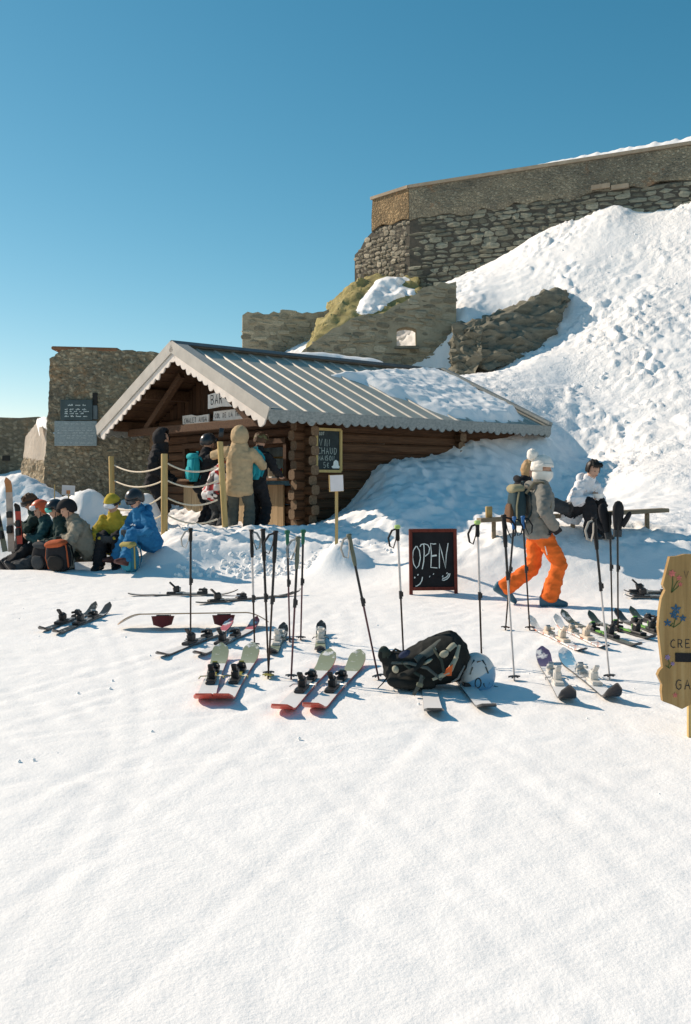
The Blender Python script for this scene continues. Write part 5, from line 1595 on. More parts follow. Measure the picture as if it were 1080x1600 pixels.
# people at the bar
tz = 1.05
person('tall person in long tan hooded jacket seen from behind at the bar', (XA(374, 15.95), 15.95, 1.06), (.12, 1), lean=(0, .05, 1), head=(-.2, .05),
       hands={'L': ((-.29, .30, 1.42), (1, 0, 0), .8), 'R': ((.16, .30, 1.15), (-1, 0, 0), .7)}, elbow={'L': (-1, .1, -.3), 'R': (1, -.3, -.5)}, feet={'L': (-.13, 0, .09), 'R': (.14, .03, .09)},
       jacket=c_tan, trousers=c_gtrous, glove=c_char, hood='up', seed=9, hem=.21, foldamp=.013, bulk=1.1, size=1.02, voxel=.013)
ph_ = MB(); ph_.box((0, 0, 0), (.075, .01, .15), bevel=.003); o = ph_.build('phone', plain('phone_dark', (.03, .04, .05), .25), None, world=False)
o.location = (XA(346, 16.3), 16.3, P(0, 676, 16.3).z); o.rotation_euler = (0, .1, .1); tag(o, 'dark phone held up by the person in tan', 'phone')
person('person in teal and black jacket with olive cap leaning on the bar', (XA(400, 16.4), 16.4, 1.06), (.55, .85), lean=(0, .16, 1), head=(.1, -.1), hands={'R': ((.2, .38, 1.03), (0, 0, -1), .4), 'L': ((-.2, .4, 1.03), (0, 0, -1), .4)},
       jacket=c_black, trousers=c_black, glove=None, hat=('cap', c_olive), seed=11, size=1.0, hair=HAIRN)
pack('turquoise rucksack on the back of the person in the olive cap', (XA(396, 16.15), 16.15, 1.06 + .95), (-.5, -.85), .30, .48, .16, c_teal, cloth('teal_mid', (.025, .30, .36)), seed=6)
person('person in black ski clothes and black helmet standing at the bar', (XA(318, 16.9), 16.9, 1.05), (.75, .6), lean=(0, .12, 1), head=(.1, -.15), hands={'R': ((.2, .36, 1.05), (0, 0, -1), .4), 'L': ((-.2, .36, 1.05), (0, 0, -1), .4)},
       jacket=c_black, trousers=c_black, glove=c_char, hat=('helmet', h_black), goggles=(LENS, STRAPD, .06), seed=13)
pack('turquoise backpack worn by the person in the black helmet at the bar', (XA(303, 16.85), 16.80, 1.05 + .93), (-.8, -.45), .28, .46, .17, cloth('turq', (.02, .30, .36)), cloth('turq2', (.03, .36, .40)), seed=8)
person('person in red and white checked jacket bending over the bar counter', (XA(336, 16.25), 16.25, 1.05), (.65, .75), pelvis=(0, -.05, .88), lean=(0, .55, 1), head=(0, -.3), hands={'R': ((.22, .5, .95), (0, 0, -1), .4), 'L': ((-.22, .5, .95), (0, 0, -1), .4)},
       jacket=c_check, trousers=c_char, glove=c_black, hat=('helmet', h_black), seed=15, size=.9)
person('person in black hooded jacket standing apart by the log wall', (XA(243, 17.3), 17.3, 1.06), (1, -.1), lean=(0, .16, 1), head=(0, -.2), hands={'R': ((.2, .22, .95), (-1, 0, 0), .8), 'L': ((-.2, .22, .95), (1, 0, 0), .8)}, elbow={'R': (.5, -1, 0), 'L': (-.5, -1, 0)},
       jacket=c_black, trousers=c_black, glove=c_black, hood='up', seed=17, size=1.05, bulk=1.08)
# bin by the counter
mb = MB(); mb.tube([(0, 0, 0), (0, 0, .5), (0, 0, .505), (0, 0, .53)], [.11, .125, .14, .14], 16); o = mb.build('bin', plain('bin_grey', (.07, .07, .065), .6), None, world=False); o.location = (XA(342, 16.6), 16.6, 1.03)
tag(o, 'small dark waste bin standing below the bar counter', 'bin')

# the seated row on the left
def sitter(label, px, Y, face, head, lean, jacket, trousers, feet, hands, seat=.25, **kw):
    x = XA(px, Y)
    return person(label, (x, Y, gz(x, Y) + kw.pop('dz', 0)), face, pelvis=(0, 0, seat + .08), lean=lean, head=head, jacket=jacket, trousers=trousers, feet=feet, hands=hands, hem=.07, **kw)
lap = lambda y, z, w=.1: {'R': ((w, y, z), (-1, 0, .3), .7), 'L': ((-w, y, z), (1, 0, .3), .7)}
EB = {'R': (1, -.4, -.5), 'L': (-1, -.4, -.5)}
sitter('person in dark jacket with brown hair and sunglasses, farthest left of the seated row', 72, 15.9, (-.92, -.35), (-.1, -.25), (0, .38, 1), c_dgreen, c_black, {'R': (.1, .42, .09), 'L': (-.1, .40, .09)}, lap(.42, .62), glove=None, hat=('headband', HAIRN), hair=HAIRN, elbow=EB, seed=21, goggles=(LENS, STRAPD, -.012), dz=-.06)
sitter('person in orange helmet with teal collar, second in the seated row', 88, 15.45, (-.93, -.35), (-.1, -.2), (0, .36, 1), cloth('dark_teal', (.025, .07, .075)), c_black, {'R': (.12, .78, .10), 'L': (-.1, .72, .10), 'toeR': (.1, .6, .7), 'toeL': (-.1, .6, .7)}, lap(.42, .55), glove=None, hat=('helmet', h_orange), goggles=(LENSW, STRAPD, .05), elbow=EB, seed=23)
sitter('person in shiny black helmet with iridescent goggles, third in the seated row', 112, 15.1, (-.9, -.42), (-.05, -.15), (0, .38, 1), c_dgreen, c_char, {'R': (.12, .86, .09), 'L': (-.1, .8, .09), 'toeR': (.1, .6, .8), 'toeL': (-.1, .6, .8)}, lap(.42, .48), glove=None, hat=('helmet', h_black), goggles=(IRID, STRAPD, .012), elbow=EB, seed=25)
sitter('person in sand-grey jacket and black hood bending forward, fourth in the seated row', 140, 14.85, (-.88, -.48), (-.05, -.35), (0, .55, 1), c_sand, c_sand, {'R': (.13, .36, .09), 'L': (-.13, .36, .09)}, lap(.50, .36, .09), glove=c_char, hat=('helmet', c_black), elbow=EB, seed=27, bulk=1.1)
sitter('person in mustard jacket and mustard beanie with white goggles', 184, 15.0, (-.12, -1), (.15, -.4), (0, .28, 1), c_yellow, c_black, {'R': (.15, .38, .09), 'L': (-.15, .38, .09)}, lap(.40, .48), glove=c_char, hat=('beanie', c_yellow), goggles=(LENSW, STRAPD, .02), elbow=EB, seed=29, voxel=.013)
bp_, BT, BJ = sitter('person all in blue with black helmet at the right end of the seated row', 236, 14.6, (-.72, -.7), (-.15, -.4), (0, .42, 1), c_blue, c_blue, {'R': (.27, .40, .10), 'L': (-.20, .54, .10), 'toeR': (.2, 1, .15), 'toeL': (-.25, 1, .25)}, lap(.40, .47), glove=c_char, hat=('helmet', h_black), goggles=(LENS, STRAPD, .005), hood='down', elbow=EB, seed=31, voxel=.013, boots=BOOTR, dz=-.1)
pack('upright teal and yellow backpack between the knees of the person in blue', on(205, 14.2), (-.5, -.85), .26, .42, .16, cloth('bag_blue', (.03, .17, .26)), cloth('bag_blue2', (.04, .22, .30)), seed=12, accent=cloth('bag_yellow', (.42, .34, .12)), tilt=(-.12, 0))
pack('black and orange backpack on the snow before the sand-grey sitter', on(96, 14.35), (-.3, -.95), .36, .44, .2, c_black, cloth('bag_dark', (.03, .027, .025)), seed=14, accent=cloth('bag_orange', (.42, .10, .04)), tilt=(-.15, .1))
pack('plain black backpack slumped on the snow in the middle of the seated row', on(67, 14.6), (-.4, -.9), .3, .4, .2, c_black, c_char, seed=16, tilt=(-.1, -.1))

for dx_, dz_, w_ in ((-.05, .33, .05), (.0, .34, .04), (.05, .33, .05), (-.02, .29, .09), (.05, .285, .04)):
    mb = MB(); c_ = BT(BJ['pel'] + BJ['s'] * dz_ + BJ['rt'] * (dx_ + .05) + BJ['ft'] * .158)
    mb.sphere(c_, (w_ / 2, .012, .012), 8, 6, rot=Matrix((BT(BJ['rt']).normalized(), BT(BJ['ft']).normalized(), BT(BJ['s']).normalized())).transposed()); mb.build('chest_print', c_white, bp_, world=False)
# ================================================================== fence, benches, signs
POST = wood_material('post_wood', (0.42, 0.29, 0.11), (0.56, 0.41, 0.19), 2, 2.0, .08)
ROPE = plain('rope_white', (0.66, 0.58, 0.46), .8, scale=60)
def px_at(p): return 540 + F * p.x / p.y
posts = []
for lab, (x0, y0), (x1, y1), Y, r in (('slim round wooden fence post at the left end of the rope rail', (174, 713), (176, 800), 17.2, .048), ('tall round wooden fence post in the middle of the rope rail', (257, 709), (257, 838), 15.6, .054), ('leaning wooden fence post beside the person in tan', (344, 690), (353, 838), 15.72, .05)):
    a, b = P(x1, y1, Y), P(x0, y0, Y - .03)
    a = a - (b - a) * .25
    t = thing('fence_post', lab, 'post', tuple(a), 'posts of the rope rail')
    mb = MB(); mb.tube([a, a.lerp(b, .5), b - Vector((0, 0, .01)), b], [r, r * .98, r * .96, r * .86], 14); mb.build('post', POST, t)
    posts.append((a, b))
def rope(lab, i, j, ya, yb, yja, yjb, sag):
    pa = P(px_at(posts[i][1]) + 5, ya, posts[i][1].y); pb = P(px_at(posts[j][1]) - 4, yb, posts[j][1].y)
    pts_ = []
    for k in range(15):
        q = k / 14; p = pa.lerp(pb, q); p.z -= sag * 4 * q * (1 - q); pts_.append(p)
    mb = MB(); mb.tube(pts_, .013, 8)
    o = mb.build('rope', ROPE, None); recentre(o, pts_[7]); tag(o, lab, 'rope', 'ropes of the rail')
for n_, (ya, yb) in zip(('top', 'second', 'third', 'lowest'), ((727, 729), (751, 752), (795, 776), (812, 805))):
    rope('%s white rope between the slim post and the middle post' % n_, 0, 1, ya, yb, 0, 0, .10)
for n_, (ya, yb) in zip(('top', 'second', 'third', 'lowest'), ((724, 730), (751, 751), (778, 781), (805, 811))):
    rope('%s white rope between the middle post and the leaning post' % n_, 1, 2, ya, yb, 0, 0, .10)

BENCHW = wood_material('bench_wood', (0.14, 0.115, 0.08), (0.27, 0.22, 0.15), 0, 2, .1)
def bench(lab, a, b, w, th, legs):
    a, b = Vector(a), Vector(b)
    t = thing('bench', lab, 'bench', tuple((a + b) / 2 - Vector((0, 0, .25))))
    mb = MB(); mb.beam(a, b, w, th, bevel=.008); mb.build('plank', BENCHW, t, smooth=False)
    for q in legs:
        c = a.lerp(b, q); g_ = gz(c.x, c.y)
        mb = MB(); mb.box((c.x, c.y, (g_ - .15 + c.z - th / 2) / 2), (.05, w * .3, max(.1, c.z - th / 2 - g_ + .15)), bevel=.01); mb.build('leg', BENCHW, t, smooth=False)
bench('low grey plank bench under the seated row', P(40, 878, 15.6), P(296, 869, 14.75), .26, .05, (.2, .55, .88))
bench('long grey plank bench in the shade behind the walker', P(748, 813, 13.5), P(1040, 797, 13.7), .28, .055, (.08, .5, .9))
c = P(764, 803, 13.5)
mb = MB(); mb.box((0, 0, .075), (.085, .085, .15), bevel=.008); o = mb.build('wooden_block', POST, None, world=False); o.location = (c.x, 13.5, P(764, 812, 13.5).z + .03)
tag(o, 'small yellow wooden block standing on the end of the shaded bench', 'block')

# OPEN board
REDW = wood_material('red_frame', (0.10, 0.022, 0.016), (0.19, 0.045, 0.03), 2, 2, .08)
BLACKB = plain('blackboard', (0.010, 0.010, 0.012), .75, var=.4, scale=6)
gb = GP(645, 930)
YB = gb.y
ob = thing('chalkboard', 'red framed black chalkboard easel reading OPEN, standing on the snow', 'sign', (XA(681, YB), YB, gb.z))
lean_ = Vector((0, .16, 1)).normalized()
BL, BR = XA(640, YB), XA(716, YB); Bw = BR - BL; Bh = (930 - 825) / F * YB * 1.0
base = Vector((BL, YB, gb.z - .01)); uB = Vector((1, .10, 0)).normalized(); Bw /= uB.x
nB = lean_.cross(uB); nB = nB if nB.y < 0 else -nB
mb = MB(); mb.prism([(.02, .10), (Bw - .02, .10), (Bw - .02, Bh - .02), (.02, Bh - .02)], base, uB, lean_, -nB * .012); mb.build('board', BLACKB, ob, smooth=False)
for (x0, y0, x1, y1) in ((.02, 0, .02, Bh), (Bw - .02, 0, Bw - .02, Bh), (.04, .085, Bw - .04, .085), (.04, Bh - .02, Bw - .04, Bh - .02)):
    mb = MB(); mb.beam(base + uB * x0 + lean_ * y0, base + uB * x1 + lean_ * y1, .042, .036, up=nB, bevel=.004); mb.build('frame_bar', REDW, ob, smooth=False)
for x in (.02, Bw - .02):
    p0 = base + uB * x + lean_ * (Bh - .03) - nB * .03; p1 = Vector((p0.x + .03, p0.y + .34, gz(p0.x, p0.y + .34)))
    mb = MB(); mb.beam(p0, p1, .036, .03, up=(1, 0, 0)); mb.build('back_leg', REDW, ob, smooth=False)
mb = MB()
hw = lambda pl: [(Bw * (a - 640) / 76, Bh * (930 - b) / 105) for a, b in pl]
zz = lambda pl: hw([(600 + a / 6.75, 800 + b / 6.75) for a, b in pl])
for pl in ([(345, 352), (315, 400), (306, 470), (318, 545), (345, 588), (372, 560), (390, 480), (380, 400), (352, 352)],
           [(388, 358), (400, 335), (435, 328), (470, 340), (490, 375), (480, 430), (440, 462)], [(428, 330), (432, 420), (425, 520), (408, 598)],
           [(560, 328), (535, 332), (500, 325), (508, 420), (505, 520), (500, 580), (570, 586)], [(505, 460), (565, 452)],
           [(592, 590), (594, 450), (596, 328), (620, 420), (658, 590), (668, 450), (690, 322)],
           [(410, 680), (402, 720), (380, 755), (350, 775), (335, 778)], [(705, 645), (695, 680), (670, 705), (640, 718), (618, 712)], [(690, 645), (680, 672), (655, 692), (622, 698)],
           [(322, 684), (332, 688)], [(357, 655), (366, 660)], [(484, 675), (490, 678)], [(525, 648), (531, 652)], [(622, 672), (630, 678)], [(668, 640), (676, 645)]):
    stroke(mb, zz(pl), base, uB, lean_, nB * .004, .012 if len(pl) > 2 else .02)
mb.build('lettering', CHALK, ob, smooth=False)

# notice on a stick
a, b = P(526, 858, 14.0), P(526, 742, 14.0)
ns = thing('notice_sign', 'white paper notice on a thin pale stake stuck in the snow heap', 'sign', tuple(a))
mb = MB(); mb.beam(a - Vector((0, 0, .2)), b + Vector((0, .02, .0)), .045, .03, up=(0, 1, 0)); mb.build('stake', POST, ns, smooth=False)
c = P(525.5, 755, 14.0); mb = MB(); mb.box((c.x, 13.97, c.z), (.20, .025, .235), Matrix.Rotation(.15, 3, 'Z') @ Matrix.Rotation(-.04, 3, 'Y')); mb.build('backing', POST, ns, smooth=False)
mb = MB(); mb.box((c.x + .008, 13.953, c.z), (.185, .004, .225), Matrix.Rotation(.15, 3, 'Z') @ Matrix.Rotation(-.04, 3, 'Y')); mb.build('paper', plain('paper_white', (.72, .69, .70), .8, var=.05), ns, smooth=False)

# small card sign and reed behind the seated row
a = P(108, 800, 16.2); t = thing('card_sign', 'small white card sign behind the seated row', 'sign', tuple(a))
mb = MB(); c = P(107, 766, 16.2); mb.box((c.x, 16.2, c.z), (.21, .012, .16), Matrix.Rotation(.05, 3, 'Y')); mb.build('card', plain('paper_white', (.72, .69, .70), .8), t, smooth=False)
mb = MB(); mb.box((c.x, 16.192, c.z - .03), (.06, .003, .06)); mb.build('print', plain('print_orange', (.65, .25, .10), .8), t, smooth=False)
mb = MB(); mb.tube([a - Vector((0, 0, .1)), c], .012, 6); mb.build('stake', POST, t)
mb = MB(); a, b = P(85, 800, 16.6), P(85.5, 757, 16.6); mb.tube([a, b], .01, 6); o = mb.build('marker_stick', POST, None); recentre(o, a); tag(o, 'thin upright stick behind the seated row', 'stick')

# carved wooden signboard at the right edge
YS = 6.35
def sz(px, py): return (XA(px, YS), zpx(py, YS))
def sign_wood():
    m, t, b = nt('sign_wood')
    v = coords(t, (9, 1, .7))
    n1 = noise_tex(t, v, 2.2, 6, .6)
    col = ramp(t, n1, [(.3, (.25,.15,.05)), (.5, (.34, .21, .075)), (.72, (.44, .30, .13))])
    t.links.new(col, b.inputs['Base Color']); b.inputs['Roughness'].default_value = .45; b.inputs['Specular IOR Level'].default_value = .35
    bump(t, b, n1, .25, .004)
    return m
SW = sign_wood()
out = [(1047, 870), (1060, 869), (1070, 866), (1082, 866), (1120, 868), (1165, 864), (1190, 872), (1196, 905), (1188, 930), (1196, 980), (1192, 1040), (1200, 1060), (1188, 1098), (1150, 1106), (1110, 1100),
       (1086, 1098), (1079, 1101), (1066, 1108), (1050, 1101), (1036, 1096), (1034, 1080), (1035, 1070), (1028, 1055), (1031, 1048), (1036, 1043), (1032, 1010), (1029, 980), (1031, 955), (1034, 935), (1040, 922), (1036, 914), (1040, 898), (1044, 882)]
sg = thing('carved_sign', 'wavy-edged varnished wooden signboard with painted flowers and CREPES GALETTES', 'sign', (XA(1100, YS), YS, gz(XA(1100, YS), YS)))
mb = MB(); mb.prism([sz(*p) for p in out], (0, YS, 0), (1, 0, 0), (0, 0, 1), (0, .045, 0)); mb.build('board', SW, sg, smooth=False)
for px in (1081, 1160):
    mb = MB(); x = XA(px, YS); mb.beam((x + .02, YS + .06, gz(x, YS) - .1), (x + .02, YS + .06, zpx(1000, YS)), .05, .035, up=(0, 1, 0)); mb.build('leg', POST, sg, smooth=False)
yf = Vector((0, YS - .002, 0))
def wr(txt, px, py, h, seed, th=.006):
    mb = MB(); x, z = sz(px, py); write(mb, txt, Vector((x, YS - .003, z)), UX, UZ, Vector(), h, th, .62, .3, .03, seed); mb.build('lettering', INK, sg, smooth=False)
wr('CREPES', 1048, 1012, .052, 1); wr('GALETTES', 1056, 1077, .062, 2); wr('VIN', 1069, 904, .05, 3, .003)
mb = MB(); x0, z0 = sz(1055, 1034); x1, z1 = sz(1150, 1020); mb.prism([(x0, z0), (x1, z0 - .01), (x1, z1 - .01), (x0, z1)], (0, YS - .006, 0), UX, UZ, (0, .005, 0)); mb.build('black_strip', BLACKB, sg, smooth=False)
def flower(px, py, col, r, petals, stem):
    mb = MB(); x, z = sz(px, py)
    for k in range(petals):
        a_ = 2 * math.pi * k / petals + .3
        mb.prism([(0, 0), (r * .6 * math.cos(a_ - .45), r * .6 * math.sin(a_ - .45)), (r * math.cos(a_), r * math.sin(a_)), (r * .6 * math.cos(a_ + .45), r * .6 * math.sin(a_ + .45))], (x, YS - .004 - .0002 * k, z), UX, UZ, (0, .002, 0))
    mb.build('flower', plain('petal_%d' % int(col[0] * 100 + col[2] * 10), col, .7, var=.25, scale=80, bstr=0), sg, smooth=False)
PINK, BLUE, LILAC = (.58, .16, .14), (.03, .10, .19), (.28, .20, .36)
for q in ((1050, 896, PINK, .026, 6), (1061, 903, PINK, .02, 5), (1063, 913, PINK, .016, 5), (1056, 952, BLUE, .036, 5), (1052, 960, BLUE, .026, 5), (1043, 973, BLUE, .026, 5), (1067, 966, BLUE, .024, 5), (1056, 964, BLUE, .022, 4), (1043, 1027, LILAC, .02, 6), (1051, 1037, LILAC, .015, 6), (1055, 1086, PINK, .018, 5)):
    flower(*q, None)
GREEN = plain('painted_stem', (.07, .10, .03), .7, bstr=0); mb = MB()
for pl in ([(1049, 926), (1051, 912), (1051, 900)], [(1049, 926), (1056, 912), (1060, 906)], [(1049, 926), (1058, 918), (1062, 914)], [(1052, 981), (1055, 968), (1056, 956)], [(1053, 980), (1044, 975)], [(1053, 980), (1062, 974), (1066, 968)], [(1046, 979), (1052, 973)], [(1044, 1043), (1046, 1036), (1043, 1029)], [(1040, 1040), (1046, 1044), (1050, 1039)]):
    mb = MB(); stroke(mb, [sz(*p) for p in pl], Vector((0, YS - .003, 0)), UX, UZ, Vector(), .006); mb.build('painted_stem', GREEN, sg, smooth=False)

# ================================================================== skis
def dusted(name, col, amount=.5, scale=7, rough=.35):
    """Ski top sheet with patches of snow frozen onto it."""
    m, t, b = nt('ski_' + name)
    v = coords(t)
    f = ramp(t, noise_tex(t, v, scale, 5, .65), [(.62 - amount * .35, (0, 0, 0)), (.70 - amount * .35, (1, 1, 1))])
    mx = node(t, 'ShaderNodeMix', data_type='RGBA'); t.links.new(f, mx.inputs[0])
    mx.inputs[6].default_value = c4(col); mx.inputs[7].default_value = c4((.84, .83, .82))
    t.links.new(mx.outputs[2], b.inputs['Base Color']); b.inputs['Roughness'].default_value = rough
    bump(t, b, f, .5, .006)
    return m
S_GREEN = dusted('sage', (.30, .33, .22), .08); S_SNOWY = dusted('snowy', (.55, .52, .46), .95); S_RED = plain('ski_red_side', (.52, .09, .06), .4, var=.3); S_DARK = dusted('black', (.03, .035, .035), .18)
S_PINK = dusted('pink', (.55, .16, .19), .12); S_WHITE = dusted('white', (.66, .64, .61), .5); S_EDGE = plain('ski_edge', (.10, .10, .10), .3, .6); S_BASE = plain('ski_base', (.035, .035, .04), .4)
S_PURP = dusted('purple', (.10, .08, .16), .12); S_BLUEW = dusted('blue_white', (.20, .42, .58), .35); S_OLIVE = dusted('dark_olive', (.075, .09, .065), .15); S_REDW = dusted('red_white', (.55, .20, .12), .6, 16); S_ORANGE = dusted('orange_wood', (.50, .30, .16), .2)
B_BLACK = plain('binding_black', (.025, .025, .027), .4, var=.3); B_STEEL = plain('binding_steel', (.42, .42, .41), .35, .6); B_YEL = plain('binding_olive', (.30, .27, .06), .4); B_WHITE = plain('binding_white', (.60, .58, .54), .4); B_GREEN = plain('binding_green', (.18, .42, .08), .4); B_ORW = plain('binding_cream', (.66, .55, .44), .4)
def ski(lab, tail, tip, w=.10, top=S_SNOWY, tipm=S_GREEN, side=S_RED, basem=S_BASE, bind=(B_BLACK, B_STEEL), tipfrac=.24, rise=.10, tailrise=.05, at=.48, L=None, roll=0.0, group=None, sink=0.0, lift=0.0, tsq=.75):
    a = GP(*tail); b = GP(*tip)
    if L:
        d_ = (b - a).normalized(); b = a + d_ * L
    L_ = (b - a).length
    t = thing('ski', lab, 'ski', tuple(a + Vector((0, 0, .012 + lift - sink))), group)
    y = (b - a).normalized(); x = y.cross(UZ).normalized(); z = x.cross(y)
    t.rotation_mode = 'QUATERNION'; t.rotation_quaternion = (Matrix((x, y, z)).transposed() @ Matrix.Rotation(roll, 3, 'Y')).to_quaternion()
    N = 34; mb = MB(); rings = []
    for i in range(N + 1):
        q = i / N; yy = q * L_
        e = min(yy, L_ - yy)
        r_ = min(1, math.sqrt(max(0, 1 - (1 - min(1, e / (w * (tsq if q < .5 else .75)))) ** 2)))
        wd = w / 2 * (.80 + .20 * (2 * q - 1) ** 2) * max(.12 if tsq > .5 or q > .5 else .72, r_)
        zt = rise * max(0, (q - .82) / .18) ** 1.8 + tailrise * max(0, (.12 - q) / .12) ** 1.8
        rings.append([(-wd, yy, zt), (wd, yy, zt), (wd, yy, zt + .014), (-wd, yy, zt + .014)])
    n0 = len(mb.v)
    for r in rings: mb.v.extend(r)
    for i in range(N):
        c_ = n0 + 4 * i; q = i / N
        for j, mi in ((0, 2), (1, 1), (2, 3 if q > 1 - tipfrac else 0), (3, 1)):
            k_ = (j + 1) % 4; mb.f.append((c_ + j, c_ + k_, c_ + 4 + k_, c_ + 4 + j)); mb.m.append(mi)
    mb.f.append((n0 + 3, n0 + 2, n0 + 1, n0)); mb.m.append(1); e_ = n0 + 4 * N; mb.f.append((e_, e_ + 1, e_ + 2, e_ + 3)); mb.m.append(1)
    mb.build('ski_body', [top, side, basem, tipm], t, world=False, angle=30)
    bm_, bs_ = bind; c0 = L_ * at
    mb = MB()                                               # toe piece: block with two wings
    mb.box((0, c0 + .17, .030), (.075, .13, .03), bevel=.006); mb.box((0, c0 + .20, .060), (.062, .065, .045), Matrix.Rotation(-.25, 3, 'X'), bevel=.01)
    for s_ in (-1, 1): mb.box((s_ * .030, c0 + .15, .068), (.018, .05, .022), Matrix.Rotation(s_ * .4, 3, 'Z'), bevel=.004)
    to = mb.build('toe_binding', bm_, t, world=False, smooth=False)
    mb = MB(); mb.tube([(-.02, c0 + .195, .086), (.02, c0 + .195, .086)], .012, 8); mb.build('release_screw', bs_, to, world=False)
    mb = MB()                                               # heel piece: tower, cup and lever
    mb.box((0, c0 - .17, .028), (.075, .20, .026), bevel=.006); mb.box((0, c0 - .15, .075), (.058, .08, .075), Matrix.Rotation(.2, 3, 'X'), bevel=.012); mb.box((0, c0 - .195, .125), (.042, .11, .02), Matrix.Rotation(-.75, 3, 'X'), bevel=.005)
    he = mb.build('heel_binding', bm_, t, world=False, smooth=False)
    mb = MB(); mb.box((0, c0 - .105, .075), (.05, .02, .05), bevel=.006); mb.build('heel_cup', bs_, he, world=False, smooth=False)
    mb = MB(); mb.box((0, c0 - .03, .026), (.06, .09, .012)); mb.box((0, c0 + .06, .022), (.045, .10, .012)); mb.build('boot_plate', bs_, t, world=False, smooth=False)
    for s_ in (-1, 1):
        mb = MB(); mb.tube([(s_ * .035, c0 - .04, .03), (s_ * (w / 2 + .012), c0 - .07, .035), (s_ * (w / 2 + .02), c0 - .15, -.015 + .05)], .0045, 6); mb.build('brake_arm', bs_, t, world=False)
    return t
# front row, twin-tip pairs with sage tips and red sidewalls (tail towards the camera)
ski('left ski of the sage-tipped pair with olive bindings in the front row', (318, 1104), (346, 1026), .155, bind=(B_BLACK, B_YEL), tailrise=.07, basem=S_RED, tsq=.3)
ski('right ski of the sage-tipped pair with olive bindings in the front row', (346, 1104), (395, 1025), .155, bind=(B_BLACK, B_YEL), tailrise=.07, basem=S_RED, tsq=.3)
ski('left ski of the sage-tipped pair with black bindings, before the bare poles', (437, 1122), (516, 1036), .155, tailrise=.07, basem=S_RED, tsq=.3)
ski('right ski of the sage-tipped pair with black bindings, before the bare poles', (486, 1119), (562, 1037), .155, tailrise=.07, basem=S_RED, tsq=.3)
ski('left ski of the pink-tipped pair beside the snowboard', (246, 1031), (362, 984), .10, S_SNOWY, S_PINK, S_EDGE, at=.52, tipfrac=.17)
ski('right ski of the pink-tipped pair beside the snowboard', (305, 1030), (402, 982), .10, S_SNOWY, S_PINK, S_EDGE, at=.5, tipfrac=.17)
ski('left ski of the short snowed-in pair with white bindings', (424, 1026), (443, 993), .11, S_GREEN, S_DARK, S_EDGE, bind=(B_WHITE, B_BLACK), at=.6, L=1.0)
ski('right ski of the short snowed-in pair with white bindings', (500, 1022), (502, 990), .11, S_GREEN, S_DARK, S_EDGE, bind=(B_WHITE, B_BLACK), at=.6, L=1.0)
ski('nearer ski of the dark pair lying at the left edge of the group', (84, 995), (172, 958), .09, S_DARK, S_DARK, S_EDGE, at=.55)
ski('farther ski of the dark pair lying at the left edge of the group', (62, 990), (150, 957), .09, S_DARK, S_DARK, S_EDGE, at=.5)
ski('long pale ski lying crosswise nearest the seated row', (200, 932), (372, 931), .09, S_WHITE, S_WHITE, S_EDGE, bind=(B_BLACK, B_STEEL), at=.55, rise=.06, tailrise=.02)
ski('long dark ski lying crosswise beside the long pale ski', (306, 946), (470, 930), .09, S_DARK, S_DARK, S_EDGE, at=.3, rise=.06, tailrise=.02)
# in front of the rucksack
ski('snow-covered ski sticking out left from under the big rucksack', (679, 1124), (662, 1040), .14, S_SNOWY, S_WHITE, S_DARK, tsq=.35, bind=(B_BLACK, B_STEEL), at=.62, tailrise=.05)
ski('snow-covered ski sticking out right below the white helmet', (764, 1116), (700, 1040), .14, S_SNOWY, S_WHITE, S_EDGE, tsq=.35, bind=(B_BLACK, B_STEEL), at=.62, tailrise=.05)
# white pair with purple and white tips
ski('white ski with purple and blue tip, left of its pair near the carved sign', (890, 1104), (847, 1032), .135, S_SNOWY, S_PURP, S_EDGE, bind=(B_WHITE, B_STEEL), at=.5, tailrise=.13)
ski('white ski with black-marked pale tip, right of its pair near the carved sign', (964, 1101), (880, 1034), .135, S_SNOWY, S_BLUEW, S_EDGE, bind=(B_WHITE, B_STEEL), at=.5, tailrise=.13)
# red-and-white pair
ski('left ski of the red and white pair behind the purple-tipped ski', (915, 1023), (828, 980), .09, S_REDW, S_WHITE, S_REDW, bind=(B_ORW, B_STEEL), at=.5)
ski('right ski of the red and white pair behind the purple-tipped ski', (950, 1018), (868, 978), .09, S_REDW, S_WHITE, S_REDW, bind=(B_ORW, B_STEEL), at=.5)
ski('front dark olive ski with green bindings right of the red and white pair', (1002, 1016), (878, 970), .09, S_OLIVE, S_OLIVE, S_EDGE, bind=(B_BLACK, B_GREEN), at=.45)
ski('rear dark olive ski with green bindings right of the red and white pair', (1024, 1003), (920, 972), .09, S_OLIVE, S_OLIVE, S_EDGE, bind=(B_BLACK, B_GREEN), at=.4)
ski('dark ski running behind the carved sign, nearer one', (1070, 1008), (962, 968), .09, S_OLIVE, S_DARK, S_EDGE, bind=(B_BLACK, B_GREEN), at=.55)
ski('dark ski running behind the carved sign, farther one', (1090, 998), (985, 965), .09, S_DARK, S_OLIVE, S_EDGE, bind=(B_BLACK, B_STEEL), at=.55)
ski('thin pale ski lying far back near the foot of the slope', (975, 928), (1100, 928), .085, S_WHITE, S_WHITE, S_EDGE, at=.35, rise=.07, tailrise=.03)
ski('thin grey ski lying just before the thin pale ski', (978, 936), (1110, 934), .085, S_WHITE, S_DARK, S_EDGE, at=.35, rise=.07, tailrise=.03)

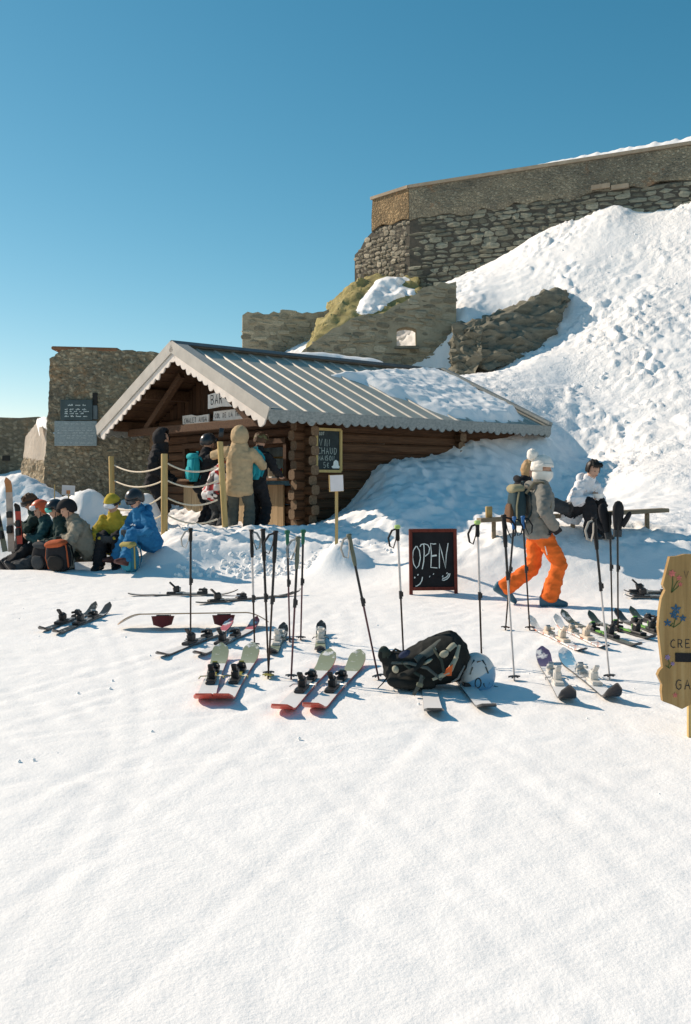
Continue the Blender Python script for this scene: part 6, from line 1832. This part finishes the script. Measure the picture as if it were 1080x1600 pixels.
# snowboard lying base-up on its bindings
a, b = GP(184, 984), GP(420, 980)
sb = thing('snowboard', 'upturned snowboard resting on its two bindings behind the skis', 'snowboard', tuple(a))
y = (b - a).normalized(); x = y.cross(UZ).normalized(); z = x.cross(y); L_ = (b - a).length
sb.rotation_mode = 'QUATERNION'; sb.rotation_quaternion = (Matrix((x, y, z)).transposed() @ Matrix.Rotation(-.13, 3, 'Y')).to_quaternion()
mb = MB(); N = 40; rings = []
for i in range(N + 1):
    q = i / N; e = min(q, 1 - q) * L_
    r_ = math.sqrt(max(0, 1 - (1 - min(1, e / .17)) ** 2)); wd = .135 * (.88 + .12 * (2 * q - 1) ** 2) * max(.08, r_)
    zz_ = .145 - .10 * max(0, (abs(2 * q - 1) - .70) / .30) ** 1.7
    rings.append([(-wd, q * L_, zz_), (wd, q * L_, zz_), (wd, q * L_, zz_ + .012), (-wd, q * L_, zz_ + .012)])
for r in rings: mb.v.extend(r)
for i in range(N):
    c_ = 4 * i
    for j, mi in ((0, 1), (1, 2), (2, 0), (3, 2)):
        k_ = (j + 1) % 4; mb.f.append((c_ + j, c_ + k_, c_ + 4 + k_, c_ + 4 + j)); mb.m.append(mi)
mb.f.append((3, 2, 1, 0)); mb.m.append(2); mb.f.append((4 * N, 4 * N + 1, 4 * N + 2, 4 * N + 3)); mb.m.append(2)
mb.build('board', [S_SNOWY, S_DARK, plain('board_edge', (.45, .30, .19), .4), S_ORANGE], sb, world=False, angle=30)
B_RED = plain('binding_maroon', (.13, .02, .018), .5)
for q in (.30, .70):
    yy = q * L_
    mb = MB(); mb.box((.0, yy, .13), (.22, .13, .022), bevel=.006)
    bp = mb.build('binding', B_BLACK, sb, world=False, smooth=False)
    rg = []
    for k in range(9):                                        # curved highback folded under the board
        a_ = math.pi * k / 8; cx, cy_ = .10 * math.cos(a_), .075 * math.sin(a_)
        rg.append([(.06 + cy_ * .9, yy - cx * 1.1, .13), (.10 + cy_ * .8, yy - cx * .88, .012 + .03 * abs(math.cos(a_))), (.108 + cy_ * .8, yy - cx * .92, .012 + .03 * abs(math.cos(a_))), (.068 + cy_ * .9, yy - cx * 1.16, .13)])
    mb = MB(); mb.quadstrip(rg); mb.build('highback', B_RED, bp, world=False)
    for s_ in (-1, 1):
        mb = MB(); mb.tube([(-.09, yy + s_ * .06, .14), (-.07, yy + s_ * .055, .06), (0.02, yy + s_ * .01, .035)], .014, 6, flat=.5); mb.build('strap', B_BLACK, bp, world=False)

# ================================================================== ski poles
P_DARK = plain('pole_dark', (.035, .022, .018), .3, .3); P_BLACK = plain('pole_black', (.02, .02, .022), .35); P_WHITE = plain('pole_white', (.66, .60, .57), .3); P_PURP = plain('pole_plum', (.11, .05, .06), .3, .3)
G_BLACK = plain('grip_black', (.015, .015, .016), .7); G_GREEN = plain('grip_green', (.02, .12, .07), .6); G_OLIVE = plain('grip_olive', (.13, .14, .10), .7); G_BLUE = plain('grip_blue', (.03, .13, .34), .6); G_LIME = plain('grip_lime', (.42, .60, .20), .5)
ST_BLACK = cloth('strap_black', (.02, .02, .022)); ST_GREY = cloth('strap_grey', (.30, .29, .27))
def pole(lab, top, bot, grip=G_BLACK, upper=P_BLACK, lower=P_DARK, strap=ST_BLACK, side=-1, glen=.13, cap=None, long_grip=False, bas=P_BLACK, dy=0.0, split=.52):
    a = GP(*bot); b = P(top[0], top[1], a.y + dy)
    t = thing('ski_pole', lab, 'ski pole', tuple(a), 'ski poles standing in the snow')
    d_ = (b - a); L_ = d_.length; d_.normalize()
    t.rotation_mode = 'QUATERNION'; t.rotation_quaternion = UZ.rotation_difference(d_)
    mb = MB(); mb.tube([(0, 0, -.10), (0, 0, -.02), (0, 0, L_ * split)], [.003, .0075, .0085], 8); mb.build('lower_shaft', lower, t, world=False)
    mb = MB(); mb.tube([(0, 0, L_ * split), (0, 0, L_ - glen * .5)], .0105, 8); us = mb.build('upper_shaft', upper, t, world=False)
    mb = MB(); mb.tube([(0, 0, L_ * split - .02), (0, 0, L_ * split + .05)], .0145, 8); mb.box((.016, 0, L_ * split + .02), (.014, .018, .04)); mb.build('clamp', B_BLACK, us, world=False)
    gl_ = glen * (2.0 if long_grip else 1)
    mb = MB(); mb.tube([(0, 0, L_ - gl_), (0, 0, L_ - gl_ * .8), (0, 0, L_ - gl_ * .5), (0, 0, L_ - gl_ * .25), (0, 0, L_ - .02), (0, 0, L_ - .012), (0, 0, L_)], [.014, .018, .0165, .0185, .0175, .025, .018], 12); g_ = mb.build('grip', grip, t, world=False)
    if cap is not None:
        mb = MB(); mb.tube([(0, 0, L_ - .025), (0, 0, L_ - .015), (0, 0, L_ + .006), (0, 0, L_ + .012)], [.02, .028, .026, .012], 12); mb.build('grip_cap', cap, g_, world=False)
    if strap is not None:
        s_ = side
        mb = MB(); pts_ = [(0, 0, L_ - .02), (s_ * .05, -.02, L_ - .035), (s_ * .085, -.03, L_ - .10), (s_ * .075, -.03, L_ - .17), (s_ * .045, -.02, L_ - .19), (s_ * .02, -.015, L_ - .12), (s_ * .01, -.01, L_ - .04)]
        mb.tube(pts_, [.011] * 7, 6, flat=.3); mb.build('wrist_strap', strap, t, world=False)
    mb = MB(); mb.tube([(0, 0, .028), (0, 0, .036), (0, 0, .044)], [.012, .048, .010], 14)
    for k in range(6):
        a_ = k * math.pi / 3; mb.tube([(0, 0, .038), (.047 * math.cos(a_), .047 * math.sin(a_), .032)], .006, 5)
    mb.build('basket', bas, t, world=False)
    return t
pole('single black ski pole with grey strap, left of all poles', (298, 825), (298, 1004), strap=ST_GREY, side=-1)
pole('pole with white upper shaft and grey strap beside the pink ski tip', (393, 827), (398, 1012), upper=P_WHITE, strap=ST_GREY, side=1, long_grip=True, split=.40)
pole('plain black pole leaning right, crossing the black-looped pole', (411, 826), (420, 1057), strap=None, long_grip=True)
pole('pole with a big black wrist loop, crossing the plain black pole', (431, 829), (419, 1061), side=-1, long_grip=True, bas=B_YEL)
pole('left pole of the pair with green grips', (449, 830), (453, 1004), grip=G_GREEN, cap=G_GREEN, strap=None, lower=P_PURP)
pole('olive-gripped pole with hanging grey strap between the green grips', (466, 838), (455, 1062), grip=G_OLIVE, strap=ST_GREY, side=-1, long_grip=True, lower=P_PURP)
pole('right pole of the pair with green grips', (474, 829), (470, 1001), grip=G_GREEN, cap=G_GREEN, strap=None, lower=P_PURP)
pole('strongly leaning dark pole with grey loop, left of the rucksack', (545, 834), (592, 1062), grip=G_OLIVE, strap=ST_GREY, side=-1, long_grip=True, lower=P_PURP)
pole('white pole with lime cap and black loop, left of the chalkboard', (621, 822), (631, 1030), grip=G_BLACK, cap=G_LIME, upper=P_WHITE, side=-1, split=.47)
pole('white pole with lime cap behind the white helmet', (746, 815), (753, 1040), grip=G_BLACK, cap=G_LIME, upper=P_WHITE, side=-1, split=.47)
pole('pole with black top and white lower shaft, right of the helmet', (787, 804), (804, 1064), upper=P_BLACK, lower=P_WHITE, side=1, long_grip=True, split=.62)
pole('left pole with a blue grip before the walker', (804, 807), (790, 985), grip=G_BLUE, strap=ST_BLACK, side=1)
pole('right pole with a dark blue grip before the walker', (817, 806), (828, 985), grip=G_BLUE, strap=ST_BLACK, side=1)
pole('leaning pole with pale strap and white lower shaft, right of the walker', (928, 808), (953, 1062), upper=P_BLACK, lower=P_WHITE, strap=ST_GREY, side=-1, long_grip=True, split=.56)
for lab, tp, bt_ in (('left pole under the black mittens', (953, 800), (957, 985)), ('right pole under the black mittens', (965, 800), (966, 988))):
    pole(lab, tp, bt_, strap=None)
# pair of mittens hung over those two poles
mc = c_black
for j, (lab, px, py, sgn, scl, ang) in enumerate((('nearer broad black mitten hung over the right pole', 965, 812, 1, 1.0, .03), ('slimmer black mitten hung over the left pole behind the broad one', 951, 815, -1, .86, -.22))):
    Yp = GP(966 if j == 0 else 957, 985).y - (.06 if j == 0 else -.02)
    c = P(px, py + 22, Yp)
    t = thing('mitten', lab, 'mitten', tuple(c)); Rr = Matrix.Rotation(ang, 3, 'Y')
    mb = MB(); mb.tube([Rr @ Vector(p) for p in ((0, 0, 0), (0, 0, .05), (0, 0, .11), (0, 0, .2), (0, 0, .27), (0, 0, .315), (0, 0, .33))], [s_ * scl for s_ in (.05, .056, .068, .082, .078, .05, .015)], 16, flat=.55); mb.build('hand', mc, t, world=False)
    mb = MB(); mb.tube([Rr @ Vector(p) for p in ((sgn * .04, 0, .08), (sgn * .085, 0, .15), (sgn * .115, 0, .205), (sgn * .12, 0, .225))], [s_ * scl for s_ in (.038, .034, .028, .01)], 10, flat=.7); mb.build('thumb', mc, t, world=False)
    mb = MB(); mb.tube([Rr @ Vector(p) for p in ((0, 0, -.03), (0, 0, .035), (0, 0, .04))], [.058 * scl, .06 * scl, .05 * scl], 14, flat=.6); mb.build('cuff', c_char, t, world=False)

# skis standing upright at the far left
def upright(lab, bot, top, Y, w, colm, tipm):
    a, b = P(*bot, Y), P(*top, Y)
    t = thing('ski', lab, 'ski', tuple(a)); d_ = (b - a); L_ = d_.length
    t.rotation_mode = 'QUATERNION'; t.rotation_quaternion = UZ.rotation_difference(d_.normalized())
    mb = MB(); rg = []
    for i in range(21):
        q = i / 20; e = (1 - q) * L_; r_ = math.sqrt(max(0, 1 - (1 - min(1, e / (w * .6))) ** 2)); wd = w / 2 * max(.15, r_); y_ = -.10 * max(0, (q - .85) / .15) ** 2
        rg.append([(-wd, y_, q * L_), (wd, y_, q * L_), (wd, y_ + .014, q * L_), (-wd, y_ + .014, q * L_)])
    for r in rg: mb.v.extend(r)
    for i in range(20):
        for j in range(4):
            k_ = (j + 1) % 4; mb.f.append((4 * i + j, 4 * i + k_, 4 * i + 4 + k_, 4 * i + 4 + j)); mb.m.append(1 if i > 15 else 0)
    mb.f.append((80, 81, 82, 83)); mb.m.append(1)
    mb.build('ski_body', [colm, tipm], t, world=False, angle=30)
    mb = MB(); mb.box((0, -.03, L_ * .50), (w * .8, .06, .10), bevel=.01); mb.build('toe_binding', B_BLACK, t, world=False, smooth=False)
    mb = MB(); mb.box((0, -.04, L_ * .30), (w * .8, .08, .12), bevel=.01); mb.build('heel_binding', B_BLACK, t, world=False, smooth=False)
S_TANW = plain('ski_tan', (.46, .36, .30), .4, var=.3, scale=5); S_OR = plain('ski_tip_orange', (.36, .16, .06), .4); S_RD = plain('ski_red', (.50, .06, .04), .4)
upright('upright pale ski with orange tip at the far left', (18, 862), (13, 746), 15.3, .10, S_TANW, S_OR)
upright('upright red ski beside the upright pale ski', (31, 850), (27, 786), 15.2, .085, S_RD, G_BLACK)
upright('slanting dark green ski leaning at the left picture edge', (8, 862), (-10, 775), 15.0, .08, S_OLIVE, S_DARK)

# ================================================================== big rucksack and helmet
RB = GP(660, 1080)
rx0 = RB.x; ry0 = RB.y + .12; sR = F / ry0
def rp(px, py, dy=0.0): return P(px, py, ry0 + dy)
rk_ = thing('rucksack', 'big black touring rucksack with orange patch lying on the snow', 'backpack', (rx0, ry0, RB.z))
BAGK = cloth('ruck_black', (.020, .022, .021)); BAGG = cloth('ruck_grey', (.10, .11, .10)); BAGP = cloth('ruck_pale', (.36, .35, .27)); BAGO = cloth('ruck_orange', (.60, .13, .04)); BAGGR = cloth('ruck_green', (.045, .055, .045))
B = Body()
Xr = Vector((1, 0, 0))
B.loft([rp(612, 1045), rp(640, 1044), rp(680, 1032), rp(710, 1024), rp(722, 1024)], [.12, .19, .21, .2, .13], [.13, .15, .19, .20, .13], Vector((0, 1, 0)), 'jacket')
B.loft([rp(610, 1062, -.1), rp(640, 1066, -.14), rp(675, 1062, -.14)], [.07, .09, .08], [.05, .06, .06], Vector((0, 1, 0)), 'jacket')
B.loft([rp(652, 1030, .02), rp(688, 1005, .05), rp(708, 998, .05)], [.07, .09, .09], [.05, .07, .05], Vector((0, 1, 0)), 'jacket')
B.loft([rp(598, 1020, -.02), rp(606, 1030), rp(612, 1050)], [.05, .055, .06], [.05, .055, .06], Vector((0, 1, 0)), 'jacket')
B.loft([rp(596, 1016, -.02), rp(600, 1020, -.02), rp(605, 1024, -.02)], [.045, .05, .04], [.045, .05, .04], Vector((0, 1, 0)), 'trousers')
B.loft([rp(702, 990, .05), rp(712, 1000, .05), rp(724, 1020, .03), rp(724, 1045, 0)], [.08, .1, .11, .1], [.03, .04, .04, .04], Vector((0, 1, 0)), 'jacket')
bd = B.finish('bag', [BAGK, BAGGR, BAGK, BAGK], ['jacket', 'trousers', 'glove', 'skin'], .012, rk_, 41, .016)
bd.data.transform(Matrix.Translation(-Vector(rk_.location)))
def rpart(name, pts_, r, mat, flat=.4, n=8):
    mb = MB(); mb.tube([rp(*p) for p in pts_], r, n, flat=flat); mb.build(name, mat, rk_)
rpart('shoulder_strap', [(650, 1032, -.20), (672, 1018, -.16), (694, 1000, -.10), (706, 992, -.06)], [.03, .036, .034, .02], BAGG)
rpart('shoulder_strap', [(622, 1056, -.20), (640, 1050, -.25), (656, 1038, -.25), (664, 1026, -.22)], [.02, .03, .03, .018], BAGK)
rpart('piping', [(676, 1062, -.27), (700, 1050, -.26), (712, 1030, -.23), (718, 1008, -.16)], [.012, .02, .018, .012], BAGP)
rpart('piping', [(686, 1062, -.26), (706, 1048, -.26), (716, 1026, -.22)], [.006, .010, .006], BAGP)
mb = MB(); q_ = [rp(*p) for p in ((692, 1056, -.272), (704, 1055, -.272), (708, 1040, -.265), (700, 1046, -.272))]
mb.prism([(0, 0), (.065, .0), (.075, .085), (.03, .05)], q_[0], UX, UZ, (0, .02, 0)); mb.build('orange_patch', BAGO, rk_, smooth=False)
for (x_, y_, w_, h_, m_) in ((694, 1022, .075, .055, BAGP), (618, 1046, .05, .06, BAGP), (668, 1034, .09, .025, BAGP), (632, 1022, .10, .05, cloth('ruck_navy', (.03, .04, .08)))):
    mb = MB(); c_ = rp(x_, y_, -.225); mb.sphere(c_, (w_ / 2, .03, h_ / 2), 12, 8, rot=Matrix.Rotation(-.5, 3, 'Y')); mb.build('pad', m_, rk_)
rpart('hip_strap', [(660, 1056, -.27), (657, 1068, -.30), (650, 1080, -.33), (646, 1086, -.33)], [.024, .024, .02, .018], BAGG)
mb = MB(); c_ = rp(656, 1070, -.325); mb.box(c_, (.05, .02, .03), Matrix.Rotation(.3, 3, 'Y'), bevel=.006); mb.build('buckle', G_OLIVE, rk_, smooth=False)
rpart('top_panel', [(668, 1020, -.17), (690, 1008, -.13), (704, 1004, -.1)], [.02, .034, .02], BAGP)
rpart('top_panel', [(700, 1016, -.2), (710, 1006, -.15), (716, 1012, -.15)], [.02, .028, .015], BAGP)
rpart('compression_strap', [(612, 1036, -.15), (640, 1036, -.235), (668, 1044, -.27), (690, 1062, -.27)], [.012, .015, .015, .012], BAGG)
rpart('strap_end', [(604, 1060, -.1), (598, 1068, -.12), (590, 1076, -.14)], [.008, .006, .004], BAGK)
rpart('carry_loop', [(612, 1020, -.05), (618, 1014, -.06), (626, 1018, -.07)], [.008] * 3, BAGK, 1)
rpart('carry_loop', [(714, 994, .0), (720, 998, .0), (718, 1006, .0)], [.006] * 3, BAGP, 1)
rpart('side_strap', [(628, 1034, -.2), (650, 1052, -.27), (664, 1060, -.28)], [.012, .014, .012], BAGGR)
rpart('side_strap', [(676, 1012, -.15), (690, 1032, -.26), (694, 1052, -.28)], [.010, .012, .010], BAGGR)
rpart('side_strap', [(706, 1066, -.2), (716, 1060, -.22), (726, 1040, -.12)], [.008, .008, .006], ST_GREY)

hy = GP(746, 1076).y + .08
hc_ = P(745, 1052, hy)
hm = thing('helmet', 'white ski helmet with light blue band resting on the skis by the rucksack', 'helmet', tuple(hc_ - Vector((0, 0, .15))))
def helm_mat():
    m, t, b = nt('helmet_white')
    v = coords(t)
    sp_ = node(t, 'ShaderNodeSeparateXYZ'); t.links.new(v, sp_.inputs[0])
    ad = node(t, 'ShaderNodeMath', operation='MULTIPLY_ADD'); ad.inputs[1].default_value = -.55
    t.links.new(sp_.outputs[0], ad.inputs[0]); t.links.new(sp_.outputs[2], ad.inputs[2])
    col = ramp(t, ad.outputs[0], [(.0, (.13, .34, .55)), (.150, (.18, .40, .58)), (.156, (.70, .69, .67)), (1, (.74, .72, .70))])
    t.links.new(col, b.inputs['Base Color']); b.inputs['Roughness'].default_value = .35
    return m
HM = helm_mat()
rot_h = Matrix.Rotation(.25, 3, 'X') @ Matrix.Rotation(-.15, 3, 'Y')
sh_ = shell('shell', Vector((0, 0, .15)), rot_h, (.135, .155, .15), lambda m: m.z > -.72, HM, hm, .02, 48, 32)
for (x_, z_, rt_, L_) in ((-.045, .10, .5, .05), (0.0, .11, 1.45, .03), (.042, .10, -.5, .05), (-.06, .045, .35, .06), (.06, .05, -.35, .055)):
    rr_ = 1 - (x_ / .135) ** 2 - (z_ / .15) ** 2; yy = -.155 * math.sqrt(max(.05, rr_)) - .006
    mb = MB(); mb.box((x_, yy, .15 + z_), (.012, .016, L_), Matrix.Rotation(rt_, 3, 'Y') @ Matrix.Rotation(-z_ * 3, 3, 'X')); mb.build('vent', LENS, sh_, world=False, smooth=False)
for x_ in (-.01, .055):
    mb = MB(); pts_ = []
    for k in range(13):
        a_ = 2 * math.pi * k / 12
        lx, lz = x_ + .022 * math.cos(a_), -.045 + .038 * math.sin(a_); rr_ = max(.05, 1 - (lx / .135) ** 2 - (lz / .15) ** 2)
        pts_.append((lx, -.155 * math.sqrt(rr_) - .008, .15 + lz))
    if x_ > 0: pts_ = pts_[6:]
    mb.tube(pts_, .006, 6); mb.build('emblem', LENS, sh_, world=False)
mb = MB(); mb.tube([(.13, -.02, .05), (.20, -.06, .03), (.27, -.03, .035), (.33, -.05, .03)], [.012, .016, .02, .014], 8, flat=.5); mb.build('chin_strap', ST_BLACK, hm, world=False)

# ================================================================== loose lumps of snow
rs = random.Random(17)
mb_pool = []
for k in range(5):
    m_ = MB(); m_.sphere((0, 0, 0), (1, .9, .75), 12, 8, fn=lambda p, k=k: p * (1 + .28 * float(perlin(np.array([p.x * 1.6 + k * 3]), np.array([p.y * 1.6]), np.array([p.z * 1.6]))[0])))
    me_ = m_.mesh('snow_clod'); me_.materials.append(SNOW); me_.shade_smooth(); mb_pool.append(me_)
cand = []
for i in range(800):
    r_ = rs.random()
    if r_ < .22: x, y = rs.uniform(3.2, 11), rs.uniform(14.5, 30)
    elif r_ < .85: x, y = rs.uniform(-2.4, 1.6), rs.uniform(13.9, 15.5)
    else: x, y = rs.uniform(-5, 5), rs.uniform(5, 13)
    u_ = (x - R0.x) * D.x + (y - R0.y) * D.y; t_ = (x - R0.x) * A.x + (y - R0.y) * A.y
    if -.3 < u_ < 7.2 and -.2 < t_ < 6.4: continue
    if x < .2 * y - .2 and y > 16: continue
    s_ = (rs.uniform(.015, .05) if r_ < .85 else rs.uniform(.005, .013)) * (1.5 if rs.random() < .06 and r_ < .85 else 1)
    cand.append((x, y, s_, .0 if r_ < .55 else .01 if r_ < .85 else 0))
zc_ = Hs(np.array([c[0] for c in cand]), np.array([c[1] for c in cand]))
pool_co = []
for me_ in mb_pool:
    q = np.empty(len(me_.vertices) * 3, np.float32); me_.vertices.foreach_get('co', q); pool_co.append(q.reshape(-1, 3))
faces0 = [tuple(f_.vertices) for f_ in mb_pool[0].polygons]
V_, F_ = [], []; n0 = 0
from mathutils import Euler
for (x, y, s_, dz), z_ in zip(cand, zc_):
    Rm = np.array(Euler((rs.uniform(0, 6), rs.uniform(0, 6), rs.uniform(0, 6))).to_matrix())
    v_ = rs.choice(pool_co) @ Rm.T * s_ + np.array((x, y, z_ + s_ * .25 + dz))
    V_.append(v_); F_.extend(tuple(k + n0 for k in f_) for f_ in faces0); n0 += len(v_)
me_ = bpy.data.meshes.new('snow_clods'); me_.from_pydata(np.concatenate(V_).tolist(), [], F_); me_.materials.append(SNOW); me_.shade_smooth()
o = bpy.data.objects.new('snow_clods', me_); COL.objects.link(o); tag(o, 'loose clods of snow scattered over the slope and banks', None, None, 'stuff')
